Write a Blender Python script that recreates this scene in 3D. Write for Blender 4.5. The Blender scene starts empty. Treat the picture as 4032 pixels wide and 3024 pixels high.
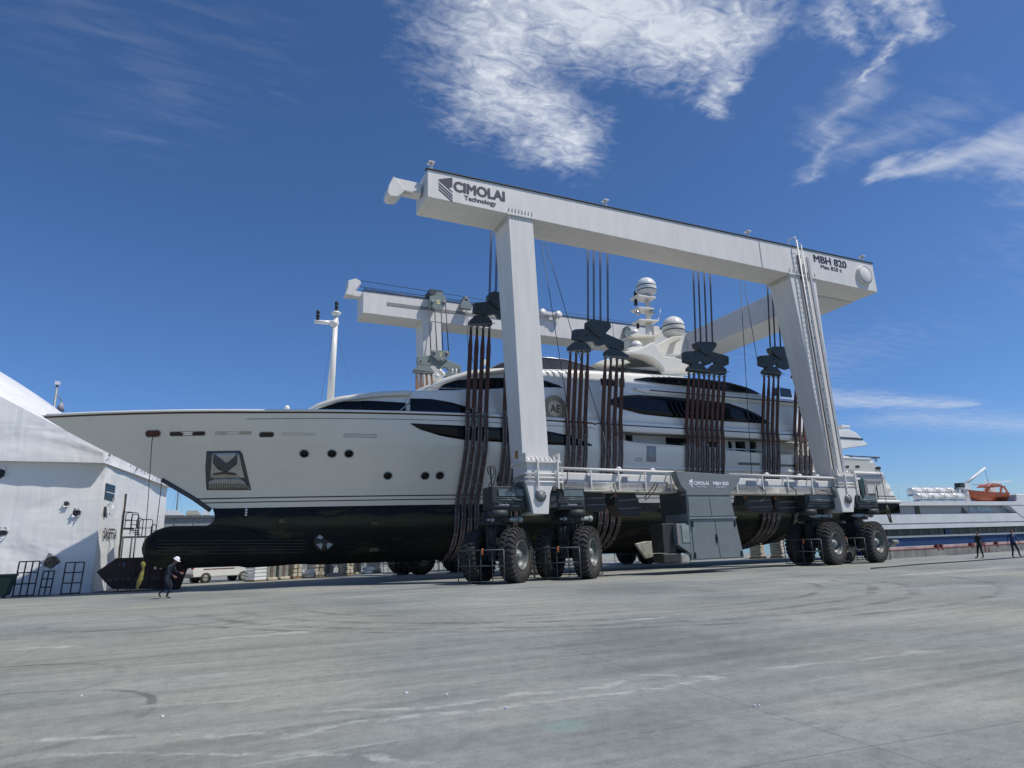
import bpy, bmesh, math, random
from mathutils import Vector, Matrix
random.seed(7)
R = math.radians
sc = bpy.context.scene
col = sc.collection

# ------------------------------------------------------------------ camera
# world: X along the lift and the yacht (to the stern), Y away across them, Z up
FP = 2560.0
def cam_axes():
    p, ro, ya = R(14.3), R(-1.9), R(25)
    F = Vector((math.sin(ya)*math.cos(p), math.cos(ya)*math.cos(p), math.sin(p)))
    r = Vector((math.cos(ya), -math.sin(ya), 0)); u = r.cross(F)
    return F, r*math.cos(ro)+u*math.sin(ro), -r*math.sin(ro)+u*math.cos(ro)
CF, CR, CU = cam_axes()
O = Vector((0, 0, 1.6))
cd = bpy.data.cameras.new('camera'); cam = bpy.data.objects.new('camera', cd); col.objects.link(cam)
M3 = Matrix((CR, CU, -CF)).transposed()
cam.matrix_world = Matrix.Translation(O) @ M3.to_4x4()
cd.sensor_width = 36; cd.lens = 36*FP/4032; cd.clip_end = 5000; cd.clip_start = .1
sc.camera = cam
sc.render.resolution_x, sc.render.resolution_y = 1024, 768
def ray(x, y): return CF + CR*((x-2016)/FP) - CU*((y-1512)/FP)
def U(x, y, ax, v):
    """measuring helper: the point on the plane axis==v that was surveyed at photo position x, y"""
    d = ray(x, y); return O + d*((v-O[ax])/d[ax])

# ------------------------------------------------------------------ sky and sun
SUN = Vector((.45, -.40, 1.0)).normalized()
w = bpy.data.worlds.new('World'); sc.world = w; w.use_nodes = True
nt = w.node_tree; nt.nodes.clear()
def N(t, typ, **kw):
    n = t.nodes.new(typ)
    for k, v in kw.items():
        if k.startswith('i_'):
            key = k[2:]; key = int(key) if key.isdigit() else key
            n.inputs[key].default_value = v
        else: setattr(n, k, v)
    return n
def mth(t, op, a, b=None, c=None, clamp=False):
    n = t.nodes.new('ShaderNodeMath'); n.operation = op; n.use_clamp = clamp
    for i, v in enumerate((a, b, c)):
        if v is None: continue
        if isinstance(v, (int, float)): n.inputs[i].default_value = v
        else: t.links.new(v, n.inputs[i])
    return n.outputs[0]
def build_world():
    L = nt.links.new
    out = N(nt, 'ShaderNodeOutputWorld')
    sky = N(nt, 'ShaderNodeTexSky', sky_type='NISHITA', sun_disc=False)
    sky.sun_elevation = math.asin(SUN.z); sky.sun_rotation = math.atan2(SUN.x, SUN.y)
    sky.air_density = 1.0; sky.dust_density = .35; sky.ozone_density = 3.2; sky.altitude = 0
    bg = N(nt, 'ShaderNodeBackground', i_Strength=.102)
    hs = N(nt, 'ShaderNodeHueSaturation', i_Saturation=1.2, i_Value=.95)
    L(sky.outputs[0], hs.inputs['Color'])
    tc = N(nt, 'ShaderNodeTexCoord'); sp = N(nt, 'ShaderNodeSeparateXYZ'); L(tc.outputs['Generated'], sp.inputs[0])
    z = mth(nt, 'MAXIMUM', sp.outputs[2], .03)
    tr = N(nt, 'ShaderNodeValToRGB'); e = tr.color_ramp.elements; e[0].position = 0; e[0].color = (.66, .86, 1.16, 1); e[1].position = .75; e[1].color = (1.03, .93, 1.0, 1)
    k = e.new(.12); k.color = (.68, .84, 1.16, 1); k = e.new(.35); k.color = (.93, .94, 1.10, 1)
    L(sp.outputs[2], tr.inputs[0]); tm = N(nt, 'ShaderNodeMix', data_type='RGBA', blend_type='MULTIPLY'); tm.inputs[0].default_value = 1
    L(hs.outputs[0], tm.inputs[6]); L(tr.outputs[0], tm.inputs[7]); L(tm.outputs[2], bg.inputs[0])
    px = mth(nt, 'DIVIDE', sp.outputs[0], z); py = mth(nt, 'DIVIDE', sp.outputs[1], z)
    def noise(sx, sy, scale, det=6, rough=.6, rot=0, dist=0):
        cb = N(nt, 'ShaderNodeCombineXYZ'); L(px, cb.inputs[0]); L(py, cb.inputs[1])
        mp = N(nt, 'ShaderNodeMapping'); mp.inputs['Rotation'].default_value = (0, 0, rot)
        mp.inputs['Scale'].default_value = (sx, sy, 1); L(cb.outputs[0], mp.inputs[0])
        n = N(nt, 'ShaderNodeTexNoise', i_Scale=scale, i_Detail=det, i_Roughness=rough, i_Distortion=dist)
        L(mp.outputs[0], n.inputs['Vector']); return n.outputs[0]
    warp1, warp2 = noise(1, 1, 4.5, 4), noise(1.1, .9, 5.2, 4, rot=1)
    qx = mth(nt, 'ADD', px, mth(nt, 'MULTIPLY', mth(nt, 'SUBTRACT', warp1, .5), .28))
    qy = mth(nt, 'ADD', py, mth(nt, 'MULTIPLY', mth(nt, 'SUBTRACT', warp2, .5), .28))
    def cap(a, b, ra, rb, amp):
        """soft streak of cloud from a to b on the cloud layer"""
        dx, dy = b[0]-a[0], b[1]-a[1]; l2 = dx*dx+dy*dy+1e-6
        ux, uy = mth(nt, 'SUBTRACT', qx, a[0]), mth(nt, 'SUBTRACT', qy, a[1])
        t_ = mth(nt, 'ADD', mth(nt, 'MULTIPLY', ux, dx/l2), mth(nt, 'MULTIPLY', uy, dy/l2), clamp=True)
        ex = mth(nt, 'SUBTRACT', ux, mth(nt, 'MULTIPLY', t_, dx)); ey = mth(nt, 'SUBTRACT', uy, mth(nt, 'MULTIPLY', t_, dy))
        d = mth(nt, 'SQRT', mth(nt, 'ADD', mth(nt, 'MULTIPLY', ex, ex), mth(nt, 'MULTIPLY', ey, ey)))
        r_ = mth(nt, 'ADD', mth(nt, 'MULTIPLY', t_, rb-ra), ra)
        return mth(nt, 'MULTIPLY', mth(nt, 'SUBTRACT', 1, mth(nt, 'DIVIDE', d, r_), clamp=True), amp)
    def mx(lst):
        o = lst[0]
        for k in lst[1:]: o = mth(nt, 'MAXIMUM', o, k)
        return o
    big = mx([cap((.47, .98), (.54, 1.14), .27, .24, 1.1), cap((.54, 1.14), (.78, 1.28), .24, .17, 1.1),
              cap((.50, .86), (.84, .83), .30, .20, 1.4), cap((.86, .85), (1.0, .96), .17, .08, 1.0),
              cap((1.06, .70), (1.12, .71), .10, .05, .8), cap((1.13, .62), (1.24, .62), .10, .07, .9), cap((1.20,.66),(1.25,.83),.06,.035,.75)])
    thin = mx([cap((1.25, .80), (1.50, 1.15), .12, .06, .55), cap((1.9, .80), (1.66, 1.03), .22, .07, .95), cap((2.3, .72), (1.9, .80), .35, .22, .95),
               cap((1.55, .85), (1.45, 1.05), .2, .1, .42), cap((-.30, 1.2), (-.12, 1.45), .34, .28, .17), cap((-.1, 1.15), (.05, 1.3), .3, .2, .14), cap((-.3, 1.6), (-.2, 1.62), .16, .12, .16),
               cap((3.9, 3.3), (5.4, 3.1), .5, .25, .75), cap((3.1, 2.4), (3.4, 2.9), .9, .7, .28), cap((5.4, 3.6), (8, 3.5), .8, .8, .5), cap((6.6, 2.9), (8, 2.6), .7, .7, .5), cap((2.6, 1.0), (3.2, 1.2), .5, .5, .25)])
    n1 = noise(1.0, 1.8, 17, 6, .60, rot=.6, dist=1.2); n2 = noise(1, 4.5, 5, 7, .62, rot=-.75, dist=.6)
    n3 = noise(1.2, .8, 7, 8, .7, rot=.9, dist=.9)
    dens = mth(nt, 'ADD', mth(nt, 'MULTIPLY', big, 1.0), mth(nt, 'ADD', mth(nt, 'MULTIPLY', mth(nt, 'SUBTRACT', n1, .55), 1.7), mth(nt, 'MULTIPLY', mth(nt, 'SUBTRACT', n3, .5), 1.2)))
    dens = mth(nt, 'MULTIPLY', mth(nt, 'MULTIPLY', dens, .80, clamp=True), mth(nt, 'MULTIPLY', big, 1.3, clamp=True))
    dens = mth(nt, 'MULTIPLY', dens, mth(nt, 'ADD', .62, mth(nt, 'MULTIPLY', n1, .75)))
    d2 = mth(nt, 'MULTIPLY', mth(nt, 'ADD', thin, mth(nt, 'MULTIPLY', mth(nt, 'SUBTRACT', n2, .52), 1.3)), .68, clamp=True)
    d2 = mth(nt, 'MULTIPLY', d2, mth(nt, 'MULTIPLY', thin, 1.9, clamp=True))
    tot = mth(nt, 'MULTIPLY', mth(nt, 'MAXIMUM', dens, d2), .88, clamp=True)
    cl = N(nt, 'ShaderNodeBackground', i_Color=(.78, .83, .93, 1), i_Strength=.86)
    ms = N(nt, 'ShaderNodeMixShader'); L(tot, ms.inputs[0]); L(bg.outputs[0], ms.inputs[1]); L(cl.outputs[0], ms.inputs[2])
    L(ms.outputs[0], out.inputs[0])
build_world()
sl = bpy.data.lights.new('sun', 'SUN'); sl.energy = 3.9; sl.angle = R(.55); sl.color = (1, .955, .88)
so = bpy.data.objects.new('sun', sl); col.objects.link(so); so.location = (30, -20, 60)
so.rotation_euler = SUN.to_track_quat('Z', 'Y').to_euler()
sc.view_settings.view_transform = 'Standard'; sc.view_settings.look = 'None'
sc.view_settings.exposure = .05; sc.view_settings.gamma = 1

# ------------------------------------------------------------------ helpers
def mat(name, c, rough=.5, metal=0, var=.12, scale=2.0, bump=0, bscale=30, stretch=(1, 1, 1), c2=None, coat=0, spec=.5):
    m = bpy.data.materials.new(name); m.use_nodes = True; t = m.node_tree; b = t.nodes['Principled BSDF']; L = t.links.new
    b.inputs['Roughness'].default_value = rough; b.inputs['Metallic'].default_value = metal
    b.inputs['Coat Weight'].default_value = coat; b.inputs['Specular IOR Level'].default_value = spec
    tc = N(t, 'ShaderNodeTexCoord'); mp = N(t, 'ShaderNodeMapping'); mp.inputs['Scale'].default_value = stretch
    L(tc.outputs['Object'], mp.inputs[0])
    n = N(t, 'ShaderNodeTexNoise', i_Scale=scale, i_Detail=7, i_Roughness=.65); L(mp.outputs[0], n.inputs['Vector'])
    r = N(t, 'ShaderNodeValToRGB'); c = tuple(c)
    a2 = tuple(c2) if c2 else tuple(max(0, v*(1-var*2.2)) for v in c)
    r.color_ramp.elements[0].position = .32; r.color_ramp.elements[0].color = (*a2, 1)
    r.color_ramp.elements[1].position = .62; r.color_ramp.elements[1].color = (*c, 1)
    L(n.outputs[0], r.inputs[0]); L(r.outputs[0], b.inputs['Base Color'])
    if bump:
        n2 = N(t, 'ShaderNodeTexNoise', i_Scale=bscale, i_Detail=5); L(mp.outputs[0], n2.inputs['Vector'])
        bp = N(t, 'ShaderNodeBump', i_Strength=bump, i_Distance=.05); L(n2.outputs[0], bp.inputs['Height']); L(bp.outputs[0], b.inputs['Normal'])
    return m
WHITE = mat('lift_white_paint', (.71, .69, .65), .45, var=.05, scale=1.6, stretch=(1.5, 1.5, .22), bump=.03, bscale=1.2)
GELW = mat('yacht_white', (.80, .785, .735), .22, var=.03, scale=.6, coat=.4)
GELC = mat('yacht_cream', (.76, .73, .64), .3, var=.05, scale=.8)
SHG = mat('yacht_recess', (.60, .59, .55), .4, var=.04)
GLASS = mat('dark_glass', (.005, .006, .008), .08, var=.2, scale=.5, spec=.28)
TGLASS = mat('tinted_glass', (.05, .06, .08), .08, var=.2, scale=.4)
BLACK = mat('black_line', (.012, .012, .014), .4)
REDL = mat('sheer_stripe', (.05, .018, .015), .4)
DGREY = mat('machine_grey', (.027, .036, .038), .6, var=.12, scale=3, bump=.03)
PODG = mat('cabinet_grey', (.175, .20, .205), .5, var=.06, scale=1.2)
GUARD = mat('guard_steel', (.06, .08, .09), .5, var=.1)
RUB = mat('rubber', (.022, .022, .022), .75, var=.3, scale=5, c2=(.04, .037, .032), bump=.15, bscale=40)
RUBD = mat('rubber_sidewall', (.030, .028, .026), .8, var=.3, scale=3, c2=(.05, .043, .035), bump=.1, bscale=30)
RIM = mat('rim_paint', (.12, .135, .13), .42, var=.15, scale=4)
HUBM = mat('hub_paint', (.22, .24, .23), .4, var=.1, scale=6)
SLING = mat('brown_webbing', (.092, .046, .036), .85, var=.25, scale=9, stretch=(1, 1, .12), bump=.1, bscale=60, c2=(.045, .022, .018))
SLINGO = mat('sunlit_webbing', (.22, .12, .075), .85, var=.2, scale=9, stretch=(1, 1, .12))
SLEEVE = mat('grey_sleeve', (.16, .165, .175), .35, var=.3, scale=7, stretch=(1, 1, .3), c2=(.05, .05, .06))
ROPE = mat('steel_rope', (.05, .055, .075), .5, var=.1)
CYL = mat('cylinder_grey', (.36, .40, .40), .4, var=.1)
CHROME = mat('polished_steel', (.65, .65, .62), .18, 1, var=.1)
NAVY = mat('navy_lettering', (.018, .022, .055), .5, var=.05)
LWHT = mat('white_lettering', (.75, .77, .80), .5, var=.02)
YEL = mat('pale_yellow_digit', (.75, .70, .28), .5, var=.02)
GOLD = mat('gold_emblem', (.62, .55, .41), .5, var=.15, scale=5)
GOLDD = mat('emblem_line', (.15, .10, .05), .5)
ORANGE = mat('orange_plastic', (.65, .16, .03), .5)
HOSE = mat('black_hose', (.012, .013, .015), .45)
FABR = mat('dark_clothing', (.012, .016, .024), .9, var=.3, scale=12)
def noshow(): pass

class MB:
    def __init__(s): s.v = []; s.f = []; s.m = []; s.sm = []
    def add(s, vs, fs, mi=0, smooth=False):
        o = len(s.v); s.v += [tuple(v) for v in vs]
        for f in fs: s.f.append(tuple(i+o for i in f)); s.m.append(mi); s.sm.append(smooth)
        return s
    def box(s, x0, x1, y0, y1, z0, z1, mi=0):
        vs = [(x, y, z) for z in (z0, z1) for y in (y0, y1) for x in (x0, x1)]
        return s.add(vs, [(0, 2, 3, 1), (4, 5, 7, 6), (0, 1, 5, 4), (2, 6, 7, 3), (0, 4, 6, 2), (1, 3, 7, 5)], mi)
    def hexa(s, b, t, mi=0):
        """b, t: four bottom and four top corners in the same turn"""
        return s.add(list(b)+list(t), [(3, 2, 1, 0), (4, 5, 6, 7), (0, 1, 5, 4), (1, 2, 6, 5), (2, 3, 7, 6), (3, 0, 4, 7)], mi)
    def obox(s, c, hx, hy, hz, rz=0, mi=0, ry=0):
        m = Matrix.Rotation(rz, 3, 'Z') @ Matrix.Rotation(ry, 3, 'Y'); c = Vector(c)
        vs = [c+m@Vector((x*hx, y*hy, z*hz)) for z in (-1, 1) for y in (-1, 1) for x in (-1, 1)]
        return s.add(vs, [(0, 2, 3, 1), (4, 5, 7, 6), (0, 1, 5, 4), (2, 6, 7, 3), (0, 4, 6, 2), (1, 3, 7, 5)], mi)
    def prism(s, poly, y0, y1, mi=0):
        """poly of (x, z) extruded from y0 to y1"""
        n = len(poly); vs = [(x, y0, z) for x, z in poly]+[(x, y1, z) for x, z in poly]
        fs = [tuple(range(n)), tuple(range(2*n-1, n-1, -1))]+[(i, i+n, (i+1) % n+n, (i+1) % n) for i in range(n)]
        return s.add(vs, fs, mi)
    def tube(s, p0, p1, r, n=8, r1=None, mi=0, cap=True, smooth=True):
        p0, p1 = Vector(p0), Vector(p1); r1 = r if r1 is None else r1
        d = (p1-p0).normalized(); a = d.orthogonal().normalized(); b = d.cross(a)
        vs = []
        for p, q in ((p0, r), (p1, r1)):
            vs += [p+(a*math.cos(2*math.pi*i/n)+b*math.sin(2*math.pi*i/n))*q for i in range(n)]
        s.add(vs, [(i, (i+1) % n, (i+1) % n+n, i+n) for i in range(n)], mi, smooth)
        if cap: s.add(vs, [tuple(range(n-1, -1, -1)), tuple(range(n, 2*n))], mi)
        return s
    def path(s, pts, r, n=6, mi=0):
        pts = [Vector(p) for p in pts]; rings = []; a = None
        for i, p in enumerate(pts):
            d = (pts[min(i+1, len(pts)-1)]-pts[max(i-1, 0)]).normalized()
            if a is None: a = d.orthogonal().normalized()
            a = (a-d*a.dot(d)).normalized(); b = d.cross(a)
            rings.append([p+(a*math.cos(2*math.pi*k/n)+b*math.sin(2*math.pi*k/n))*r for k in range(n)])
        return s.rings(rings, mi)
    def rings(s, rings, mi=0, cap=True, smooth=True, close=True):
        n = len(rings[0]); vs = [v for r_ in rings for v in r_]; fs = []
        for j in range(len(rings)-1):
            for i in range(n if close else n-1):
                k = (i+1) % n; fs.append((j*n+i, j*n+k, (j+1)*n+k, (j+1)*n+i))
        s.add(vs, fs, mi, smooth)
        if cap and close: s.add(vs, [tuple(range(n-1, -1, -1)), tuple(range((len(rings)-1)*n, len(rings)*n))], mi)
        return s
    def lathe(s, prof, c=(0, 0, 0), ax='Z', n=24, mi=0, smooth=True, cap=False):
        c = Vector(c); rg = []
        for r_, h in prof:
            ring = []
            for i in range(n):
                a = 2*math.pi*i/n; x, y = r_*math.cos(a), r_*math.sin(a)
                ring.append(c+(Vector((x, y, h)) if ax == 'Z' else Vector((x, h, y)) if ax == 'Y' else Vector((h, x, y))))
            rg.append(ring)
        return s.rings(rg, mi, cap, smooth)
    def build(s, name, ms, parent=None, world=True, bevel=0, seg=1, fix=True):
        me = bpy.data.meshes.new(name); off = Vector((0, 0, 0))
        if parent is not None and world:
            p = parent
            while p is not None: off += p.location; p = p.parent
        me.from_pydata([tuple(Vector(v)-off) for v in s.v], [], s.f)
        ms = ms if isinstance(ms, (list, tuple)) else [ms]
        for m_ in ms: me.materials.append(m_)
        me.polygons.foreach_set('material_index', s.m); me.polygons.foreach_set('use_smooth', s.sm)
        if fix:
            bm = bmesh.new(); bm.from_mesh(me); bmesh.ops.remove_doubles(bm, verts=bm.verts, dist=1e-5)
            bmesh.ops.recalc_face_normals(bm, faces=bm.faces); bm.to_mesh(me); bm.free()
        o = bpy.data.objects.new(name, me); col.objects.link(o)
        if parent is not None: o.parent = parent
        if bevel:
            b = o.modifiers.new('bevel', 'BEVEL'); b.width = bevel; b.segments = seg; b.limit_method = 'ANGLE'; b.angle_limit = R(40)
        return o
def tag(o, label=None, cat=None, group=None, kind=None):
    if label: o['label'] = label
    if cat: o['category'] = cat
    if group: o['group'] = group
    if kind: o['kind'] = kind
    return o
def thing(name, label, cat, loc=(0, 0, 0), rz=0, group=None):
    o = bpy.data.objects.new(name, None); col.objects.link(o); o.location = loc; o.rotation_euler = (0, 0, rz)
    o.empty_display_size = .3
    return tag(o, label, cat, group)
def copy_tree(o, parent=None):
    c = o.copy(); col.objects.link(c)
    if parent is not None: c.parent = parent
    for ch in list(o.children): copy_tree(ch, c)
    return c
def text(body, name, m, parent, left, width, plane_y, size, xdir=(1, 0, 0), sx=None, bold=0, off=.012, normal=(0, -1, 0), extr=.004):
    """lettering as thin solid characters: left = lower left corner; width fits the word"""
    cu = bpy.data.curves.new(name, 'FONT'); cu.body = body; cu.size = 1;  cu.extrude = .001; cu.resolution_u = 3
    ob = bpy.data.objects.new(name, cu); col.objects.link(ob)
    dg = bpy.context.evaluated_depsgraph_get(); me = bpy.data.meshes.new_from_object(ob.evaluated_get(dg))
    col.objects.unlink(ob); bpy.data.objects.remove(ob)
    xs = [v.co.x for v in me.vertices]; x0, x1 = min(xs), max(xs); ys = [v.co.y for v in me.vertices]; h = max(ys)
    if bold:
        v0 = [v.co.copy() for v in me.vertices]; f0 = [tuple(p.vertices) for p in me.polygons]; V, F = [], []
        for k, (dx, dy) in enumerate(((0, 0), (bold, 0), (-bold, 0), (0, bold*.7), (0, -bold*.7), (bold*.7, bold*.5), (-bold*.7, -bold*.5), (bold*.7, -bold*.5), (-bold*.7, bold*.5))):
            o_ = len(V); V += [Vector((v.x+dx, v.y+dy, v.z+.0001*k)) for v in v0]; F += [tuple(i+o_ for i in f) for f in f0]
        me.clear_geometry(); me.from_pydata([tuple(v) for v in V], [], F)
    X = Vector(xdir).normalized(); NN = Vector(normal); off_ = Vector((0, 0, 0)); p = parent
    while p is not None: off_ += p.location; p = p.parent
    for v in me.vertices:
        q = Vector(left)+X*((v.co.x-x0)/(x1-x0)*width)+Vector((0, 0, 1))*(v.co.y/h*size)+NN*(off+(extr if v.co.z > 0 else 0)+abs(v.co.z)*.5)
        v.co = q-off_
    me.materials.clear(); me.materials.append(m)
    o = bpy.data.objects.new(name, me); col.objects.link(o); o.parent = parent
    return o
def lin(a, b, t): return a+(b-a)*t
def interp(tab, x):
    if x <= tab[0][0]: return tab[0][1]
    for (a, va), (b, vb) in zip(tab, tab[1:]):
        if x <= b: return va+(vb-va)*(x-a)/(b-a)
    return tab[-1][1]
def smooth(t): t = max(0, min(1, t)); return t*t*(3-2*t)

# ------------------------------------------------------------------ ground, water
def ground_mat():
    m = bpy.data.materials.new('yard_concrete'); m.use_nodes = True; t = m.node_tree; b = t.nodes['Principled BSDF']; L = t.links.new
    tc = N(t, 'ShaderNodeTexCoord')
    def nz(scale, st=(1, 1, 1), det=8, rough=.6, rot=0, dist=0):
        mp = N(t, 'ShaderNodeMapping'); mp.inputs['Scale'].default_value = st; mp.inputs['Rotation'].default_value = (0, 0, rot)
        L(tc.outputs['Object'], mp.inputs[0]); n = N(t, 'ShaderNodeTexNoise', i_Scale=scale, i_Detail=det, i_Roughness=rough, i_Distortion=dist)
        L(mp.outputs[0], n.inputs['Vector']); return n.outputs[0]
    def ramp(v, stops):
        r = N(t, 'ShaderNodeValToRGB'); e = r.color_ramp.elements
        e[0].position, e[0].color = stops[0][0], (*stops[0][1], 1); e[1].position, e[1].color = stops[-1][0], (*stops[-1][1], 1)
        for p, c in stops[1:-1]: k = e.new(p); k.color = (*c, 1)
        L(v, r.inputs[0]); return r.outputs[0]
    def mix(f, a, c, typ='MIX'):
        n = N(t, 'ShaderNodeMix', data_type='RGBA', blend_type=typ)
        if isinstance(f, float): n.inputs[0].default_value = f
        else: L(f, n.inputs[0])
        for i, v in ((6, a), (7, c)):
            if isinstance(v, tuple): n.inputs[i].default_value = (*v, 1)
            else: L(v, n.inputs[i])
        return n.outputs[2]
    base = ramp(nz(.16, (1, 1, 1), 9, .62), [(.36, (.180, .196, .186)), (.5, (.252, .266, .252)), (.64, (.325, .330, .300))])
    warm = mth(t, 'MULTIPLY', ramp(nz(.09, (1, .7, 1), 6, .55, 1.1), [(.46, (0, 0, 0)), (.62, (1, 1, 1))]), .5)
    c = mix(warm, base, (.325, .315, .245))
    # long worn streaks along the driving direction
    st = ramp(nz(.5, (.32, 3.4, 1), 9, .68, .42, .8), [(.40, (.62, .64, .66)), (.52, (1, 1, 1)), (.66, (1.22, 1.22, 1.2))])
    c = mix(.42, c, st, 'MULTIPLY')
    st2 = ramp(nz(.8, (.22, 2.6, 1), 9, .7, -.08, 1.2), [(.42, (.78, .79, .80)), (.55, (1, 1, 1)), (.7, (1.15, 1.16, 1.17))])
    c = mix(.40, c, st2, 'MULTIPLY')
    # pale scraped paint and cement marks
    pale = ramp(nz(.55, (.35, 2.8, 1), 10, .72, .5, 2.0), [(.60, (0, 0, 0)), (.68, (1, 1, 1))])
    c = mix(mth(t, 'MULTIPLY', pale, .6), c, (.36, .375, .355))
    dark = ramp(nz(.35, (.6, 2.2, 1), 10, .75, .15, 1.5), [(.62, (0, 0, 0)), (.72, (1, 1, 1))])
    c = mix(mth(t, 'MULTIPLY', dark, .6), c, (.085, .088, .085))
    fine = ramp(nz(5, (1, 1, 1), 12, .8), [(.3, (.66, .66, .65)), (.52, (1, 1, 1)), (.7, (1.16, 1.16, 1.15))])
    c = mix(.9, c, fine, 'MULTIPLY')
    # curved tyre marks of the lift
    sp = N(t, 'ShaderNodeSeparateXYZ'); L(tc.outputs['Object'], sp.inputs[0])
    wob = mth(t, 'MULTIPLY', mth(t, 'SUBTRACT', nz(.4), .5), .5)
    brk = ramp(nz(.7, (1, 1, 1), 6, .7), [(.42, (0, 0, 0)), (.6, (1, 1, 1))])
    tot = None
    for cx, cy, rr, wd in ((12.5, 24, 11.4, .22), (12.5, 24, 12.5, .25), (12.5, 24, 9.9, .16), (14, 26, 15.6, .18), (-1.2, 22, 2.6, .16), (-1.6, 22.5, 4.2, .2), (-3, 12, 2.0, .10), (-2.2, 9.2, 1.8, .08)):
        dx = mth(t, 'SUBTRACT', sp.outputs[0], cx); dy = mth(t, 'SUBTRACT', sp.outputs[1], cy)
        d = mth(t, 'SQRT', mth(t, 'ADD', mth(t, 'MULTIPLY', dx, dx), mth(t, 'MULTIPLY', dy, dy)))
        e = mth(t, 'ABSOLUTE', mth(t, 'ADD', mth(t, 'SUBTRACT', d, rr), wob))
        k = mth(t, 'SUBTRACT', 1, mth(t, 'DIVIDE', e, wd), clamp=True)
        tot = k if tot is None else mth(t, 'MAXIMUM', tot, k)
    tot = mth(t, 'MULTIPLY', mth(t, 'MULTIPLY', tot, 1.8, clamp=True), mth(t, 'MULTIPLY', brk, .6))
    tot = mth(t, 'MULTIPLY', tot, mth(t, 'MULTIPLY', mth(t, 'SUBTRACT', 25, sp.outputs[1]), .2, clamp=True))
    c = mix(tot, c, (.07, .07, .068))
    # pale cement washes left along the cracks
    wx = mth(t, 'ADD', sp.outputs[0], mth(t, 'MULTIPLY', mth(t, 'SUBTRACT', nz(.9, (1, 1, 1), 4), .5), .9)); wy = mth(t, 'ADD', sp.outputs[1], mth(t, 'MULTIPLY', mth(t, 'SUBTRACT', nz(1.1, (1, 1, 1), 4, .6, 1), .5), .7))
    acc = None
    for (xa, ya, xb, yb, wd, am) in ((140, 2915, 600, 2893, .09, .7), (600, 2893, 1120, 2888, .07, .6), (180, 2975, 620, 2955, .08, .7), (620, 2955, 950, 2968, .07, .7), (1000, 2960, 1420, 2965, .08, .8), (1420, 2965, 1640, 3010, .06, .7), (1100, 2905, 1330, 2858, .10, .8), (1330, 2858, 1560, 2820, .12, .9),
                 (1560, 2820, 1840, 2800, .14, .9), (1840, 2800, 2400, 2735, .12, .8), (2400, 2735, 2840, 2670, .10, .9), (1300, 2805, 1750, 2772, .10, .7), (1750, 2772, 2100, 2735, .09, .7), (2060, 2735, 2420, 2690, .16, .9), (2550, 2660, 2840, 2668, .12, .8), (900, 2510, 1180, 2490, .35, .9), (120, 2550, 240, 2548, .3, .9), (560, 2780, 1000, 2752, .10, .6),
                 (3000, 2640, 3700, 2560, .14, .5), (2500, 2440, 2620, 2432, .2, .7), (3600, 2262, 3950, 2235, .9, .8), (60, 2420, 300, 2400, .7, .5), (2150, 2850, 2260, 2845, .16, .0)):
        pa_, pb_ = U(xa, ya, 2, 0), U(xb, yb, 2, 0); dx_, dy_ = pb_.x-pa_.x, pb_.y-pa_.y; l2 = dx_*dx_+dy_*dy_
        ux, uy = mth(t, 'SUBTRACT', wx, pa_.x), mth(t, 'SUBTRACT', wy, pa_.y)
        tt_ = mth(t, 'ADD', mth(t, 'MULTIPLY', ux, dx_/l2), mth(t, 'MULTIPLY', uy, dy_/l2), clamp=True)
        ex = mth(t, 'SUBTRACT', ux, mth(t, 'MULTIPLY', tt_, dx_)); ey = mth(t, 'SUBTRACT', uy, mth(t, 'MULTIPLY', tt_, dy_))
        dd_ = mth(t, 'SQRT', mth(t, 'ADD', mth(t, 'MULTIPLY', ex, ex), mth(t, 'MULTIPLY', ey, ey)))
        k_ = mth(t, 'MULTIPLY', mth(t, 'SUBTRACT', 1, mth(t, 'DIVIDE', dd_, wd), clamp=True), am); acc = k_ if acc is None else mth(t, 'MAXIMUM', acc, k_)
    br2 = ramp(nz(2.2, (1, 1, 1), 8, .75), [(.40, (0, 0, 0)), (.58, (1, 1, 1))])
    c = mix(mth(t, 'MULTIPLY', mth(t, 'MULTIPLY', acc, 1.6, clamp=True), mth(t, 'MULTIPLY', br2, .75)), c, (.44, .45, .42))
    # bluish and greenish paint stains
    vd = ramp(nz(.22, (.5, 1.4, 1), 5, .5, .3), [(.66, (0, 0, 0)), (.72, (1, 1, 1))])
    c = mix(mth(t, 'MULTIPLY', vd, .4), c, (.19, .26, .265))
    gp = U(2205, 2848, 2, 0); gd = mth(t, 'SQRT', mth(t, 'ADD', mth(t, 'POWER', mth(t, 'MULTIPLY', mth(t, 'SUBTRACT', wx, gp.x), 3.2), 2), mth(t, 'POWER', mth(t, 'MULTIPLY', mth(t, 'SUBTRACT', wy, gp.y), 3.2), 2)))
    c = mix(mth(t, 'MULTIPLY', mth(t, 'MULTIPLY', mth(t, 'SUBTRACT', 1, gd, clamp=True), .75), br2), c, (.19, .33, .30))
    # slab joints
    for ang, sz in ((.10, 9.0), (.10+math.pi/2, 9.0)):
        mp = N(t, 'ShaderNodeMapping'); mp.inputs['Rotation'].default_value = (0, 0, ang); L(tc.outputs['Object'], mp.inputs[0])
        s2 = N(t, 'ShaderNodeSeparateXYZ'); L(mp.outputs[0], s2.inputs[0])
        fr = mth(t, 'ABSOLUTE', mth(t, 'SUBTRACT', mth(t, 'FRACT', mth(t, 'DIVIDE', s2.outputs[0], sz)), .5))
        j = mth(t, 'MULTIPLY', mth(t, 'SUBTRACT', .0018, fr), 900, clamp=True)
        c = mix(mth(t, 'MULTIPLY', j, .4), c, (.07, .07, .07))
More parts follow.
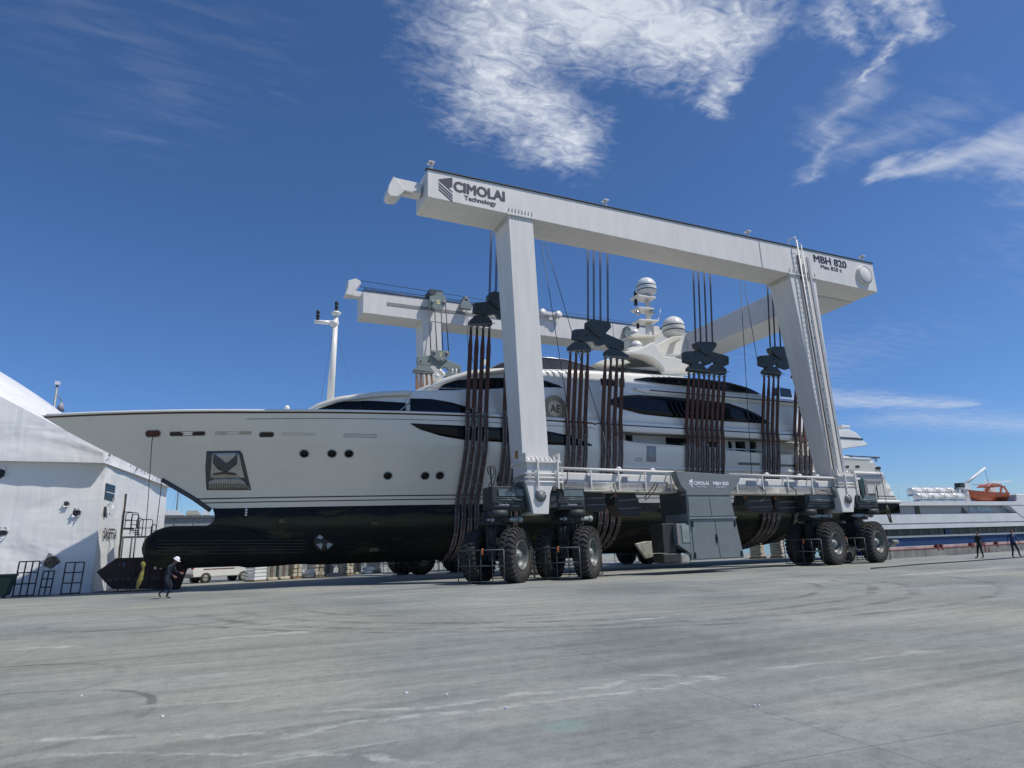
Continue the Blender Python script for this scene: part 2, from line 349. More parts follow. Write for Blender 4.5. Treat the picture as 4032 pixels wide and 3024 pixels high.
    grit = ramp(nz(38, (1, 1, 1), 6, .8), [(.32, (.70, .70, .70)), (.5, (1, 1, 1)), (.72, (1.2, 1.2, 1.18))])
    c = mix(.9, c, grit, 'MULTIPLY')
    pit = ramp(nz(22, (1, 1, 1), 4, .6), [(.30, (1, 1, 1)), (.345, (0, 0, 0))])
    c = mix(mth(t, 'MULTIPLY', pit, .55), c, (.06, .06, .058))
    L(c, b.inputs['Base Color']); b.inputs['Roughness'].default_value = .82; b.inputs['Specular IOR Level'].default_value = .3
    bp = N(t, 'ShaderNodeBump', i_Strength=.4, i_Distance=.02); L(nz(20, (1, 1, 1), 10, .8), bp.inputs['Height']); L(bp.outputs[0], b.inputs['Normal'])
    return m
QA, QB = Vector((42.6, 32.9, 0)), Vector((74, 38.6, 0)); qd = (QB-QA).normalized(); QC = QA+qd*320
g = MB(); K = 900
g.add([(-K, -K, 0), (K, -K, 0), (QC.x, QC.y, 0), (56, 35.4, 0), (56, 52, 0), (76, 80, 0), (90, K, 0), (-K, K, 0)],
      [(0, 1, 2, 3, 4, 7), (4, 5, 7), (5, 6, 7)])
tag(g.build('ground', ground_mat(), fix=False), kind='structure')
WAT = mat('harbour_water', (.02, .07, .09), .12, bump=.4, bscale=1.5, var=.1)
g = MB(); g.add([(-K*3, -K*3, -1.4), (K*3, -K*3, -1.4), (K*3, K*3, -1.4), (-K*3, K*3, -1.4)], [(0, 1, 2, 3)])
tag(g.build('water', WAT), kind='structure')

lit = MB()
for x, y in ((640, 2822), (1600, 2730), (1760, 2738), (2970, 2780), (2990, 2782), (398, 2402), (1990, 2790), (320, 2742)):
    p = U(x, y, 2, .004); k = random.uniform(.010, .022); a = random.random()*3
    lit.obox((p.x, p.y, .012), k, k*.6, .008, a)
tag(lit.build('litter', LWHT), kind='stuff')
p0, p1 = U(3430, 2238, 2, .03), U(4032, 2192, 2, .03)
tag(MB().path([p0, p0.lerp(p1, .25)+Vector((0, .25, 0)), p0.lerp(p1, .5), p0.lerp(p1, .75)+Vector((0, -.2, 0)), p1+(p1-p0)*.3], .035).build('ground_cable', HOSE),
    'long thin dark cable lying on the concrete from the last crane wheel to the right', 'cable')

# ------------------------------------------------------------------ travelling boat lift
LIFT = thing('boat_lift', 'huge white four-legged travelling boat lift on big black tyres with engine cabinet on its side', 'boat lift', (26, 31, 0))
YN = 30.8                                            # front face of the near portal
# near and far main beams: deeper towards the stern end
def beam(name, y0, y1, ztop, zl, zr):
    m = MB(); xs = [9.62, 15.3, 34.02, 45.86]
    zb = [zl, lin(zl, zr, .15), lin(zl, zr, .9), zr]
    for a in range(3):
        m.hexa([(xs[a], y0, zb[a]), (xs[a+1], y0, zb[a+1]), (xs[a+1], y1, zb[a+1]), (xs[a], y1, zb[a])],
               [(xs[a], y0, ztop), (xs[a+1], y0, ztop), (xs[a+1], y1, ztop), (xs[a], y1, ztop)])
    return m
m = MB(); xs = [9.62, 45.86]
def long_box(m, x0, x1, y0, y1, zb0, zb1, zt0, zt1, mi=0):
    return m.hexa([(x0, y0, zb0), (x1, y0, zb1), (x1, y1, zb1), (x0, y1, zb0)], [(x0, y0, zt0), (x1, y0, zt1), (x1, y1, zt1), (x0, y1, zt0)], mi)
nb = long_box(MB(), 9.62, 45.86, YN, 33.0, 20.5, 20.02, 22.22, 22.42).build('main_beam', WHITE, LIFT, bevel=.03)
long_box(MB(), 9.55, 45.9, YN-.07, YN+.25, 22.22, 22.42, 22.27, 22.47).build('rail', DGREY, nb)
sm = MB(); 
for x in (34.02,): sm.box(x-.03, x+.03, YN-.02, 33.02, 20.2, 22.36)
sm.build('weld_joint', mat('weld_grey', (.33, .33, .33), .5), nb)
fb = MB(); long_box(fb, 9.95, 45.6, 49.0, 51.2, 20.25, 19.95, 22.12, 22.3)
fb = fb.build('main_beam', WHITE, LIFT, bevel=.03)
long_box(MB(), 9.9, 45.6, 48.95, 49.2, 22.12, 22.3, 22.17, 22.35).build('rail', DGREY, fb)
long_box(MB(), 11.9, 23.5, 48.96, 49.03, 21.15, 21.15, 21.4, 21.4).build('guide_groove', mat('groove_grey', (.28, .27, .27), .6), fb)
for x in (31.9, 33.6):
    MB().box(x, x+.05, 48.98, 49.03, 20.1, 22.2).build('weld_joint', bpy.data.materials['weld_grey'], fb)
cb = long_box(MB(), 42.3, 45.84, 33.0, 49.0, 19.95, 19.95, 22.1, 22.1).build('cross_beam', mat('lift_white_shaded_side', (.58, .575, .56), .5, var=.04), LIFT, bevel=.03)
# legs
def leg(fl, fr, bl, br, yd0, yd1, zt, zbm, y):
    m = MB()
    m.hexa([(bl, y, zbm), (br, y, zbm), (br, y+yd1, zbm), (bl, y+yd1, zbm)], [(fl, y, zt), (fr, y, zt), (fr, y+yd0, zt), (fl, y+yd0, zt)])
    return m.build('leg', WHITE, LIFT, bevel=.02)
L1 = leg(14.5, 16.08, 14.85, 16.42, 2.0, 1.5, 20.45, 5.9, YN+.03)
L2 = leg(36.6, 39.2, 37.75, 38.95, 1.95, 1.2, 20.2, 5.6, YN+.03)
L3 = leg(14.9, 16.5, 15.2, 16.8, 2.0, 1.5, 20.3, 5.9, 49.03)
L4 = leg(36.6, 39.2, 37.75, 38.95, 2.0, 1.5, 20.2, 5.6, 49.03)
L2.data.transform(Matrix.Identity(4))
GUS = MB()
def collar(x0, x1, y0, y1, z, parent, n=8):
    m = MB(); m.box(x0-.12, x1+.12, y0-.1, y1+.1, z-.12, z)
    for i in range(n):
        x = lin(x0+.05, x1-.05, i/(n-1)); m.prism([(x-.015, z), (x+.015, z), (x+.015, z+.34), (x-.015, z+.34)], y0-.09, y0)
        m.add([(x-.02, y0, z-.12), (x+.02, y0, z-.12), (x+.02, y0-.09, z-.12), (x-.02, y0-.09, z-.12), (x-.02, y0, z-.4), (x+.02, y0, z-.4)],
              [(0, 3, 2, 1), (0, 1, 5, 4), (4, 5, 2, 3), (0, 4, 3), (1, 2, 5)])
    for i in range(n+2):
        y = lin(y0+.1, y1-.1, i/(n+1)); m.box(x0-.1, x0, y-.015, y+.015, z-.42, z-.12)
    return m.build('bolt_collar', WHITE, parent)
collar(14.5, 16.08, YN+.03, 32.8, 20.52, L1); collar(36.6, 39.2, YN+.03, 32.8, 20.22, L2)
# feet of the near legs: toothed collar, white gusseted bracket with its round pin
BOLTD = mat('pin_steel', (.20, .21, .21), .45)
def foot(px, y, tilt=0):
    """px: photo offset of the bracket in x"""
    P = lambda a, b: ((lambda q: (q.x, q.z))(U(a+px[0]+(a-2128)*(px[2]-1), (b-1953)*px[2]+1953+px[1], 1, y)))
    f = MB(); f.prism([P(2070, 1895), P(2183, 1896), P(2166, 1945), P(2161, 2024), P(2101, 2024), P(2089, 1967)], y, y+1.5)
    o = f.build('leg_bracket', WHITE, LIFT, bevel=.02)
    c = U(2128+px[0], 1953+px[1], 1, y)
    d = MB().lathe([(0, -.16), (.17, -.16), (.19, -.1), (.30*px[2]**0, -.1), (.31, 0), (.31, .05)], (c.x, y, c.z), 'Y', 24)
    dd = d.build('pivot_pin', BOLTD, o)
    for k in range(8):
        a = k*math.pi/4; MB().lathe([(0, -.03), (.03, -.03), (.03, 0)], (c.x+.24*math.cos(a), y-.1, c.z+.24*math.sin(a)), 'Y', 6).build('bolt', DGREY, o)
    return o
F1 = foot((0, 0, 1), 30.1); F2 = foot((1210, 12, .72), 30.1)
def footbox(xl, xr, y, z0, z1):
    m = MB(); m.box(xl, xr, y, y+1.7, z0, z1)
    m.box(xl-.12, xr+.12, y-.16, y+1.8, z1, z1+.09)
    for i in range(7):
        x = lin(xl+.1, xr-.1, i/6)
        m.add([(x-.04, y+.25, z1+.09), (x+.04, y+.25, z1+.09), (x+.04, y-.12, z1+.09), (x-.04, y-.12, z1+.09), (x-.01, y+.25, z1+.42), (x+.01, y+.25, z1+.42)],
              [(0, 3, 2, 1), (0, 1, 5, 4), (4, 5, 2, 3), (0, 4, 3), (1, 2, 5)])
    for x in (xl-.06, xr+.06): m.box(x-.05, x+.05, y-.1, y+.3, z1+.09, z1+.5)
    for zz in (z0+.2, z0+.42, z0+.62): m.tube((xl-.2, y-.08, zz), (xr+.2, y-.08, zz), .05, 8)
    for xx in (lin(xl, xr, .3), lin(xl, xr, .95)):
        m.box(xx-.04, xx+.04, y-.22, y-.12, z0-.15, z1+.15)
    return m.build('leg_foot', WHITE, LIFT)
footbox(14.75, 16.55, 30.15, 4.75, 5.95); footbox(37.6, 39.1, 30.25, 4.55, 5.6)
# sill beam with walkway rail and pipe run
zs0, zs1 = 5.55, 5.33
sill = long_box(MB(), 16.5, 37.7, 30.65, 31.7, 4.55, 4.4, zs0, zs1).build('sill_beam', WHITE, LIFT, bevel=.03)
zz = lambda x, z: z+(x-16.5)/(37.7-16.5)*(zs1-zs0)
def px_pipes():
    m = MB(); spans = ((16.4, 24.3), (28.3, 39.6))
    for a, b in spans:
        for k, z in enumerate((4.66, 4.73, 4.8, 4.87, 4.94, 5.01)):
            m.tube((a, 30.42, zz(a, z)), (b, 30.42, zz(b, z)), .026, 6)
    return m.build('hydraulic_pipe', mat('zinc_pipe', (.48, .47, .44), .35, .3, var=.15, scale=5), sill)
px_pipes()
BOXG = mat('box_grey', (.42, .42, .42), .5)
rl = MB()
for a, b in ((16.4, 24.3), (28.4, 39.8)):
    rl.tube((a, 30.36, zz(a, 5.72)), (b, 30.36, zz(b, 5.72)), .075, 8)
    n = int((b-a)/1.9)
    for i in range(n+1):
        x = a+.5+(b-a-.8)*i/n; rl.box(x-.035, x+.035, 30.3, 30.36, zz(x, 4.6), zz(x, 5.75)); rl.box(x-.035, x+.035, 30.34, 30.66, zz(x, 5.62), zz(x, 5.68))
rl.build('walkway_rail', WHITE, sill)
for x in (20.6, 22.9, 31.6, 34.4, 36.0): MB().lathe([(0, 0), (.16, 0), (.17, .05), (.08, .13), (0, .14)], (x, 30.5, zz(x, 5.8)), 'Z', 12).build('deck_lamp', GELW, sill)
for x, wd in ((18.6, .25), (20.9, .3), (30.0, .7), (31.4, .3), (33.2, .9), (35.6, .5)):
    MB().box(x, x+wd, 30.56, 30.65, zz(x, 5.0), zz(x, 5.42)).build('junction_box', BOXG, sill)
fs = long_box(MB(), 16.8, 37.7, 50.0, 51.0, 4.55, 4.4, 5.5, 5.33).build('sill_beam', WHITE, LIFT)

# ---- one wheel: local axis along -Y (outer side), then copied
FORKM = mat('fork_black', (.012, .016, .019), .6)
def make_wheel():
    Rr, W = 1.36, .40
    tb = MB(); prof = [(.72, -W+.10), (.80, -W+.02), (1.0, -W-.01), (1.16, -W+.01), (1.26, -W+.07), (1.30, -W+.16), (1.305, 0), (1.30, W-.16), (1.26, W-.07), (1.16, W-.01), (1.0, W+.01), (.80, W-.02), (.72, W-.10)]
    n = 72; rg = []
    for r_, h in prof: rg.append([Vector((r_*math.cos(2*math.pi*i/n), h, r_*math.sin(2*math.pi*i/n))) for i in range(n)])
    tb.rings(rg[:5], 0, False); tb.rings(rg[4:9], 1, False); tb.rings(rg[8:], 0, False)
    K_ = 30
    for side in (-1, 1):
        for k in range(K_):
            a0 = 2*math.pi*(k+(.5 if side > 0 else 0))/K_; da = 2*math.pi/K_*.29
            secs = []
            for y_, sw, r0, r1 in ((-.03, .32, 1.28, Rr), (.10, .10, 1.28, Rr+.005), (.22, .0, 1.27, Rr-.005), (.32, .12, 1.22, Rr-.03), (.395, .2, 1.10, 1.29), (.425, .22, 1.04, 1.17)):
                a = a0+sw*.32; secs.append([Vector((r_*math.cos(a+s_*da), side*y_, r_*math.sin(a+s_*da))) for r_, s_ in ((r0, -1), (r1, -.85), (r1, .85), (r0, 1))])
            tb.rings(secs, 1, True, False)
    rim = MB().lathe([(.72, -W+.08), (.745, -W+.03), (.70, -W+.02), (.68, -W+.12), (.60, -.20), (.585, -.02), (.30, .03), (.0, .03)], ax='Y', n=40)
    hub = MB().lathe([(.30, .05), (.30, -.12), (.27, -.16), (.20, -.17), (.19, -.27), (.15, -.30), (0, -.30)], ax='Y', n=28)
    for k in range(12):
        a = k*math.pi/6; hub.lathe([(0, -.04), (.028, -.04), (.028, .05)], (.37*math.cos(a), -.0, .37*math.sin(a)), 'Y', 6)
    back = MB().lathe([(.70, W-.02), (.66, .1), (.30, .05), (.28, W+.15), (0, W+.15)], ax='Y', n=28)
    o = rim.build('wheel', RIM, LIFT, world=False)
    tb.build('tyre', [RUBD, RUB], o, world=False); hub.build('hub', HUBM, o, world=False); back.build('axle_flange', DGREY, o, world=False)
    return o
proto = make_wheel(); first = [True]
def place_wheel(x, y, rz, flip=False):
    o = proto if first[0] else copy_tree(proto, LIFT); first[0] = False
    o.location = Vector((x, y, 1.335))-LIFT.location; o.rotation_euler = (0, random.uniform(0, 6), rz+(math.pi if flip else 0))
    return o
def guard(cx, cy, rz, wdt, z0=.16, z1=1.62):
    """framed steel grid standing across the pair of wheels"""
    m = MB(); d = Vector((-math.sin(rz), math.cos(rz), 0)); c = Vector((cx, cy, 0)); h = wdt/2
    P = lambda t, z: c+d*t+Vector((0, 0, z))
    for z in (z0, (z0+z1)/2, z1): m.tube(P(-h, z), P(h, z), .028, 6)
    for k in range(5): m.tube(P(-h+wdt*k/4, z0), P(-h+wdt*k/4, z1), .028 if k in (0, 4) else .022, 6)
    return m.build('wheel_guard', GUARD, LIFT)
def bogie(ox, oy, rz, detail=True, sp=2.1):
    """pair of wheels on a steered fork; ox, oy: middle of the outer wheel"""
    a = Vector((math.sin(rz), -math.cos(rz), 0)); d = Vector((math.cos(rz), math.sin(rz), 0)); o = Vector((ox, oy, 0)); c = o-a*sp/2; i = o-a*sp
    place_wheel(o.x, o.y, rz); place_wheel(i.x, i.y, rz, True)
    f = MB(); f.obox((c.x, c.y, 1.35), .55, .22, .28, rz); f.obox((c.x, c.y, 2.1), .62, .30, .75, rz)
    f.obox((c.x, c.y, 2.95), .8, .62, .12, rz)
    f.tube(i+Vector((0, 0, 1.35)), o+Vector((0, 0, 1.35)), .16, 12)
    f.lathe([(0, 3.0), (.85, 3.0), (.85, 3.25), (.75, 3.3), (.75, 3.5), (0, 3.5)], (c.x, c.y, 0), 'Z', 28)
    fk = f.build('wheel_fork', FORKM, LIFT, bevel=.02)
    if detail:
        h = MB(); q = [(c+d*-.6+Vector((0, 0, 2.9))), (c+d*-1.0+Vector((0, 0, 2.5))), (c+d*-.9+Vector((0, 0, 2.0))), (c+d*-.5+Vector((0, 0, 1.7)))]
        h.path(q, .03); h.path([v+a*.2 for v in q], .03); h.build('hose', HOSE, fk)
        s = MB(); p = c+a*.75+Vector((0, 0, 3.1)); s.tube(p-d*.1-Vector((.95, 0, 0)), p+Vector((.55, 0, 0)), .115, 14)
        s.tube(p+Vector((.5, 0, 0)), p+Vector((.72, 0, 0)), .15, 14); s.tube(p-Vector((1.2, 0, 0)), p-Vector((.9, 0, 0)), .06, 10)
        s.build('steering_cylinder', CYL, LIFT)
    for sgn in (-1, 1):
        gc = c+d*sgn*1.75; gd = guard(gc.x, gc.y, rz, 2.5)
        if sgn < 0 and detail:
            b = MB(); k = gc+a*.1+Vector((0, 0, 1.62)); b.tube(k, k+Vector((0, 0, .08)), .05, 10); b.tube(k-Vector((0, 0, .22)), k-Vector((0, 0, .02)), .05, 10); b.build('warning_light', ORANGE, gd)
    return c
def at(px_, py_, y): q = U(px_, py_, 1, y); return q.x
b1 = bogie(at(2030, 2180, 30.6), 30.6, R(40)); b2 = bogie(at(2312, 2170, 30.6), 30.6, R(40))
b3 = bogie(at(3275, 2143, 30.7), 30.7, R(14)); b4 = bogie(at(3440, 2138, 30.7), 30.7, R(14))
for x in (15.0, 19.4, 36.0, 40.2): bogie(x, 49.8, R(24), False)
# equaliser beams: dark boxes either side of each white bracket
def equaliser(xa, xb, xm, y, z0, z1):
    m = MB(); m.box(xa+.15, xb-.15, y, y+1.1, z0+.1, z1-.25)
    for a, b in ((xa, xm-1.0), (xm+.9, xb)):
        m.box(a, b, y-.06, y+1.2, z0, z1)
        m.box(a+.08, b-.05, y-.12, y-.06, z0+.12, z0+.42)
    o = m.build('equaliser_beam', DGREY, LIFT, bevel=.03)
    q = MB()
    for a, b in ((xa, xm-1.0), (xm+.9, xb)):
        q.box(a+.35, b-.12, y-.13, y-.06, z1-.5, z1-.14)
        q.tube((a+.2, y-.16, z0+.62), (b-.1, y-.16, z0+.58), .03, 6); q.tube((a+.2, y-.2, z0+.52), (b-.2, y-.2, z0+.5), .025, 6)
    q.build('inspection_hatch', mat('hatch_grey', (.14, .18, .19), .4) if 'hatch_grey' not in bpy.data.materials else bpy.data.materials['hatch_grey'], o)
    s = MB(); s.tube((xa+.45, y+.3, z0-.35), (xa+.45, y+.3, z0), .55, 20); s.tube((xb-.45, y+.3, z0-.35), (xb-.45, y+.3, z0), .55, 20)
    s.build('slew_ring', DGREY, o)
    return o
eq1 = equaliser(12.9, 18.3, 15.75, 30.55, 3.55, 4.75); eq2 = equaliser(34.8, 41.6, 38.6, 30.7, 3.5, 4.55)
equaliser(13.2, 20.4, 16, 50.2, 3.55, 4.7); equaliser(34.6, 41.4, 38.3, 50.2, 3.5, 4.6)
k0 = MB(); k0.prism([(14.55, 5.0), (15.15, 5.0), (15.4, 3.45), (14.95, 3.45)], 30.3, 31.4); k0.prism([(37.0, 4.9), (37.7, 4.9), (38.15, 3.5), (37.6, 3.5)], 30.3, 31.4)
k0.build('bracket_cheek', mat('cheek_grey', (.15, .19, .19), .5), LIFT)
for ob, x0 in ((eq1, 13.25), (eq1, 17.2)): text('Cimolai', 'lettering', LWHT, ob, (x0, 30.43, 3.78), .55, 0, .10)
# dark winch housings slung under the sill
def winch(pts, y, dpt=1.0):
    P = [(U(a, b, 1, y).x, U(a, b, 1, y).z) for a, b in pts]; m = MB(); m.prism(P, y, y+dpt)
    o = m.build('winch_housing', mat('winch_black', (.016, .018, .018), .5) if 'winch_black' not in bpy.data.materials else bpy.data.materials['winch_black'], LIFT, bevel=.03)
    x0, x1 = min(p[0] for p in P), max(p[0] for p in P); z0, z1 = min(p[1] for p in P), max(p[1] for p in P)
    q = MB(); q.tube((x0+.25, y-.04, lin(z0, z1, .62)), (x1-.2, y-.04, lin(z0, z1, .68)), .035, 8)
    q.tube((x0+.25, y-.03, lin(z0, z1, .3)), (x1-.1, y-.03, lin(z0, z1, .34)), .03, 8); q.build('grab_bar', BOLTD, o)
    q = MB(); q.lathe([(0, -.05), (.11, -.05), (.12, .02)], (x0+.12, y, lin(z0, z1, .85)), 'Y', 14); q.build('reflector', mat('amber', (.25, .06, .02), .4) if 'amber' not in bpy.data.materials else bpy.data.materials['amber'], o)
    return o
winch([(2285, 1935), (2372, 1940), (2392, 1990), (2388, 2012), (2306, 2012), (2280, 1985)], 31.2)
winch([(2422, 1935), (2500, 1940), (2528, 2000), (2520, 2030), (2450, 2032), (2418, 1985)], 31.2)
winch([(2935, 1945), (3035, 1955), (3045, 2000), (3030, 2020), (2950, 2010), (2930, 1985)], 31.4)
winch([(3055, 1950), (3145, 1955), (3155, 1995), (3140, 2022), (3065, 2015), (3050, 1985)], 31.4)
# engine cabinet
q_ = lambda a, b, y=29.8: (lambda p: (p.x, p.z))(U(a, b, 1, y))
m = MB(); m.prism([q_(2662, 1855), q_(2916, 1872), q_(2912, 1895), q_(2888, 1930), q_(2876, 1940), q_(2876, 1950), q_(2703, 1950), q_(2703, 1935), q_(2682, 1912), q_(2668, 1880)], 29.8, 30.3)
cab = m.build('engine_cabinet', PODG, LIFT, bevel=.015)
a0, a1 = q_(2705, 1950), q_(2876, 1950); c0, c1 = q_(2726, 2206), q_(2934, 2196)
m = MB(); m.hexa([(c0[0], 29.84, c0[1]), (c1[0], 29.84, c1[1]), (c1[0], 31.9, c1[1]), (c0[0], 31.9, c0[1])], [(a0[0], 29.84, a0[1]), (a1[0], 29.84, a1[1]), (a1[0], 31.9, a1[1]), (a0[0], 31.9, a0[1])])
body = m.build('cabinet_body', PODG, cab, bevel=.02)
def cab_door(u0, u1, v0, v1, name='door'):
    def Pt(u, v): 
        xl, xr = lin(a0[0], c0[0], v), lin(a1[0], c1[0], v); zl, zr = lin(a0[1], c0[1], v), lin(a1[1], c1[1], v)
        return (lin(xl, xr, u), lin(zl, zr, u))
    return MB().prism([Pt(u0, v0), Pt(u1, v0), Pt(u1, v1), Pt(u0, v1)], 29.80, 29.84).build(name, PODG, cab, bevel=.008)
cab_door(.02, .485, .03, .33, 'panel'); cab_door(.495, .98, .03, .33, 'panel')
dl = cab_door(.05, .525, .38, .985); dr = cab_door(.535, .965, .38, .985)
hb = MB(); z_ = lin(a0[1], c0[1], .355)
hb.box(a0[0]-.05, lin(a1[0], c1[0], .355), 29.72, 29.8, z_-.04, z_+.04); hb.build('trim_bar', mat('trim_grey', (.24, .28, .29), .4), cab)
for dd, us in ((dl, (.06, .51)), (dr, (.95,))):
    h = MB()
    for u in us:
        for v in ((.45, .93) if u != .51 else (.66, .70)):
            xl = lin(lin(a0[0], c0[0], v), lin(a1[0], c1[0], v), u); zc = lin(a0[1], c0[1], v)
            h.box(xl-.035, xl+.035, 29.74, 29.8, zc-.16, zc+.16)
    h.build('hinge', BLACK, dd)
m = MB(); m.box(a0[0]-.02, a0[0]+.3, 29.95, 32.3, 2.7, 4.6)
m.build('side_panel', mat('side_dark', (.05, .065, .07), .5), cab)
m = MB(); p = q_(2606, 2062, 30.2); p2 = q_(2664, 2175, 30.2); m.box(p[0], p2[0], 30.2, 31.3, p2[1], p[1]); m.build('switch_box', mat('switch_dark', (.035, .035, .035), .5), cab, bevel=.02)
p = q_(2662, 2062, 29.9); p2 = q_(2724, 2140, 29.9); m = MB(); m.box(p[0], p2[0]-.05, 29.9, 30.8, p2[1], p[1]); bx = m.build('switch_box', PODG, cab, bevel=.02)
MB().box(p[0]+.33, p2[0]-.12, 29.86, 29.9, p2[1]+.06, p[1]-.06).build('switch_door', mat('switch_light', (.27, .32, .30), .45), bx, bevel=.01)
MB().box(p[0]+.02, p[0]+.14, 29.88, 29.9, p2[1]+.03, p[1]-.03).build('side_strip', mat('strip_brown', (.28, .24, .22), .6), bx)
p = q_(2612, 2180, 30.0); p2 = q_(2690, 2214, 30.0); m = MB(); m.box(p[0], p2[0], 30.0, 31.0, p2[1], p[1]); tk = m.build('fuel_tank', mat('tank_brown', (.035, .032, .03), .5), cab, bevel=.08, seg=3)
p = q_(2680, 2176, 29.95); p2 = q_(2722, 2218, 29.95); MB().box(p[0], p2[0], 29.93, 31.0, p2[1], p[1]).build('tank_end', mat('tank_cream', (.42, .40, .36), .4, var=.15), tk, bevel=.12, seg=4)
m = MB(); m.prism([q_(2668, 2140), q_(2735, 2140), q_(2735, 2200), q_(2718, 2175)], 29.86, 31.0); m.build('lower_bracket', PODG, cab)
# lettering of the cabinet and of the main beam
LOGO = [[(0, .78), (1, 1), (1, .60), (.72, .55), (1, .40), (1, .36), (0, .78)]]
def logo(x, y, z, wd, h, m_, parent):
    m = MB(); X = lambda u, v: (x+u*wd, z+v*h)
    m.prism([X(0, .82), X(1, 1.02), X(1, .60), X(.74, .53), X(1, .40), X(1, .355)][:4]+[X(1, .395), X(1, .35), X(0, .77)], y-.012, y)
    for k in range(3):
        t = .68-.13*k; b = .28-.13*k
        m.prism([X(0, t), X(1, b-.02), X(1, b-.095), X(0, t-.07)], y-.012, y)
    return m.build('logo', m_, parent)
p = U(1727, 775, 1, YN); p2 = U(1781, 700, 1, YN)
logo(p.x, YN, p.z-.07, p2.x-p.x, 1.42, NAVY, nb)
pa, pb = U(1788, 750, 1, YN), U(1986, 790, 1, YN)
text('CIMOLAI', 'lettering', NAVY, nb, (pa.x, YN, pa.z-.02), pb.x-pa.x, 0, .60, bold=.05)
pa, pb = U(1828, 783, 1, YN), U(1953, 800, 1, YN)
text('Technology', 'lettering', NAVY, nb, (pa.x, YN, pa.z-.05), pb.x-pa.x, 0, .27, bold=.03)
pa, pb = U(3206, 1030, 1, YN), U(3334, 1058, 1, YN)
text('MBH 820', 'lettering', NAVY, nb, (pa.x, YN, pa.z), pb.x-pa.x, 0, .56, bold=.035)
pa, pb = U(3233, 1055, 1, YN), U(3314, 1072, 1, YN)
text('Max 820 t', 'lettering', NAVY, nb, (pa.x, YN, pa.z-.02), pb.x-pa.x, 0, .30, bold=.025)
logo(q_(2714, 1910)[0], 29.8, q_(2714, 1917)[1]-.02, .26, .46, LWHT, cab)
pa, pb = q_(2732, 1909), q_(2790, 1912); text('CIMOLAI', 'lettering', LWHT, cab, (pa[0], 29.8, pa[1]), pb[0]-pa[0], 0, .2, bold=.04)
pa, pb = q_(2742, 1918), q_(2780, 1920); text('Technology', 'lettering', LWHT, cab, (pa[0], 29.8, pa[1]), pb[0]-pa[0], 0, .08, bold=0)
pa, pb = q_(2808, 1910), q_(2868, 1914); text('MBH 820', 'lettering', LWHT, cab, (pa[0], 29.8, pa[1]), pb[0]-pa[0], 0, .2, bold=.04)
pa, pb = q_(2820, 1919), q_(2858, 1921); text('Max 820 t', 'lettering', LWHT, cab, (pa[0], 29.8, pa[1]-.02), pb[0]-pa[0], 0, .1, bold=0)
# end disc, posts on the beam, ladder up the stern leg
c = U(3398, 1086, 1, YN); MB().lathe([(0, -.24), (.72, -.24), (.76, -.2), (.76, 0)], (c.x, YN, c.z), 'Y', 40).build('end_disc', WHITE, nb)
MB().lathe([(.66, -.25), (.70, -.25), (.70, -.24), (.66, -.24)], (c.x, YN, c.z), 'Y', 40).build('disc_rim', DGREY, nb)
for px_ in (1697, 2386, 2948, 3398):
    x = U(px_, 700+(px_-1697)*.2, 1, YN+.3).x; z0 = 22.22+(x-9.6)/36.3*.2
    m = MB(); m.tube((x, YN+.3, z0), (x, YN+.3, z0+.62), .085, 12); m.box(x-.17, x+.17, YN+.1, YN+.5, z0+.6, z0+.65); m.build('rail_post', WHITE, nb)
m = MB()
for i in range(6): m.tube((43.9+.25*i, YN+.4, 22.42), (43.9+.25*i, YN+.4, 22.62+.1*(i % 2)), .03, 6)
m.box(43.8, 45.4, YN+.3, YN+.6, 22.44, 22.52); m.build('rope_guide', WHITE, nb)
la, lb = U(3137, 955, 1, 30.5), U(3290, 1862, 1, 30.45); la2, lb2 = U(3150, 952, 1, 30.5), U(3326, 1862, 1, 30.45)
lad = MB(); lad.tube(la+Vector((0, 0, .2)), lb, .055, 8); d_ = Vector((.42, 0, 0))
lad.tube(la+d_+Vector((0, 0, -.1)), lb+d_*.7, .03, 8)
for i in range(46):
    t = i/45; a = la.lerp(lb, t); lad.tube(a, a+d_*lin(1, .7, t), .012, 6)
lad.path([la+Vector((0, 0, .1)), la+Vector((0, .1, .5)), la+Vector((0, .6, .55)), la+Vector((0, .8, .1))], .05)
ladd = lad.build('ladder', WHITE, LIFT)
m = MB(); e = Vector((.80, .02, 0)); m.hexa(*[[la.lerp(lb, tt)+e+Vector((sx, sy, 0)) for sx, sy in ((0, 0), (.22, 0), (.22, .1), (0, .1))] for tt in (1, .06)])
m.build('cable_duct', mat('duct_grey', (.45, .45, .46), .5), LIFT)
m = MB(); m.hexa(*[[la.lerp(lb, tt)+Vector((sx, sy, 0)) for sx, sy in ((.16, .2), (.26, .2), (.26, .28), (.16, .28))] for tt in (1, .05)])
for i in range(12):
    a = la.lerp(lb, .06+i*.075); m.box(a.x+.17, a.x+.29, a.y+.1, a.y+.2, a.z-.12, a.z+.12)
m.build('safety_rail', DGREY, ladd)
# overhanging pulley arms at the bow end
def pulley_arm(pts_arm, pts_head, y, wd=.7):
    f = lambda L_: [(U(a, b, 1, y).x, U(a, b, 1, y).z) for a, b in L_]
    m = MB(); m.prism(f(pts_arm), y, y+wd); m.prism(f(pts_head), y-.12, y+wd+.12)
    return m.build('pulley_arm', WHITE, LIFT, bevel=.03)
pulley_arm([(1548, 697), (1660, 722), (1660, 765), (1590, 750), (1548, 735)], [(1548, 697), (1590, 745), (1585, 762), (1567, 778), (1535, 776), (1523, 762), (1528, 735)], 31.5)
pulley_arm([(1360, 1160), (1436, 1172), (1436, 1152), (1395, 1143)], [(1370, 1106), (1400, 1098), (1418, 1108), (1421, 1118), (1400, 1140), (1390, 1165), (1358, 1160), (1368, 1135)], 49.6)
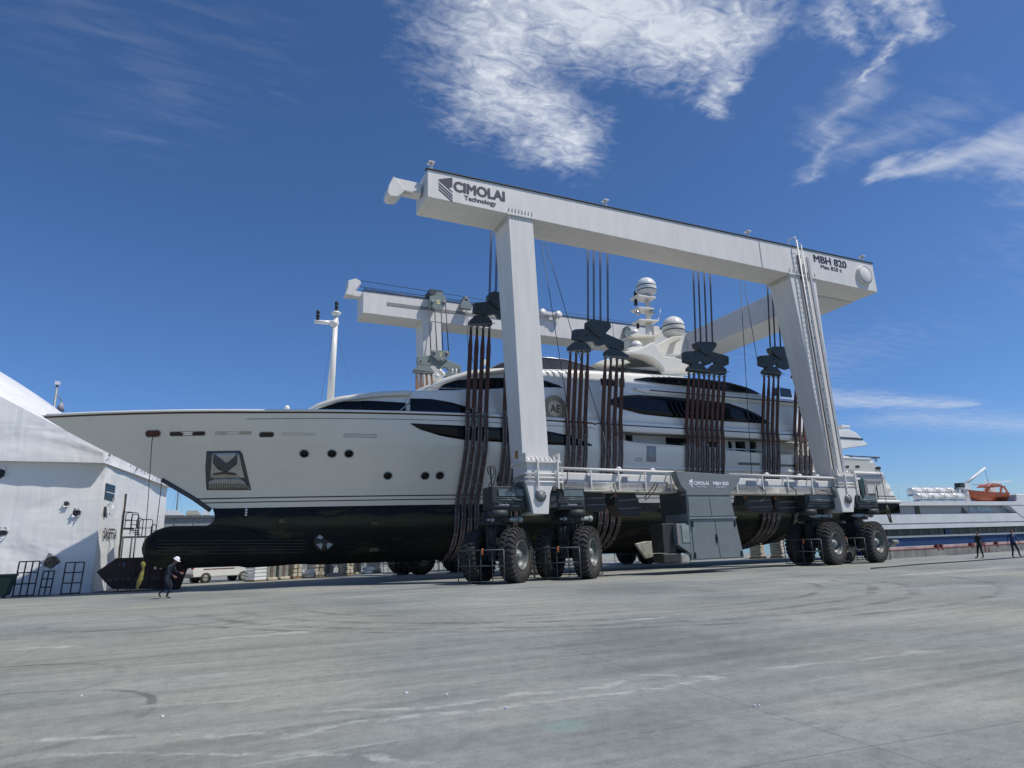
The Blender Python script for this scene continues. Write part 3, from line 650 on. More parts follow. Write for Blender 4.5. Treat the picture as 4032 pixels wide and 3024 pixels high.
# trolleys and small pulleys on the far beam, ropes over it
def plate(pts, y, dpt, name, m_, parent, bevel=.02, world=True):
    P = [(U(a, b, 1, y).x, U(a, b, 1, y).z) for a, b in pts]; return MB().prism(P, y, y+dpt).build(name, m_, parent, bevel=bevel)
LG = mat('block_grey', (.20, .24, .235), .5, var=.08); DG2 = mat('block_dark', (.045, .062, .072), .5, var=.1, scale=2)
tr = plate([(1692, 1165), (1712, 1162), (1720, 1150), (1740, 1150), (1748, 1166), (1758, 1172), (1757, 1200), (1738, 1220), (1712, 1218), (1692, 1196)], 48.0, .25, 'trolley', LG, LIFT)
p = U(1690, 1160, 1, 48.1); p2 = U(1745, 1148, 1, 48.1); MB().box(p.x+.1, p2.x, 48.2, 49.6, p2.z-.35, p2.z+.12).build('trolley_carriage', DG2, tr)
pa = U(1721, 1197, 1, 48.0); text('5', 'number', YEL, tr, (pa.x-.02, 48.0, pa.z), .24, 0, .36, bold=.04)
for a, b in ((1703, 1188), (1747, 1190)):
    c = U(a, b, 1, 48.0); MB().lathe([(0, -.08), (.13, -.08), (.15, 0)], (c.x, 48.0, c.z), 'Y', 16).build('sheave_pin', BOLTD, tr)
def small_pulley(px_, py_, white=False):
    c = U(px_, py_, 1, 48.35); s = .5; m = MB()
    m.prism([(c.x-.55*s, c.z+.5), (c.x-.3*s, c.z+1.0*s+.3), (c.x+.3*s, c.z+1.0*s+.3), (c.x+.55*s+.1, c.z+.3), (c.x+.95*s, c.z-.1), (c.x+.8*s, c.z-.5*s), (c.x-.8*s, c.z-.5*s), (c.x-.95*s, c.z-.1)][0:1]*0+
            [(c.x-.25, c.z+.65), (c.x+.25, c.z+.65), (c.x+.55, c.z+.05), (c.x+.5, c.z-.25), (c.x-.5, c.z-.25), (c.x-.55, c.z+.05)], 48.35, 48.7)
    m.box(c.x-.18, c.x+.18, 48.35, 49.3, c.z+.45, c.z+.9)
    o = m.build('rope_pulley', WHITE if white else LG, LIFT, bevel=.04)
    return o
small_pulley(1836, 1205); small_pulley(2478, 1318); small_pulley(2755, 1345, True)
c = U(2168, 1240, 1, 48.6); m = MB(); m.box(c.x-.9, c.x+.9, 48.6, 48.9, c.z+.02, c.z+.3)
for s_ in (-.8, .8): m.lathe([(0, -.12), (.34, -.12), (.34, .12), (0, .12)], (c.x+s_, 48.6, c.z+.12), 'Y', 20)
m.box(c.x-.1, c.x+.3, 48.7, 49.2, c.z-.4, c.z+.1); m.build('rope_pulley', WHITE, LIFT)
rp = MB(); ya = 49.9
for k in range(4):
    z = 22.45+.13*k; a = Vector((10.2, ya+.1*k, z+.1)); b = Vector((15.8 if k < 3 else 42, ya-.3+.1*k, 22.35+.1*k)); rp.tube(a, b, .022, 5)
a = U(1420, 1105, 1, 49.8); rp.tube(a, (42.2, 49.9, 22.75), .025, 5); a = U(1415, 1128, 1, 49.8); rp.tube(a, (42.2, 50.1, 22.55), .022, 5)
rp.build('travel_rope', ROPE, LIFT)
MB().tube(U(1585, 757, 1, 31.7), (9.7, 31.8, 21.05), .02, 5).build('guide_rope', ROPE, LIFT)
for a, b in ((U(2128, 930, 1, 34.6), U(2228, 1560, 1, 34.9)), (U(2142, 935, 1, 34.6), U(2250, 1300, 1, 34.9)), (U(2915, 1110, 1, 34.6), U(2960, 1870, 1, 34.9)), (U(2930, 1112, 1, 34.6), U(2985, 1440, 1, 34.9)), (U(2228, 1560, 1, 34.9), U(2245, 1850, 1, 34.9)), (U(2250, 1300, 1, 34.9), U(2375, 1700, 1, 34.9)), (U(2375, 1700, 1, 34.9), U(2395, 1850, 1, 34.9)),
             (U(1835, 1215, 1, 48.3), U(1848, 1450, 1, 48.3)), (U(1838, 1215, 1, 48.3), U(1862, 1430, 1, 48.3))):
    MB().tube(a, b, .024, 5).build('guide_rope', ROPE, LIFT)
# hoses at the near feet, rear fender tank
def hose(pts, y, r_=.035):
    P = [U(a, b, 1, y) for a, b in pts]; Q = []
    for i in range(len(P)-1):
        p0, p1, p2, p3 = P[max(0, i-1)], P[i], P[i+1], P[min(len(P)-1, i+2)]
        for k in range(5):
            t = k/5; Q.append(.5*((2*p1)+(p2-p0)*t+(2*p0-5*p1+4*p2-p3)*t*t+(3*p1-p0-3*p2+p3)*t**3))
    Q.append(P[-1]); return Q
m = MB()
for pts in ([(2065, 1872), (2040, 1885), (2020, 1905), (2008, 1935)], [(2065, 1880), (2045, 1892), (2028, 1915), (2035, 1945), (2060, 1965)], [(2070, 1868), (2035, 1880), (2012, 1900)],
            [(2190, 1935), (2200, 1915), (2225, 1905), (2235, 1870), (2228, 1850)], [(2435, 1900), (2415, 1910), (2425, 1940), (2400, 1965)], [(2580, 1900), (2565, 1925), (2535, 1962)], [(2590, 1902), (2575, 1935), (2540, 1970)],
            [(2985, 1915), (3012, 1935), (3008, 1965), (2990, 1975)], [(3110, 1915), (3135, 1935), (3130, 1965)], [(3230, 1930), (3255, 1935), (3270, 1950), (3275, 1960)]):
    MB().path(hose(pts, 30.2), .028).build('hose', HOSE, LIFT)
m = MB(); pp = [(1935, 1935), (1932, 1850), (1928, 1838), (1920, 1845), (1925, 1870)]; m.path(hose(pp, 30.9), .03)
m.path(hose([(1930, 1835), (1945, 1835), (1952, 1855), (1950, 1880), (1938, 1930)], 30.9), .028); m.path(hose([(1930, 1838), (1942, 1845), (1945, 1865), (1930, 1900), (1915, 1935)], 30.9), .028)
m.tube(U(1938, 1933, 1, 31), U(1930, 1842, 1, 31), .05, 8); m.build('hose_stand', DGREY, LIFT)
p = U(3372, 1880, 1, 30.5); p2 = U(3408, 1962, 1, 30.5)
m = MB(); m.hexa([(p.x+.35, 30.5, p2.z), (p2.x, 30.5, p2.z), (p2.x, 31.5, p2.z), (p.x+.35, 31.5, p2.z)], [(p.x, 30.5, p.z), (p.x+.75, 30.5, p.z), (p.x+.75, 31.5, p.z), (p.x, 31.5, p.z)])
m.build('oil_tank', mat('dark_green_paint', (.02, .05, .04), .35), LIFT, bevel=.18, seg=4)
m = MB(); m.box(39.2, 40.6, 30.7, 31.6, 4.4, 5.3); m.box(40.5, 40.8, 30.6, 31.2, 3.6, 5.5); m.build('valve_block', mat('valve_grey', (.2, .2, .2), .5), LIFT, bevel=.02)
m = MB(); q = U(2031, 1812, 1, 30.8); MB().box(q.x-.05, q.x-.01, 31.3, 31.6, 6.0, 6.35)
MB().box(14.80, 14.84, 31.35, 31.65, 6.35, 6.75).build('warning_plate', mat('ochre_plate', (.35, .17, .04), .5), LIFT)

# ------------------------------------------------------------------ the yacht
YACHT = thing('yacht', 'long white superyacht with black eye-shaped windows hanging in the slings of the boat lift', 'yacht', (20, 41, 0))
CY = 41.0
XS = [(3.3, .35), (3.9, .37), (4.3, .1), (5.0, -.86), (5.98, -2.46), (6.92, -4.27), (7.9, -6.15), (8.7, -7.55), (9.31, -8.45), (9.7, -8.6)]
XE = [(3.0, 53.2), (4.4, 53.3), (4.6, 53.0), (5.2, 52.5), (5.8, 51.95), (6.4, 51.2), (7.05, 50.6), (7.45, 50.1), (7.76, 49.6), (8.5, 48.6)]
BW = [(4.4, 4.15), (7.75, 4.85), (9.7, 4.97)]
def keel(x): return interp([(.3, 3.3), (1.4, 2.3), (3, 1.35), (6, 1.12), (38, 1.1), (44, 1.9), (49, 2.9), (53, 3.55)], x)
def hw(x, z):
    zz_ = max(z, 4.4); xs = interp(XS, zz_); t = max(0, min(1, (x-xs)/lin(27, 21.5, (zz_-4.4)/5))); p = lin(1.75, 2.45, (zz_-4.4)/5)
    if z > 7.75: p = lin(2.2, 2.5, (z-7.75)/2)
    S = 1-(1-t)**p; b = interp(BW, zz_)*S*(1-.10*max(0, (x-42)/11)**2)
    if z < 4.4:
        k = keel(x); s = min(1, (4.4-z)/max(.05, 4.4-k)); e = lin(2.4, 2.9, smooth((x-1)/16)); b = max(.22 if b > .22 else b, b*(1-s**e)**.6)
    return b
def hy(x, z): return CY-hw(x, z)
def ztop(x): return interp([(-8.4, 9.3), (2, 9.36), (14, 9.62), (22.6, 9.62), (23.6, 9.1), (24.6, 8.45), (26, 8.27), (31, 8.2), (37, 7.9), (49, 7.87)], x)
def hull_mats():
    m = bpy.data.materials.new('antifouling'); m.use_nodes = True; t = m.node_tree; b = t.nodes['Principled BSDF']; L = t.links.new
    tc = N(t, 'ShaderNodeTexCoord'); sp = N(t, 'ShaderNodeSeparateXYZ'); L(tc.outputs['Object'], sp.inputs[0])
    mp = N(t, 'ShaderNodeMapping'); mp.inputs['Scale'].default_value = (.5, 1, 2.2); L(tc.outputs['Object'], mp.inputs[0])
    n = N(t, 'ShaderNodeTexNoise', i_Scale=1.1, i_Detail=9, i_Roughness=.72); L(mp.outputs[0], n.inputs['Vector'])
    zz_ = mth(t, 'ADD', sp.outputs[2], mth(t, 'MULTIPLY', mth(t, 'SUBTRACT', n.outputs[0], .5), .9))
    mr = N(t, 'ShaderNodeMapRange'); mr.inputs[1].default_value = 1; mr.inputs[2].default_value = 4.4; L(zz_, mr.inputs[0])
    r = N(t, 'ShaderNodeValToRGB'); e = r.color_ramp.elements
    e[0].position = 0; e[0].color = (.011, .011, .009, 1); e[1].position = 1; e[1].color = (.005, .009, .014, 1)
    for p, c in ((.45, (.005, .007, .008)), (.62, (.010, .013, .010)), (.74, (.050, .052, .030)), (.82, (.032, .038, .024)), (.86, (.006, .010, .015))):
        k = e.new(p); k.color = (*c, 1)
    L(mr.outputs[0], r.inputs[0])
    n2 = N(t, 'ShaderNodeTexNoise', i_Scale=.8, i_Detail=10, i_Roughness=.75); L(mp.outputs[0], n2.inputs['Vector'])
    r2 = N(t, 'ShaderNodeValToRGB'); e = r2.color_ramp.elements; e[0].position = .54; e[0].color = (0, 0, 0, 1); e[1].position = .68; e[1].color = (1, 1, 1, 1); L(n2.outputs[0], r2.inputs[0])
    mx_ = N(t, 'ShaderNodeMix', data_type='RGBA'); L(mth(t, 'MULTIPLY', r2.outputs[0], .85), mx_.inputs[0]); L(r.outputs[0], mx_.inputs[6]); mx_.inputs[7].default_value = (.060, .056, .026, 1)
    L(mx_.outputs[2], b.inputs['Base Color']); b.inputs['Roughness'].default_value = .75; b.inputs['Specular IOR Level'].default_value = .25
    bp = N(t, 'ShaderNodeBump', i_Strength=.3, i_Distance=.03); L(n2.outputs[0], bp.inputs['Height']); L(bp.outputs[0], b.inputs['Normal'])
    return m
ANTI = hull_mats()
HULLW = mat('hull_white', (.77, .745, .67), .2, var=.03, scale=.35, coat=.3)
STRP = mat('waterline_stripe', (.03, .035, .03), .4)
NU = 110
us = [(i/NU)**1.5 for i in range(NU+1)]
hull = MB()
def side_grid(rows, mi):
    """rows: functions u -> (x, z); near and far side"""
    for sg in (-1, 1):
        vs = []
        for rw in rows:
            for u in us: x, z = rw(u); vs.append((x, CY+sg*hw(x, z), z))
        n = NU+1; fs = [(j*n+i, j*n+i+1, (j+1)*n+i+1, (j+1)*n+i) for j in range(len(rows)-1) for i in range(NU)]
        hull.add(vs, fs, mi, True)
def row(z): return lambda u: (lin(interp(XS, z), interp(XE, z), u), z)
side_grid([row(z) for z in (4.4, 4.68)], 0); side_grid([row(z) for z in (4.68, 4.74)], 2); side_grid([row(z) for z in (4.74, 4.9)], 0)
side_grid([row(z) for z in (4.9, 4.97)], 2); side_grid([row(z) for z in (4.97, 5.2, 5.5, 5.8, 6.2, 6.6, 6.9, 7.15, 7.4, 7.6, 7.75)], 0)
def urow(v):
    def f(u):
        x = lin(interp(XS, lin(7.75, 9.31, v)), 49.6, u); return (x, lin(7.75, ztop(x), v))
    return f
def hw_up(x, z): return hw(x, z)
side_grid([urow(v) for v in (0, .25, .5, .75, 1)], 0)
def brow(s):
    def f(u):
        x = lin(.35, 53.25, u); k = keel(x); return (x, 4.4-(4.4-k)*s)
    return f
side_grid([brow(s) for s in (0, .1, .2, .35, .5, .65, .78, .88, .95, 1)], 1)
# keel bottom, transom, decks
vs = []
for u in us: x, z = brow(1)(u); h = hw(x, z); vs += [(x, CY-h, z), (x, CY+h, z)]
hull.add(vs, [(2*i, 2*i+2, 2*i+3, 2*i+1) for i in range(NU)], 1, True)
vs = []
for z in (3.55, 4.4, 4.6, 5.2, 5.8, 6.4, 7.05, 7.45, 7.75, 7.87):
    x = interp(XE, z); h = hw(x, max(z, 4.4)); vs += [(x, CY-h, z), (x, CY+h, z)]
hull.add(vs[:4], [(0, 1, 3, 2)], 1); hull.add(vs[2:], [(2*i, 2*i+1, 2*i+3, 2*i+2) for i in range(8)], 0, True)
vs = []
for i in range(61):
    x = lin(-8.4, 23.5, i/60); h = hw(x, 9.2); vs += [(x, CY-h, 9.24), (x, CY+h, 9.24)]
hull.add(vs, [(2*i, 2*i+1, 2*i+3, 2*i+2) for i in range(60)], 0)
vs = []
for i in range(31):
    x = lin(23, 49.5, i/30); h = hw(x, 7.3)-.02; vs += [(x, CY-h, 7.3), (x, CY+h, 7.3)]
hull.add(vs, [(2*i, 2*i+1, 2*i+3, 2*i+2) for i in range(30)], 0)
# bulb
rg = []
for i in range(30):
    x = -3.13+11.5*(i/29)**1.6; t = min(1, (x+3.13)/1.5); rr = math.sqrt(max(0, 1-(1-t)**2)); fade = 1-smooth((x-2)/8)*.6
    cz = 2.33-.0*x; rg.append([Vector((x, CY+1.0*rr*fade*math.cos(2*math.pi*k/28), cz-(.1 if x > 2 else 0)+1.14*max(.02, rr)*fade**.5*math.sin(2*math.pi*k/28))) for k in range(28)])
hull.rings(rg, 1, True, True)
H = hull.build('hull', [HULLW, ANTI, STRP], YACHT)
MB().prism([(U(a_, b_, 1, 41).x, U(a_, b_, 1, 41).z) for a_, b_ in ((790, 2085), (812, 2071), (832, 2062), (842, 2050), (846, 2035), (843, 2018), (838, 2004), (880, 2004), (880, 2085))], 40.82, 41.18).build('stem_web', ANTI, H)
# grooves on the bulb, stem plate, lips at the stern
gm = MB()
for k in range(5):
    z = 2.62-.17*k; P = []
    for i in range(26):
        x = -2.35+7.6*i/25; t = min(1, (x+3.13)/1.5); rr = math.sqrt(max(0, 1-(1-t)**2)); fade = 1-smooth((x-2)/8)*.6
        s_ = min(.98, abs(z-2.33)/(1.14*rr)); yb = CY-1.0*rr*fade*math.sqrt(1-s_*s_); P.append((x, min(yb, hy(x, z-.02*x) if x > .5 else yb)-.01, z-.02*x))
    gm.path(P, .018, 5)
gm.build('bulb_rib', mat('bulb_rib_green', (.05, .055, .035), .6), H)
st = MB(); P = [Vector((interp(XS, z), CY, z)) for z in (4.3, 4.6, 5.0, 5.5, 6.0)]; st.path(P, .13, 8)
st.build('stem_plate', mat('stem_grey', (.06, .065, .07), .5), H)
def belt_path(x0, x1, z, r_, name, m_, parent, out=.0, flat=False, n=40):
    m = MB(); rg = []
    for i in range(n+1):
        x = lin(x0, x1, i/n); z_ = z(x) if callable(z) else z; y = hy(x, z_)-out
        rg.append([Vector((x, y-r_*math.cos(a), z_+(r_*.5 if flat else r_)*math.sin(a))) for a in [2*math.pi*k/8 for k in range(8)]])
    m.rings(rg); return m.build(name, m_, parent)
belt_path(44.5, 50.9, 6.75, .13, 'fender_lip', GELW, H); belt_path(40, 53.5, 4.5, .14, 'fender_lip', GELW, H, .0)
# sheer line in dark red and the pale cap rail above it
belt_path(-8.3, 22.8, lambda x: ztop(x)-.10, .045, 'sheer_line', REDL, H, n=90)
belt_path(-8.2, 22.8, lambda x: ztop(x)+.0, .07, 'cap_rail', GELW, H, n=90)
belt_path(1.5, 22.8, lambda x: ztop(x)-.42, .015, 'styling_line', STRP, H, n=60)
def surf_patch(top, bot, sy, off=.02, nx=28, nz=4, name='window', m_=None, parent=None, px=True, thick=.03):
    """pane lying on the curved side; top and bot: edge curves from bow to stern"""
    def conv(L_):
        out = []
        for a, b in L_:
            if not px: out.append((a, b)); continue
            y = 36.6
            for _ in range(6): q = U(a, b, 1, y); y = sy(q.x, q.z)
            out.append((q.x, q.z))
        return sorted(out)
    T, B = conv(top), conv(bot); x0, x1 = max(T[0][0], B[0][0]), min(T[-1][0], B[-1][0]); m = MB(); vs = []
    for i in range(nx+1):
        t = i/nx; x = lin(x0, x1, .5-.5*math.cos(math.pi*t)); zt, zb = interp(T, x), interp(B, x)
        for j in range(nz+1):
            z = lin(zb, zt, j/nz); vs.append((x, sy(x, z)-off, z))
    fr = len(vs); edge = [i*(nz+1) for i in range(nx+1)]+[nx*(nz+1)+j for j in range(1, nz+1)]+[i*(nz+1)+nz for i in range(nx-1, -1, -1)]+[j for j in range(nz-1, 0, -1)]
    m.add(vs, [(i*(nz+1)+j, (i+1)*(nz+1)+j, (i+1)*(nz+1)+j+1, i*(nz+1)+j+1) for i in range(nx) for j in range(nz)], 0, True)
    bk = [(v[0], v[1]+thick+off, v[2]) for v in (vs[k] for k in edge)]; n = len(edge)
    m.add([vs[k] for k in edge]+bk, [(i, (i+1) % n, (i+1) % n+n, i+n) for i in range(n)], 0)
    return m.build(name, m_ or GLASS, parent or YACHT)
surf_patch([(1616, 1667), (1850, 1678), (2000, 1685), (2155, 1697), (2240, 1715), (2330, 1750)], [(1616, 1669), (1650, 1690), (1740, 1718), (1830, 1733), (1990, 1742), (2155, 1751), (2330, 1756)], hy, parent=H, name='hull_window')
def hull_pt(a, b, sy=hy):
    y = 37
    for _ in range(8): q = U(a, b, 1, y); y = sy(q.x, q.z)
    return q, y
def porthole(a, b, r_=.27, ry=None):
    q, y = hull_pt(a, b); ry = ry or r_
    m = MB(); m.lathe([(r_*.0, -.018), (r_*.87, -.018), (r_*.87, .05)], ax='Y', n=24); f = MB(); f.lathe([(r_*.84, -.01), (r_*.9, -.03), (r_*1.06, -.02), (r_*1.1, .05)], ax='Y', n=24)
    n_ = Vector((hy(q.x+.2, q.z)-hy(q.x-.2, q.z), 0, 0)).x/.4; nz = (hy(q.x, q.z+.2)-hy(q.x, q.z-.2))/.4
    nv = Vector((n_, -1, nz)).normalized(); M = Vector((0, -1, 0)).rotation_difference(nv).to_matrix().to_4x4(); M.translation = Vector((q.x, y, q.z))-YACHT.location
    for mm_ in (m, f): mm_.v = [tuple(M@Vector((v[0], v[1], v[2]*ry/r_))) for v in mm_.v]
    o = f.build('porthole', mat('porthole_rim', (.42, .43, .41), .3) if 'porthole_rim' not in bpy.data.materials else bpy.data.materials['porthole_rim'], H, world=False)
    m.build('pane', GLASS, o, world=False)
for a, b in ((1198, 1786), (1307, 1786), (1374, 1786), (1527, 1873), (1674, 1873), (1732, 1872)): porthole(a, b)
porthole(1967, 1884, .2, .46)
CHR = mat('slot_frame', (.5, .5, .48), .25, .6)
def slot(x0, y0, x1, y1, inner, name='mooring_slot', sy=hy, parent=None):
    a, ya = hull_pt(x0, (y0+y1)/2, sy); b, yb = hull_pt(x1, (y0+y1)/2, sy); t, _ = hull_pt((x0+x1)/2, y0, sy); d, _ = hull_pt((x0+x1)/2, y1, sy); h = (t.z-d.z)/2
    def ring(g, o_):
        pts = []; r_ = h*g
        for k in range(20):
            an = math.pi*2*k/20; cx = (b.x-h) if math.cos(an) > 0 else (a.x+h); z = lin(a.z, b.z, .5 if 1 else 0)+r_*math.sin(an); x = cx+r_*math.cos(an); pts.append(Vector((x, sy(x, z)-o_, z)))
        return pts
    m = MB(); m.rings([ring(1.25, -.01), ring(1.2, .03), ring(1.0, .03), ring(.95, .005)], 0, False)
    o = m.build(name, CHR, parent or H); n = MB(); n.add(ring(.98, .008), [tuple(range(20))]); n.build('slot_opening', inner, o)
    return o
RDK = mat('slot_dark_red', (.10, .025, .02), .5, var=.4, scale=9); BLKI = mat('slot_dark', (.03, .022, .02), .5, var=.4, scale=8)
slot(573, 1695, 632, 1720, RDK); slot(668, 1700, 808, 1716, BLKI); slot(847, 1701, 989, 1710, CHROME); slot(1021, 1702, 1078, 1721, BLKI); slot(1110, 1706, 1241, 1713, GELC); slot(1354, 1710, 1482, 1722, SHG)
# anchor pocket
ap = [(806, 1777), (952, 1775), (963, 1834), (989, 1928), (814, 1931), (808, 1850)]
surf_patch([(806, 1777), (952, 1775), (958, 1800), (988, 1924)], [(808, 1840), (812, 1930), (989, 1930)], hy, .02, 24, 6, 'anchor_pocket', mat('pocket_dark', (.07, .075, .075), .35, var=.1, scale=3), H)
POL = mat('pocket_steel', (.50, .49, .44), .35, .15, var=.1, scale=2)
surf_patch([(828, 1785), (940, 1782), (950, 1830), (962, 1880)], [(828, 1880), (845, 1884), (962, 1882)], hy, .035, 16, 5, 'pocket_plate', POL, H)
surf_patch([(820, 1896), (845, 1886), (950, 1884), (982, 1922)], [(820, 1927), (982, 1926)], hy, .045, 14, 4, 'pocket_lip', mat('pocket_lip_grey', (.42, .41, .35), .35, .1, var=.15, scale=6), H)
surf_patch([(838, 1785), (858, 1800), (890, 1828), (910, 1812), (936, 1784)], [(838, 1822), (856, 1848), (890, 1862), (914, 1842), (936, 1826)], hy, .10, 20, 3, 'anchor', mat('anchor_dark', (.075, .085, .09), .45), H, thick=.2)
surf_patch([(838, 1866), (885, 1858), (930, 1866)], [(838, 1872), (885, 1868), (930, 1872)], hy, .09, 10, 2, 'anchor_shank', mat('anchor_brown', (.10, .07, .05), .5), H)
rb = MB()
for k in range(17):
    a, ya = hull_pt(826+9*k, 1906); b, yb = hull_pt(822+9.6*k, 1926); rb.tube((a.x, ya-.07, a.z), (b.x, yb-.07, b.z), .02, 5)
rb.build('pocket_rib', mat('rib_dark', (.06, .06, .055), .4), H)
# thruster tunnel, anodes
q, y = hull_pt(1278, 2130); m = MB(); m.lathe([(0, -.03), (.56, -.03), (.60, .02)], (q.x, y, q.z), 'Y', 26); th = m.build('thruster_tunnel', BLACK, H)
m = MB()
for k in range(4):
    a = R(45+90*k); c_, s_ = math.cos(a), math.sin(a); m.add([(q.x+r_*math.cos(a+d_), y-.05, q.z+r_*math.sin(a+d_)) for r_, d_ in ((.22, -.3), (.5, -.42), (.5, .42), (.22, .3))], [(0, 1, 2, 3)])
m.build('thruster_blade', mat('blade_pale', (.45, .45, .42), .4, var=.3, scale=6), th)
for a, b, wx in ((1091, 2150, .3), (1473, 2164, .28), (1475, 2060, .2), (1108, 2052, .15), (2600, 1998, .12)):
    q, y = hull_pt(a, b); MB().box(q.x-wx, q.x+wx, y-.06, y+.1, q.z-.12, q.z+.12).build('anode', mat('anode_ochre', (.10, .08, .04), .6) if 'anode_ochre' not in bpy.data.materials else bpy.data.materials['anode_ochre'], H, bevel=.03)
# draught marks behind the stem
q, y = hull_pt(970, 1997); m = MB()
for k in range(4): m.box(q.x-.05, q.x+.06, y-.03, y+.2, q.z-.14*k-.06, q.z-.14*k+.03)
m.build('draught_mark', GELW, H)
q, y = hull_pt(950, 1960)

# stabiliser fin
P = [(U(a, b, 1, 36.9).x, U(a, b, 1, 36.9).z) for a, b in ((2498, 2141), (2540, 2131), (2600, 2131), (2638, 2176), (2541, 2200))]
MB().prism(P, 36.8, 37.0).build('stabiliser_fin', mat('fin_barnacle', (.42, .42, .36), .8, var=.3, scale=3, bump=.3, bscale=8, c2=(.20, .20, .15)), H, bevel=.05)

# ---- superstructure shells
def shell(name, x0, x1, zb, zt, w_, tum=.0, r_=.25, camber=.1, n=60, m_=GELW, parent=None, ease=1.8, ends=True):
    m = MB(); rg = []
    for i in range(n+1):
        x = lin(x0, x1, (i/n)**ease); a, b, ww = zb(x) if callable(zb) else zb, zt(x) if callable(zt) else zt, max(.02, w_(x))
        rr = min(r_, (b-a)*.45, ww*.5); tt = tum*(b-a)
        half = [(ww, a), (ww-tt*.5, lin(a, b-rr, .5)), (ww-tt, b-rr)]+[(ww-tt-rr*(1-math.cos(k*math.pi/8)), b-rr+rr*math.sin(k*math.pi/8)) for k in (1, 2, 3, 4)]
        half += [((ww-tt-rr)*.5, b+camber*.75)]
        rg.append([Vector((x, CY-p, z)) for p, z in half]+[Vector((x, CY, b+camber))]+[Vector((x, CY+p, z)) for p, z in reversed(half)])
    m.rings(rg, 0, ends, True)
    return m.build(name, m_, parent or YACHT, fix=True)
def ell(x0, a, W): return lambda x: W*math.sqrt(max(0, 1-((x0+a-x)/a)**2)) if x < x0+a else W
# A: forward / upper deck house
wA0 = ell(4.3, 10.5, 4.72)
zA = lambda x: interp([(4.3, 9.5), (4.8, 10.05), (5.4, 10.42), (6.5, 10.75), (8.7, 11.0), (11, 11.12), (14.2, 11.32), (17, 11.7), (20, 12.0), (40, 12.02), (42.6, 11.9)], x)
def sA(x, z): return CY-(wA0(x)-(.10*(z-9.4)))
shell('upper_deck_house', 4.3, 42.6, 9.3, zA, wA0, .1, .30, .12)
# eave brow of the forward house
br = MB(); rg = []
for i in range(41):
    x = lin(4.32, 10.4, (i/40)**1.3); z = zA(x)-.26; y = sA(x, z)
    k = min(1, .35+i/12); rg.append([Vector((x-.02, y+.1, z+.24)), Vector((x-.02, y-.16*k, z+.16)), Vector((x, y-.26*k, z-.02)), Vector((x, y-.20*k, z-.12)), Vector((x, y+.1, z-.14))])
br.rings(rg, 0, True, True); br.build('eave_brow', GELC, YACHT)
surf_patch([(1240, 1615), (1262, 1597), (1330, 1584), (1450, 1578), (1597, 1586)], [(1240, 1617), (1597, 1622)], sA, .02)
for a, b0, b1 in ((1285, 1594, 1618), (1342, 1585, 1619), (1418, 1580, 1620), (1484, 1580, 1621), (1562, 1586, 1622)):
    qa, ya = hull_pt(a, b0, sA); qb, yb = hull_pt(a+1, b1, sA); MB().tube((qa.x, ya-.035, qa.z), (qb.x, yb-.035, qb.z), .035, 6).build('mullion', BLACK, YACHT)
surf_patch([(1615, 1569), (1700, 1571), (1780, 1585), (1844, 1604), (1880, 1625)], [(1615, 1626), (1844, 1635), (1880, 1637)], sA, .02)
surf_patch([(1597, 1570), (1612, 1570)], [(1597, 1624), (1612, 1624)], sA, .05, 3, 3, 'window_post', GELC)
qa, ya = hull_pt(1568, 1623, sA); qb, yb = hull_pt(1612, 1586, sA); MB().tube((qa.x, ya-.35, qa.z), (qb.x, yb-.12, qb.z), .04, 6).build('stair_rail', CHROME, YACHT)
# belt band along the side and its dark line
def belt(x0, x1, z0, z1, ww, name, m_=GELW, n=50, blunt=1.2):
    m = MB(); rg = []
    for i in range(n+1):
        x = lin(x0, x1, i/n); k = min(1, (x-x0)/blunt+.02, (x1-x)/blunt+.02)**.5; zc = (z0+z1)/2; h = (z1-z0)/2
        half = [(ww-.55, -1), (ww-.06, -1), (ww, -.8), (ww+.04, 0), (ww, .8), (ww-.06, 1), (ww-.55, 1)]
        fac = 1-.10*max(0, (x-42)/11)**2
        rg.append([Vector((x, CY-(p*fac if abs(s) else p*fac), zc+h*s*k)) for p, s in half])
    m.rings(rg, 0, True, True); return m.build(name, m_, YACHT)
belt(13.5, 44.0, 9.08, 9.78, 4.93, 'side_belt')
belt(26.5, 43.2, 12.02, 12.5, 4.45, 'side_belt')
m = MB(); n = 40; rg = []
for i in range(n+1):
    x = lin(20.2, 43.8, i/n); rg.append([Vector((x, CY-4.93*(1-.10*max(0, (x-42)/11)**2)-.06, 9.50+d)) for d in (-.035, .035)]+[Vector((x, CY-4.9*(1-.10*max(0, (x-42)/11)**2), 9.50+d)) for d in (.035, -.035)])
m.rings(rg); m.build('belt_line', REDL, YACHT)
m = MB(); m.box(27.8, 43.1, CY-4.53, CY-4.45, 12.20, 12.27); m.build('belt_line', BLACK, YACHT)
m = MB(); m.box(13.6, 22.5, CY-4.99, CY-4.9, 9.50, 9.56); m.build('belt_line', REDL, YACHT)
# main deck: recessed wall with windows behind the bulwark
zM = 9.12
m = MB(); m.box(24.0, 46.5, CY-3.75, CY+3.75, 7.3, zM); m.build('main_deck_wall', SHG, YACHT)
def sM(x, z): return CY-3.75
def rect_win(x0, y0, x1, y1, sy=sM, name='window', m_=GLASS, off=.02):
    return surf_patch([(x0, y0), (x1, y0+(x1-x0)*.045)], [(x0, y1), (x1, y1+(x1-x0)*.03)], sy, off, 2, 1, name, m_)
rect_win(2462, 1712, 2492, 1750); rect_win(2620, 1722, 2715, 1766)
for a, b in ((2790, 2830), (2866, 2886), (2894, 2940), (2950, 2982)): rect_win(a, 1738, b, 1800)
m = MB(); m.box(30.5, 46.3, 37.0, 37.1, 8.35, 8.42); m.build('hand_rail', GELW, YACHT)
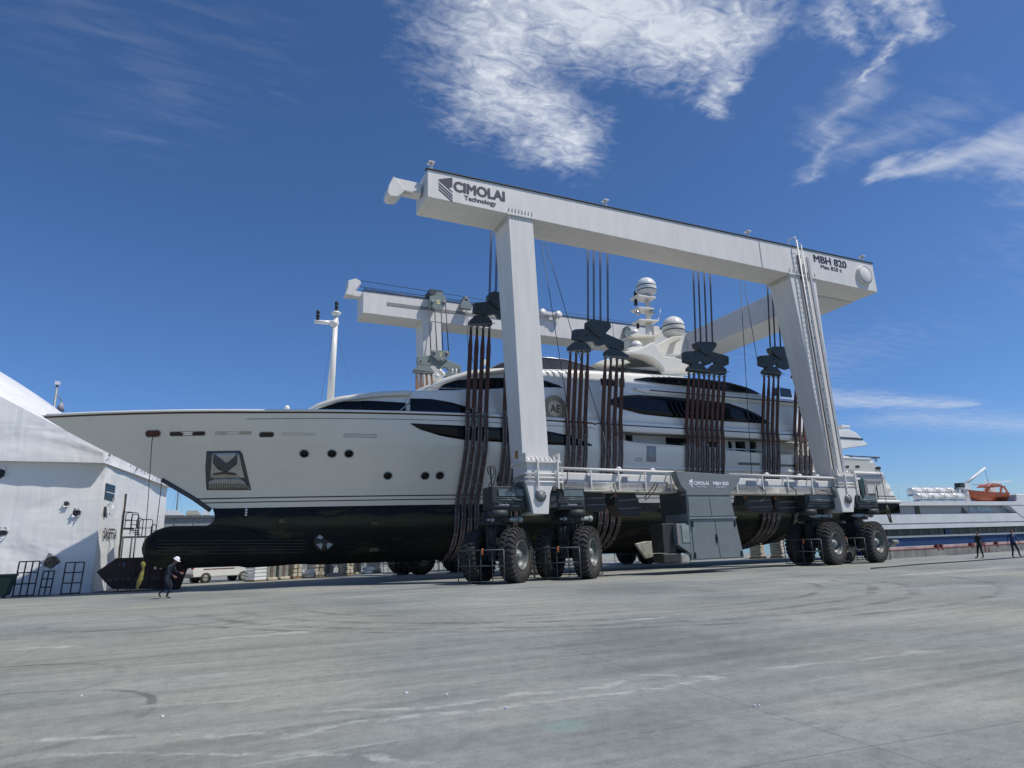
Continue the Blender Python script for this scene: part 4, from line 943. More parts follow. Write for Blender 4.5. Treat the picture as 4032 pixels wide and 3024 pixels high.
# sweeping side wing closing the recess at the aft end
def sB(x, z): return CY-4.86*(1-.10*max(0, (x-42)/11)**2)
surf_patch([(41.2, 9.1), (44.0, 9.1)], [(41.2, 9.08), (42.6, 8.6), (44.0, 7.7)], sB, .0, 14, 3, 'side_wing', GELC, px=False, thick=.1)
surf_patch([(23.4, 9.1), (24.6, 9.1)], [(23.4, 8.9), (24.0, 8.4), (24.6, 9.05)], sB, .0, 10, 3, 'side_wing', GELW, px=False, thick=.1)
# bulwark fittings
def sH(x, z): return hy(x, z)
surf_patch([(2545, 1756), (2582, 1758)], [(2545, 1817), (2582, 1820)], sH, .03, 2, 2, 'boarding_gate', mat('gate_grey', (.33, .35, .36), .4, var=.05), H)
slot(2503, 1803, 2527, 1815, SHG, 'hawse_hole'); slot(2906, 1822, 2991, 1831, mat('slot_grey', (.14, .14, .14), .4), 'scupper_slot'); slot(3068, 1829, 3135, 1838, bpy.data.materials['slot_grey'], 'scupper_slot')
belt_path(24, 44, 6.72, .11, 'fender_lip', GELW, H); belt_path(23.5, 49.4, lambda x: ztop(x)+.02, .06, 'cap_rail', GELW, H)
slot(3327, 1834, 3343, 1842, BLKI, 'hawse_hole'); slot(3367, 1833, 3384, 1842, BLKI, 'hawse_hole'); slot(3446, 1838, 3467, 1850, BLKI, 'hawse_hole')
surf_patch([(3345, 1872), (3485, 1872)], [(3345, 1885), (3365, 1902), (3470, 1905), (3485, 1872)], sH, .03, 12, 3, 'shell_door', mat('shell_door_grey', (.45, .46, .46), .35, var=.03), H)
m = MB(); q, y = hull_pt(3450, 1910); q2, y2 = hull_pt(3450, 1964); m.box(q.x-.015, q.x+.015, y-.03, y+.05, q2.z, q.z); m.build('door_seam', STRP, H)
# eye-shaped windows
surf_patch([(2397, 1583), (2412, 1569), (2464, 1557), (2513, 1555), (2610, 1561), (2717, 1571), (2867, 1587), (2946, 1614), (2996, 1639), (3033, 1668)],
           [(2397, 1585), (2419, 1599), (2464, 1614), (2528, 1631), (2648, 1644), (2747, 1649), (2872, 1660), (3033, 1669)], sA, .02, 44)
# B: bridge deck house
wB0 = ell(11.3, 7.0, 4.45)
zB = lambda x: interp([(11.3, 11.3), (11.9, 11.95), (13.0, 12.4), (14.5, 12.86), (17.2, 13.12), (23, 13.5), (30, 13.72), (33, 13.68), (36, 13.42), (38.5, 13.0), (40.6, 12.45), (43.2, 12.2)], x)
def sBr(x, z): return CY-(wB0(x)-.12*(z-11.0))
shell('bridge_deck_house', 11.3, 43.2, 11.0, zB, wB0, .12, .45, .15)
surf_patch([(1722, 1541), (1735, 1522), (1765, 1505), (1844, 1492), (2000, 1488), (2142, 1497), (2200, 1517), (2250, 1549)],
           [(1722, 1543), (1844, 1532), (2000, 1538), (2142, 1547), (2250, 1556)], sBr, .02, 34)
for a, b0, b1 in ((1800, 1498, 1535), (1862, 1492, 1534), (1955, 1490, 1536)):
    qa, ya = hull_pt(a, b0, sBr); qb, yb = hull_pt(a+1, b1, sBr); MB().tube((qa.x, ya-.03, qa.z), (qb.x, yb-.03, qb.z), .04, 6).build('mullion', BLACK, YACHT)
surf_patch([(2497, 1492), (2548, 1485), (2648, 1485), (2747, 1490), (2867, 1505), (2946, 1527), (2990, 1549)], [(2497, 1493), (2504, 1496), (2598, 1510), (2722, 1522), (2872, 1542), (2990, 1551)], sBr, .03, 34)
surf_patch([(2365, 1490), (2420, 1494)], [(2365, 1516), (2420, 1520)], sBr, .02, 4, 2)
m = MB()
for k in range(7):
    q, y = hull_pt(2450, 1492+5*k, sBr); m.box(q.x-.25, q.x+.2, y-.03, y+.05, q.z-.02, q.z+.02)
m.build('louvre', BLACK, YACHT)
# round brow of the bridge, small rail in front
br = MB(); rg = []
for i in range(41):
    x = lin(11.32, 17.5, (i/40)**1.3); z = zB(x)-.30; y = sBr(x, z); k = min(1, .35+i/12)
    rg.append([Vector((x-.02, y+.1, z+.26)), Vector((x-.02, y-.10*k, z+.18)), Vector((x, y-.22*k, z-.02)), Vector((x, y-.16*k, z-.14)), Vector((x, y+.1, z-.16))])
br.rings(rg, 0, True, True); br.build('eave_brow', GELC, YACHT)
m = MB()
for a, b in (((1650, 1560), (1683, 1527)), ((1683, 1527), (1850, 1530)), ((1727, 1530), (1727, 1545))):
    m.tube(U(*a, 1, 36.9), U(*b, 1, 36.9), .022, 6)
m.build('hand_rail', CHROME, YACHT)
# sun deck: tinted windscreen, visor, arch, pylon
def wC(x): return 3.5*math.sqrt(max(0, 1-((21.5-x)/6)**2)) if x < 21.5 else 3.5
shell('windscreen', 15.6, 24.2, 12.9, lambda x: interp([(15.6, 13.0), (17.3, 13.9), (19.5, 14.38), (22, 14.36), (24.2, 13.95)], x), wC, .35, .05, 0, m_=TGLASS)
m = MB()
for i in range(30):
    x = lin(15.9, 24.2, i/29)
P = [Vector((x, CY-wC(x)+.35*(z-12.9)-.02, z+.02)) for x, z in [(x, interp([(15.6, 13.0), (17.3, 13.9), (19.5, 14.38), (22, 14.36), (24.2, 13.95)], x)) for x in [lin(16.2, 24.2, i/30) for i in range(31)]]]
m.path(P, .03, 6); m.build('windscreen_rail', CHROME, YACHT)
def slab(pts, y0, y1, name, m_=GELC, py=38.6, bev=.12, parent=None, ends_in=0):
    P = [(U(a, b, 1, py).x, U(a, b, 1, py).z) for a, b in pts]; return MB().prism(P, y0, y1).build(name, m_, parent or YACHT, bevel=bev, seg=3)
slab([(2338, 1434), (2365, 1422), (2398, 1413), (2450, 1414), (2478, 1430), (2440, 1436), (2398, 1441)], 38.4, 43.4, 'hardtop_visor', bev=.06)
AR = slab([(2448, 1387), (2500, 1378), (2532, 1366), (2560, 1350), (2578, 1362), (2590, 1385), (2606, 1404), (2650, 1411), (2690, 1424), (2715, 1436), (2733, 1452), (2735, 1470), (2604, 1470), (2602, 1452), (2585, 1434), (2558, 1414), (2525, 1402), (2490, 1398), (2462, 1396)], 38.3, 39.4, 'radar_arch', GELW, bev=.15)
AR2 = slab([(2448, 1387), (2500, 1378), (2532, 1366), (2560, 1350), (2578, 1362), (2590, 1385), (2606, 1404), (2650, 1411), (2690, 1424), (2715, 1436), (2733, 1452), (2735, 1470), (2604, 1470), (2602, 1452), (2585, 1434), (2558, 1414), (2525, 1402), (2490, 1398), (2462, 1396)], 42.6, 43.7, 'radar_arch', GELW, bev=.15)
slab([(2450, 1386), (2500, 1378), (2540, 1372), (2600, 1400), (2680, 1424), (2690, 1434), (2600, 1412), (2550, 1396), (2470, 1396)], 39.4, 42.6, 'hardtop', GELC, bev=.05)
slab([(2600, 1412), (2690, 1424), (2735, 1452), (2735, 1466), (2604, 1466)], 39.2, 42.8, 'deck_box', GELC, bev=.05)
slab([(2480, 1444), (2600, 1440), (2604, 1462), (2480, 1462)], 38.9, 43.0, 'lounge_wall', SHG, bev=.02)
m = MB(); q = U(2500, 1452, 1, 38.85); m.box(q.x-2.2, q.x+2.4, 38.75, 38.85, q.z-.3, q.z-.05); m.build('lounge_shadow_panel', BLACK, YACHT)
slab([(2578, 1362), (2648, 1324), (2692, 1322), (2684, 1334), (2640, 1352), (2622, 1400), (2592, 1388)], 39.6, 40.4, 'pylon', GELC, bev=.08, py=39.6)
slab([(2640, 1342), (2690, 1330), (2682, 1396), (2612, 1396)], 40.4, 42.2, 'pylon', GELW, bev=.05, py=40.4)
slab([(2466, 1340), (2500, 1322), (2572, 1330), (2574, 1362), (2562, 1382), (2500, 1376), (2476, 1372)], 40.2, 42.2, 'mast_house', GELC, bev=.12, py=40.4)
slab([(2466, 1328), (2490, 1322), (2572, 1330), (2572, 1337), (2474, 1337)], 39.8, 42.4, 'radar_platform', GELC, bev=.05, py=40.4)
def dome(px_, py_, r_px, y=41.0, parent=YACHT, bands=True):
    c = U(px_, py_, 1, y); e = U(px_+r_px, py_, 1, y); r_ = (e-c).length*.93
    m = MB(); pr = [(0, r_)]+[(r_*math.sin(a), r_*math.cos(a)) for a in [math.pi/2*k/9 for k in range(1, 9)]]+[(r_, 0), (r_, -.35*r_), (r_*.96, -.62*r_), (r_*.72, -.82*r_), (r_*.5, -.95*r_), (0, -.95*r_)]
    m.lathe(pr, c, 'Z', 32); o = m.build('satellite_dome', mat('dome_white', (.75, .75, .72), .3, var=.03) if 'dome_white' not in bpy.data.materials else bpy.data.materials['dome_white'], parent)
    if bands:
        b = MB()
        for h in (.02, -.42): b.lathe([(r_*1.003, h*r_+.045*r_), (r_*1.012, h*r_), (r_*1.003, h*r_-.045*r_)], c, 'Z', 32)
        b.build('dome_band', BLACK, o)
    return o
mp_ = [U(2556, 1360, 1, 41), U(2553, 1270, 1, 41), U(2549, 1180, 1, 41)]
m = MB(); m.tube(mp_[0], mp_[1], .30, 14, .24); m.tube(mp_[1], mp_[2], .24, 14, .19)
MS = m.build('radar_mast', GELW, YACHT); MS_ = MS
def plat(a, b, wd, y0=40.4, y1=41.6):
    p, p2 = U(a[0], a[1], 1, 41), U(b[0], b[1], 1, 41); m = MB(); m.prism([(p.x, p.z), (p2.x, p2.z), (p2.x-.05, p2.z-wd), (p.x+.25, p.z-wd)], y0, y1); return m.build('mast_platform', GELW, MS, bevel=.04)
plat((2492, 1168), (2568, 1178), .16); plat((2495, 1216), (2560, 1222), .14); plat((2500, 1264), (2578, 1268), .16); plat((2560, 1270), (2588, 1260), .1, 40.9, 41.1)
dome(2544, 1132, 34); dome(2651, 1289, 37, 40.9); dome(2497, 1314, 17, 40.3); dome(2505, 1366, 22, 39.9)
slab([(2452, 1380), (2480, 1374), (2560, 1382), (2530, 1390), (2470, 1392)], 39.0, 40.8, 'dome_shelf', GELC, py=39.6, bev=.04)
m = MB(); 
for a, b0, b1 in ((2502, 1148, 1165), (2503, 1180, 1202)): m.tube(U(a, b0, 1, 40.8), U(a+1, b1, 1, 40.8), .14, 10)
m.tube(U(2512, 1275, 1, 40.8), U(2512, 1292, 1, 40.8), .12, 10); m.build('navigation_lamp', BLACK, MS)
m = MB()
for a, b in ((2511, 1233), (2568, 1230)): c = U(a, b, 1, 40.6); m.lathe([(.05, -.1), (.2, -.1), (.22, 0), (.1, .15), (0, .2)], c, 'Y', 14)
m.build('horn', CHROME, MS)
m = MB()
for a, b, c, d in ((2569, 1215, 2565, 1150), (2597, 1262, 2600, 1215), (2590, 1275, 2593, 1250)): m.tube(U(a, b, 1, 41.1), U(c, d, 1, 41.1), .015, 5)
p = U(2580, 1300, 1, 41.3); m.box(p.x-.3, p.x+.3, 41.1, 41.7, p.z-.5, p.z+.3); m.build('antenna', GELW, MS)
slab([(2570, 1330), (2605, 1320), (2605, 1328), (2572, 1345)], 40.8, 41.4, 'mast_bracket', GELC, MS and 41.0, .03)
# aft sun deck glass, aft roofs and rails
slab([(3044, 1532), (3063, 1524), (3070, 1560), (3048, 1558)], 36.9, 36.95, 'wind_glass', TGLASS, 36.9, .0); slab([(3072, 1526), (3112, 1532), (3120, 1566), (3075, 1561)], 36.9, 36.95, 'wind_glass', TGLASS, 36.9, .0)
slab([(3085, 1612), (3145, 1610), (3150, 1655), (3110, 1635)], 36.9, 44.6, 'aft_awning', GELC, 36.9, .05)
slab([(3200, 1700), (3306, 1692), (3345, 1690), (3376, 1706), (3396, 1728), (3300, 1722), (3200, 1722)], 37.6, 44.4, 'aft_roof', GELW, 37.6, .08)
slab([(3200, 1726), (3300, 1724), (3397, 1731), (3420, 1750), (3405, 1755), (3316, 1768), (3200, 1772)], 37.3, 44.7, 'aft_roof_edge', GELW, 37.3, .06)
slab([(3306, 1722), (3396, 1727), (3398, 1731), (3306, 1726)], 37.25, 44.75, 'roof_line', BLACK, 37.3, 0)
slab([(3316, 1672), (3348, 1676), (3348, 1682), (3316, 1680)], 39.5, 42.5, 'radar_bar', GELW, 39.5, .03)
m = MB()
for a in (3322, 3340): m.tube(U(a, 1680, 1, 40), U(a, 1692, 1, 40), .05, 6)
m.build('radar_leg', GELW, YACHT)
slab([(3316, 1795), (3335, 1796), (3375, 1812), (3400, 1816), (3440, 1818), (3440, 1860), (3316, 1856)], 36.75, 37.0, 'stern_bulwark', GELW, 36.8, .05)
m = MB()
for a, b in (((3328, 1794), (3464, 1801)), ((3395, 1810), (3464, 1802)), ((3350, 1800), (3395, 1812))): m.tube(U(*a, 1, 37), U(*b, 1, 37), .05, 6)
for a, b0, b1 in ((3345, 1795, 1808), (3396, 1800, 1814), (3420, 1806, 1816), (3446, 1802, 1818), (3452, 1802, 1818)): m.tube(U(a, b0, 1, 37), U(a, b1, 1, 37), .035, 6)
m.build('stern_rail', mat('rail_dark', (.09, .09, .10), .4), YACHT)
# emblem on the side of the upper deck
q, y = hull_pt(2184, 1609, sA); em = MB().lathe([(0, -.05), (.83, -.05), (.86, -.03), (.86, .03)], (q.x, y, q.z), 'Y', 48).build('emblem', GOLD, YACHT)
m = MB()
for r_ in (.83, .58): m.lathe([(r_-.02, -.075), (r_+.02, -.075), (r_+.02, -.05), (r_-.02, -.05)], (q.x, y, q.z), 'Y', 48)
for k in range(26):
    a = 2*math.pi*k/26; m.obox((q.x+.7*math.cos(a), y-.06, q.z+.7*math.sin(a)), .035, .012, .06, ry=-a)
m.build('emblem_ring', GOLDD, em)
text('AE', 'emblem_letters', GOLDD, em, (q.x-.36, y-.06, q.z-.26), .74, 0, .5, bold=.02)
# slim mast on the foredeck house
FM = MB(); a, b = U(1301, 1570, 1, 41), U(1324, 1236, 1, 41); a = a+(a-b)*.12; FM.tube(a, b, .24, 18, .15)
FM = FM.build('foremast', GELW, YACHT)
m = MB(); m.lathe([(.1, -.2), (.32, 0), (.30, .08), (.15, .18), (0, .18)], b, 'Z', 18); c = U(1316, 1272, 1, 41); c2 = U(1238, 1266, 1, 41)
m.tube(c2, c, .12, 10, .16); m.lathe([(.16, -.3), (.3, -.1), (.3, .1), (.16, .15)], c, 'Z', 16); m.build('mast_arm', GELW, FM)
m = MB()
for p in (b+Vector((0, 0, .18)), c2+Vector((.2, 0, .1))):
    m.lathe([(0, 0), (.10, 0), (.12, .1), (.08, .18), (.12, .26), (.12, .36), (.08, .42), (.12, .5), (.12, .62), (.05, .7), (0, .7)], p, 'Z', 12)
m.build('navigation_lamp', BLACK, FM)
m = MB(); m.tube(c, U(1375, 1490, 1, 41), .008, 4); m.tube(c, U(1262, 1585, 1, 41), .008, 4); m.build('mast_stay', ROPE, FM)
# small things on the roofs
m = MB()
for a, b in ((1745, 1480), (1722, 1488), (1735, 1470)): p = U(a, b, 1, 38.5); m.lathe([(0, 0), (.12, 0), (.16, .12), (.05, .3), (0, .3)], p, 'Z', 10)
for a in (1782, 1797): m.tube(U(a, 1470, 1, 38.5), U(a, 1452, 1, 38.5), .04, 6)
p = U(1130, 1612, 1, 39.5); m.lathe([(0, -.1), (.12, -.1), (.16, .1), (.1, .22), (0, .22)], p, 'Z', 10); p = U(1908, 1430, 1, 38.5); m.box(p.x-.25, p.x+.25, 38.3, 38.7, p.z-.1, p.z+.2)
m.build('deck_fitting', GELW, YACHT)

# ------------------------------------------------------------------ lifting blocks with their ropes, and the slings
YB = 34.9
def pxy(L_, f, y): return [(U(*f(a, b), 1, y).x, U(*f(a, b), 1, y).z) for a, b in L_]
B2 = dict(head=[(2312, 1266), (2330, 1258), (2400, 1272), (2404, 1290), (2385, 1312), (2363, 1334), (2340, 1318), (2322, 1300), (2311, 1287)],
          spr=[(2258, 1300), (2264, 1296), (2320, 1293), (2385, 1312), (2456, 1343), (2459, 1350), (2458, 1378), (2440, 1380), (2418, 1372), (2398, 1366), (2390, 1355), (2380, 1352), (2374, 1358), (2362, 1360), (2350, 1357), (2345, 1346), (2336, 1341), (2322, 1343), (2300, 1345), (2256, 1335)],
          bl=[(2242, 1363), (2262, 1345), (2310, 1350), (2326, 1370), (2326, 1386), (2240, 1377)], br=[(2384, 1384), (2402, 1370), (2448, 1384), (2478, 1402), (2474, 1412), (2384, 1398)],
          rope=(2319, 2342, 2368, 2397), s=[(2250, 1380), (2273, 1383), (2296, 1386), (2319, 1389), (2388, 1401), (2410, 1404), (2434, 1407), (2457, 1410)])
B3 = dict(head=[(2736, 1350), (2750, 1346), (2810, 1348), (2818, 1352), (2819, 1362), (2806, 1382), (2787, 1404), (2760, 1387), (2740, 1366)],
          spr=[(2692, 1388), (2696, 1384), (2734, 1381), (2805, 1384), (2866, 1401), (2871, 1406), (2871, 1435), (2853, 1442), (2822, 1434), (2813, 1422), (2806, 1422), (2800, 1432), (2783, 1437), (2774, 1431), (2768, 1419), (2761, 1419), (2748, 1432), (2723, 1434), (2693, 1424)],
          bl=[(2709, 1449), (2726, 1431), (2761, 1431), (2785, 1455), (2783, 1469), (2711, 1459)], br=[(2788, 1456), (2810, 1433), (2842, 1438), (2860, 1456), (2860, 1473), (2787, 1467)],
          rope=(2743, 2763, 2786, 2809), s=[(2718, 1462), (2738, 1464), (2758, 1466), (2778, 1469), (2797, 1471), (2817, 1472), (2837, 1474), (2857, 1476)])
SHADE = mat('block_blue_grey', (.038, .050, .054), .5, var=.1, scale=1.5)
BLOCKS = []
def block(B, f, label, y=YB, th=.28, rope_top=None, m_=None, number=None, rscale=1, dy=-.3):
    m_ = m_ or SHADE; H_ = pxy(B['head'], f, y); cx = sum(p[0] for p in H_)/len(H_); cz = min(p[1] for p in H_)
    t = thing('lifting_block', label, 'lifting block', (cx, y, cz), group='sling spreader blocks')
    S = pxy(B['spr'], f, y); MB().prism(S, y, y+th).build('spreader', m_, t, bevel=.03)
    MB().prism(H_, y-.12, y+th+.12).build('hook_plate', m_, t, bevel=.03)
    for k in ('bl', 'br'):
        P = pxy(B[k], f, y); o = MB().prism(P, y-.06, y+th+.06).build('sling_bar', m_, t, bevel=.02)
        x0, x1 = min(p[0] for p in P), max(p[0] for p in P); zl = sorted(P)[0][1]; zr = sorted(P)[-1][1]; a = Vector((x0-.12, y-.16, zl-.12)); b = Vector((x1+.12, y-.16, zr-.16))
        MB().tube(a, b, .03, 8).build('retaining_pin', BOLTD, o)
    for i, (x, z) in enumerate(S[:1]+[((S[0][0]*3+S[4][0])/4, (S[0][1]*3+S[4][1])/4-.18), (S[5][0]-.2, S[5][1]-.28)]): MB().lathe([(0, -.04), (.06, -.04), (.07, .02)], (x+.25 if i == 0 else x, y, z-.35 if i == 0 else z), 'Y', 10).build('eye_bolt', BLACK, t)
    zt = rope_top or 22.1
    for rx in B['rope']:
        a_ = f(rx, 1290 if rx < 2600 else 1360); p = U(*a_, 1, y+.05); p.z = max(q[1] for q in H_)-.12; m = MB()
        for k in (-1, 0, 1): m.tube((p.x+.055*k, y+.12, p.z), (p.x+.055*k+ROPED.get(round(rx), 0), y-.55, zt), .021, 5)
        m.build('hoist_rope', ROPE, t)
    if number:
        text(number[0], 'number', YEL, t, number[1], number[2], 0, number[3])
    sl_ = [U(*f(a, b), 1, y) for a, b in B['s']]; BLOCKS.append((t, sl_)); return t
ROPED = {}
block(B2, lambda a, b: ((a-2242)*1.04+1850, (b-1360)*1.04+1258-.035*(a-2242)), 'dark blue-grey lifting block half hidden behind the left front leg of the boat lift')
block(B2, lambda a, b: (a, b), 'dark blue-grey lifting block just left of the white domes, hanging from four rope bundles')
block(B3, lambda a, b: (a, b), 'dark blue-grey lifting block right of the white domes, above eight brown slings')
B4 = dict(B3, br=[(x+50, y+9) for x, y in B3['br']], s=B3['s'][:4]+[(x+56, y+9) for x, y in B3['s'][4:]], spr=[(x+(26 if x > 2780 else 0)+(26 if x > 2840 else 0), y+(5 if x > 2780 else 0)) for x, y in B3['spr']])
block(B4, lambda a, b: ((a-2692)*.93+2990, (b-1386)*.93+1402), 'dark blue-grey lifting block partly hidden behind the right front leg with the ladder')
f7 = lambda a, b: ((a-2258)*.86+1644, (b-1300)*.80+1404)
tb7 = block(dict(B2, head=[(2252+14, 1268), (2262+14, 1263), (2330+10, 1268), (2343+5, 1285), (2338+5, 1300), (2310, 1352), (2300, 1352), (2268, 1308), (2262, 1300)], rope=(), s=[]), f7,
      'pale grey lifting block numbered 7 hanging at the far side above the bridge', 47.3, .25, m_=LG)
for o in list(tb7.children):
    if o.name.startswith('hook_plate'): bpy.data.objects.remove(o)
hp = [(U(a, b, 1, 47.15).x, U(a, b, 1, 47.15).z) for a, b in ((1700, 1382), (1706, 1378), (1765, 1382), (1770, 1388), (1769, 1404), (1741, 1429), (1733, 1429), (1702, 1402), (1697, 1396))]
hk = MB().prism(hp, 47.1, 47.3).build('hook_plate', LG, tb7, bevel=.02)
p7 = U(1729, 1405, 1, 47.1); text('7', 'number', YEL, tb7, (p7.x, 47.1, p7.z), .26, 0, .34)
for a, b in ((1710, 1387), (1759, 1391), (1737, 1418)): c = U(a, b, 1, 47.1); MB().lathe([(0, -.08), (.12, -.08), (.15, 0)], (c.x, 47.1, c.z), 'Y', 14).build('sheave_pin', BOLTD, tb7)
for (a0_, b0_), (a1_, b1_) in (((1689, 1200), (1697, 1395)), ((1712, 1218), (1720, 1380)), ((1737, 1220), (1744, 1380)), ((1755, 1200), (1766, 1385))):
    MB().tube(U(a0_, b0_, 1, 47.9), U(a1_, b1_, 1, 47.25), .045, 8).build('hoist_rope', ROPE, tb7)

def sling(x, top, ytop, label, sleeve_z, group, webbing=SLING, side=-1, lean=0):
    """flat band from the block to the ship's side, under the keel and up the far side"""
    s_ = side
    hyy = lambda z: CY+s_*(hw(x, z)+.13)
    pts = [Vector((x, ytop, top))]
    pts += [Vector((x, lin(ytop, CY+s_*5.12, .33*k), lin(top, 9.75, .33*k))) for k in (1, 2)]
    pts += [Vector((x, CY+s_*5.12, 9.7)), Vector((x, CY+s_*5.12, 9.0))]
    zk = keel(x)
    for z in (8.2, 7.6, 6.7, 5.8, 4.9, 4.3, 3.7, 3.1, 2.6, 2.1, 1.7, 1.35):
        if z > zk+.05: pts.append(Vector((x, hyy(z), z)))
    pts.append(Vector((x, CY+s_*.5, zk-.06))); pts.append(Vector((x, CY, zk-.08)))
    def width(p): return .07 if p.z > top-.5 else lin(.07, .14, min(1, (top-.5-p.z)/.7)) if p.z > top-1.6 else .13
    def band(P, half, th, name, m_, parent, extra=None):
        m = MB(); rg = []
        Q = []
        for a, b in zip(P, P[1:]):
            n = max(1, int((b-a).length/.35)); Q += [a.lerp(b, i/n) for i in range(n)]
        Q.append(P[-1])
        for i, p in enumerate(Q):
            d = (Q[min(i+1, len(Q)-1)]-Q[max(0, i-1)]).normalized(); nn = Vector((0, d.z, -d.y)); h = half(p)
            rg.append([p+nn*th+Vector((h, 0, 0)), p+nn*th-Vector((h, 0, 0)), p-nn*th-Vector((h, 0, 0)), p-nn*th+Vector((h, 0, 0))])
        m.rings(rg, 0, True, False)
        if extra: m.add(extra.v, extra.f, 1)
        return m.build(name, m_, parent)
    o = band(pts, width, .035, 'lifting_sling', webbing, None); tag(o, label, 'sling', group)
    m = MB(); m.tube((x, ytop-.14, top+.03), (x, ytop+.14, top+.03), .07, 10); m.tube((x, ytop, top-.1), (x, ytop, top+.22), .05, 8); m.build('shackle', BOLTD, o)
    if sleeve_z:
        S = [p for p in pts if p.z < sleeve_z]; S = [Vector((x, CY+s_*5.14 if sleeve_z > 9 else hyy(sleeve_z), sleeve_z))]+S
        jit = [random.uniform(.8, 1.25) for _ in range(200)]; cnt = [0]
        def hs_(p): cnt[0] += 1; return .125*jit[cnt[0] % 200]
        st_ = MB(); acc = 0
        for a, b in zip(S[:-2], S[1:-1]):
            L_ = (b-a).length; d = (b-a).normalized(); nn = Vector((0, d.z, -d.y)); t = (1.1-acc) % 1.1
            while t < L_:
                c = a+d*t; st_.hexa([c+Vector((sx*.15, 0, 0))+nn*sy*.075-d*.02 for sx, sy in ((-1, -1), (1, -1), (1, 1), (-1, 1))], [c+Vector((sx*.15, 0, 0))+nn*sy*.075+d*.02 for sx, sy in ((-1, -1), (1, -1), (1, 1), (-1, 1))]); t += 1.1
            acc = (acc+L_) % 1.1
        sv = band(S[:-1], hs_, .06, 'sleeve', [SLEEVE, mat('strap_pale', (.22, .22, .23), .4) if 'strap_pale' not in bpy.data.materials else bpy.data.materials['strap_pale']], o, st_)
        # webbing edges showing beside the sleeve
        band(S[:-1], lambda p: .06, .066, 'webbing_strip', SLING, sv)
    return o
ORD = ['first', 'second', 'third', 'fourth', 'fifth', 'sixth', 'seventh', 'eighth']
BN = ['beside the left front leg', 'below the block left of the domes', 'above the grey engine cabinet', 'beside the leg with the ladder']
SZ = [9.75, 8.5, 8.3, 8.5]
for bi, (t, pts) in enumerate(BLOCKS[:4]):
    for k, p in enumerate(pts):
        sling(p.x, p.z-.12, YB+.14, '%s from the left of eight brown slings %s' % (ORD[k], BN[bi]), SZ[bi]+random.uniform(-.25, .25), 'brown slings under the yacht, near side')
c = [U(a, b, 1, 47.3) for a, b in ((1640, 1462), (1658, 1466), (1680, 1470), (1700, 1474))]
m = MB(); m.prism([(c[0].x-.25, c[0].z+.1), (c[0].x+.1, c[0].z+.55), (c[3].x-.2, c[3].z+.65), (c[3].x+.2, c[3].z+.15)], 47.2, 47.6); m.build('sling_bar', LG, tb7)
for k, p in enumerate(c):
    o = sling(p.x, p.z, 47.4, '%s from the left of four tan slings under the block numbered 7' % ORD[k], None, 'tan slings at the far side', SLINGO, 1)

# ------------------------------------------------------------------ left: wrapped ship under white film
def wrap_mat():
    m = bpy.data.materials.new('shrink_wrap'); m.use_nodes = True; t = m.node_tree; b = t.nodes['Principled BSDF']; L = t.links.new
    tc = N(t, 'ShaderNodeTexCoord'); hh = None
    for sc_, st, am in ((.22, (1, 1, 1), 1.0), (.5, (2.0, 2.0, .35), .30), (.8, (.2, .2, 2), .08)):
        mp = N(t, 'ShaderNodeMapping'); mp.inputs['Scale'].default_value = st; L(tc.outputs['Object'], mp.inputs[0])
        n = N(t, 'ShaderNodeTexNoise', i_Scale=sc_, i_Detail=3, i_Roughness=.4, i_Distortion=.8); L(mp.outputs[0], n.inputs['Vector'])
        v = mth(t, 'MULTIPLY', n.outputs[0], am); hh = v if hh is None else mth(t, 'ADD', hh, v)
    bp = N(t, 'ShaderNodeBump', i_Strength=.75, i_Distance=.35); L(hh, bp.inputs['Height']); L(bp.outputs[0], b.inputs['Normal'])
    b.inputs['Base Color'].default_value = (.80, .79, .77, 1); b.inputs['Roughness'].default_value = .32
    return m
WRAP = wrap_mat()
C0 = U(356, 2333, 2, 0); WY = C0.y; D2 = Vector((.19, .98, 0)).normalized()
SHED = thing('wrapped_ship', 'tall ship wrapped in torn white plastic film with a name sprayed on it', 'wrapped ship', (C0.x, WY, 0))
wz = lambda a, b: (lambda q: (q.x, q.z))(U(a, b, 1, WY))
ze = U(404, 1842, 1, WY).z; eL = -26
def on2(s_, z, out=0): p = C0+D2*s_; return Vector((p.x+out, p.y, z))
def u2(a, b):
    """point surveyed on the side that runs away from the corner"""
    n = Vector((D2.y, -D2.x, 0)); d = ray(a, b); t = (C0-O).dot(n)/d.dot(n); return O+d*t
Lf2 = (u2(652, 2000)-C0).length; Lf2 = ((u2(652, 2000)-C0).xy).length
def grid_face(m, P00, P10, P11, P01, nx, nz, amp=.06):
    vs = []
    n = (Vector(P10)-Vector(P00)).cross(Vector(P01)-Vector(P00)).normalized()
    for j in range(nz+1):
        for i in range(nx+1):
            a = Vector(P00).lerp(Vector(P10), i/nx); b = Vector(P01).lerp(Vector(P11), i/nx); e = 0 if i in (0, nx) or j in (0, nz) else 1
            vs.append(a.lerp(b, j/nz)+n*random.uniform(-amp, amp)*e)
    m.add(vs, [(j*(nx+1)+i, j*(nx+1)+i+1, (j+1)*(nx+1)+i+1, (j+1)*(nx+1)+i) for j in range(nz) for i in range(nx)], 0, True)
Z = lambda p, z: Vector((p.x, p.y, z))
m = MB(); PL = Vector((eL, WY, 0)); P2 = on2(Lf2, 0)
grid_face(m, PL, C0, Z(C0, ze+.9), Z(PL, ze+.9), 24, 9); grid_face(m, C0, P2, Z(P2, u2(655, 1915).z), Z(C0, ze+.5), 8, 9)
grid_face(m, P2, P2+Vector((-12, 6, 0)), Z(P2, u2(655, 1925).z)+Vector((-12, 6, 0)), Z(P2, u2(655, 1925).z), 4, 4)
m.build('wall', WRAP, SHED, fix=False)
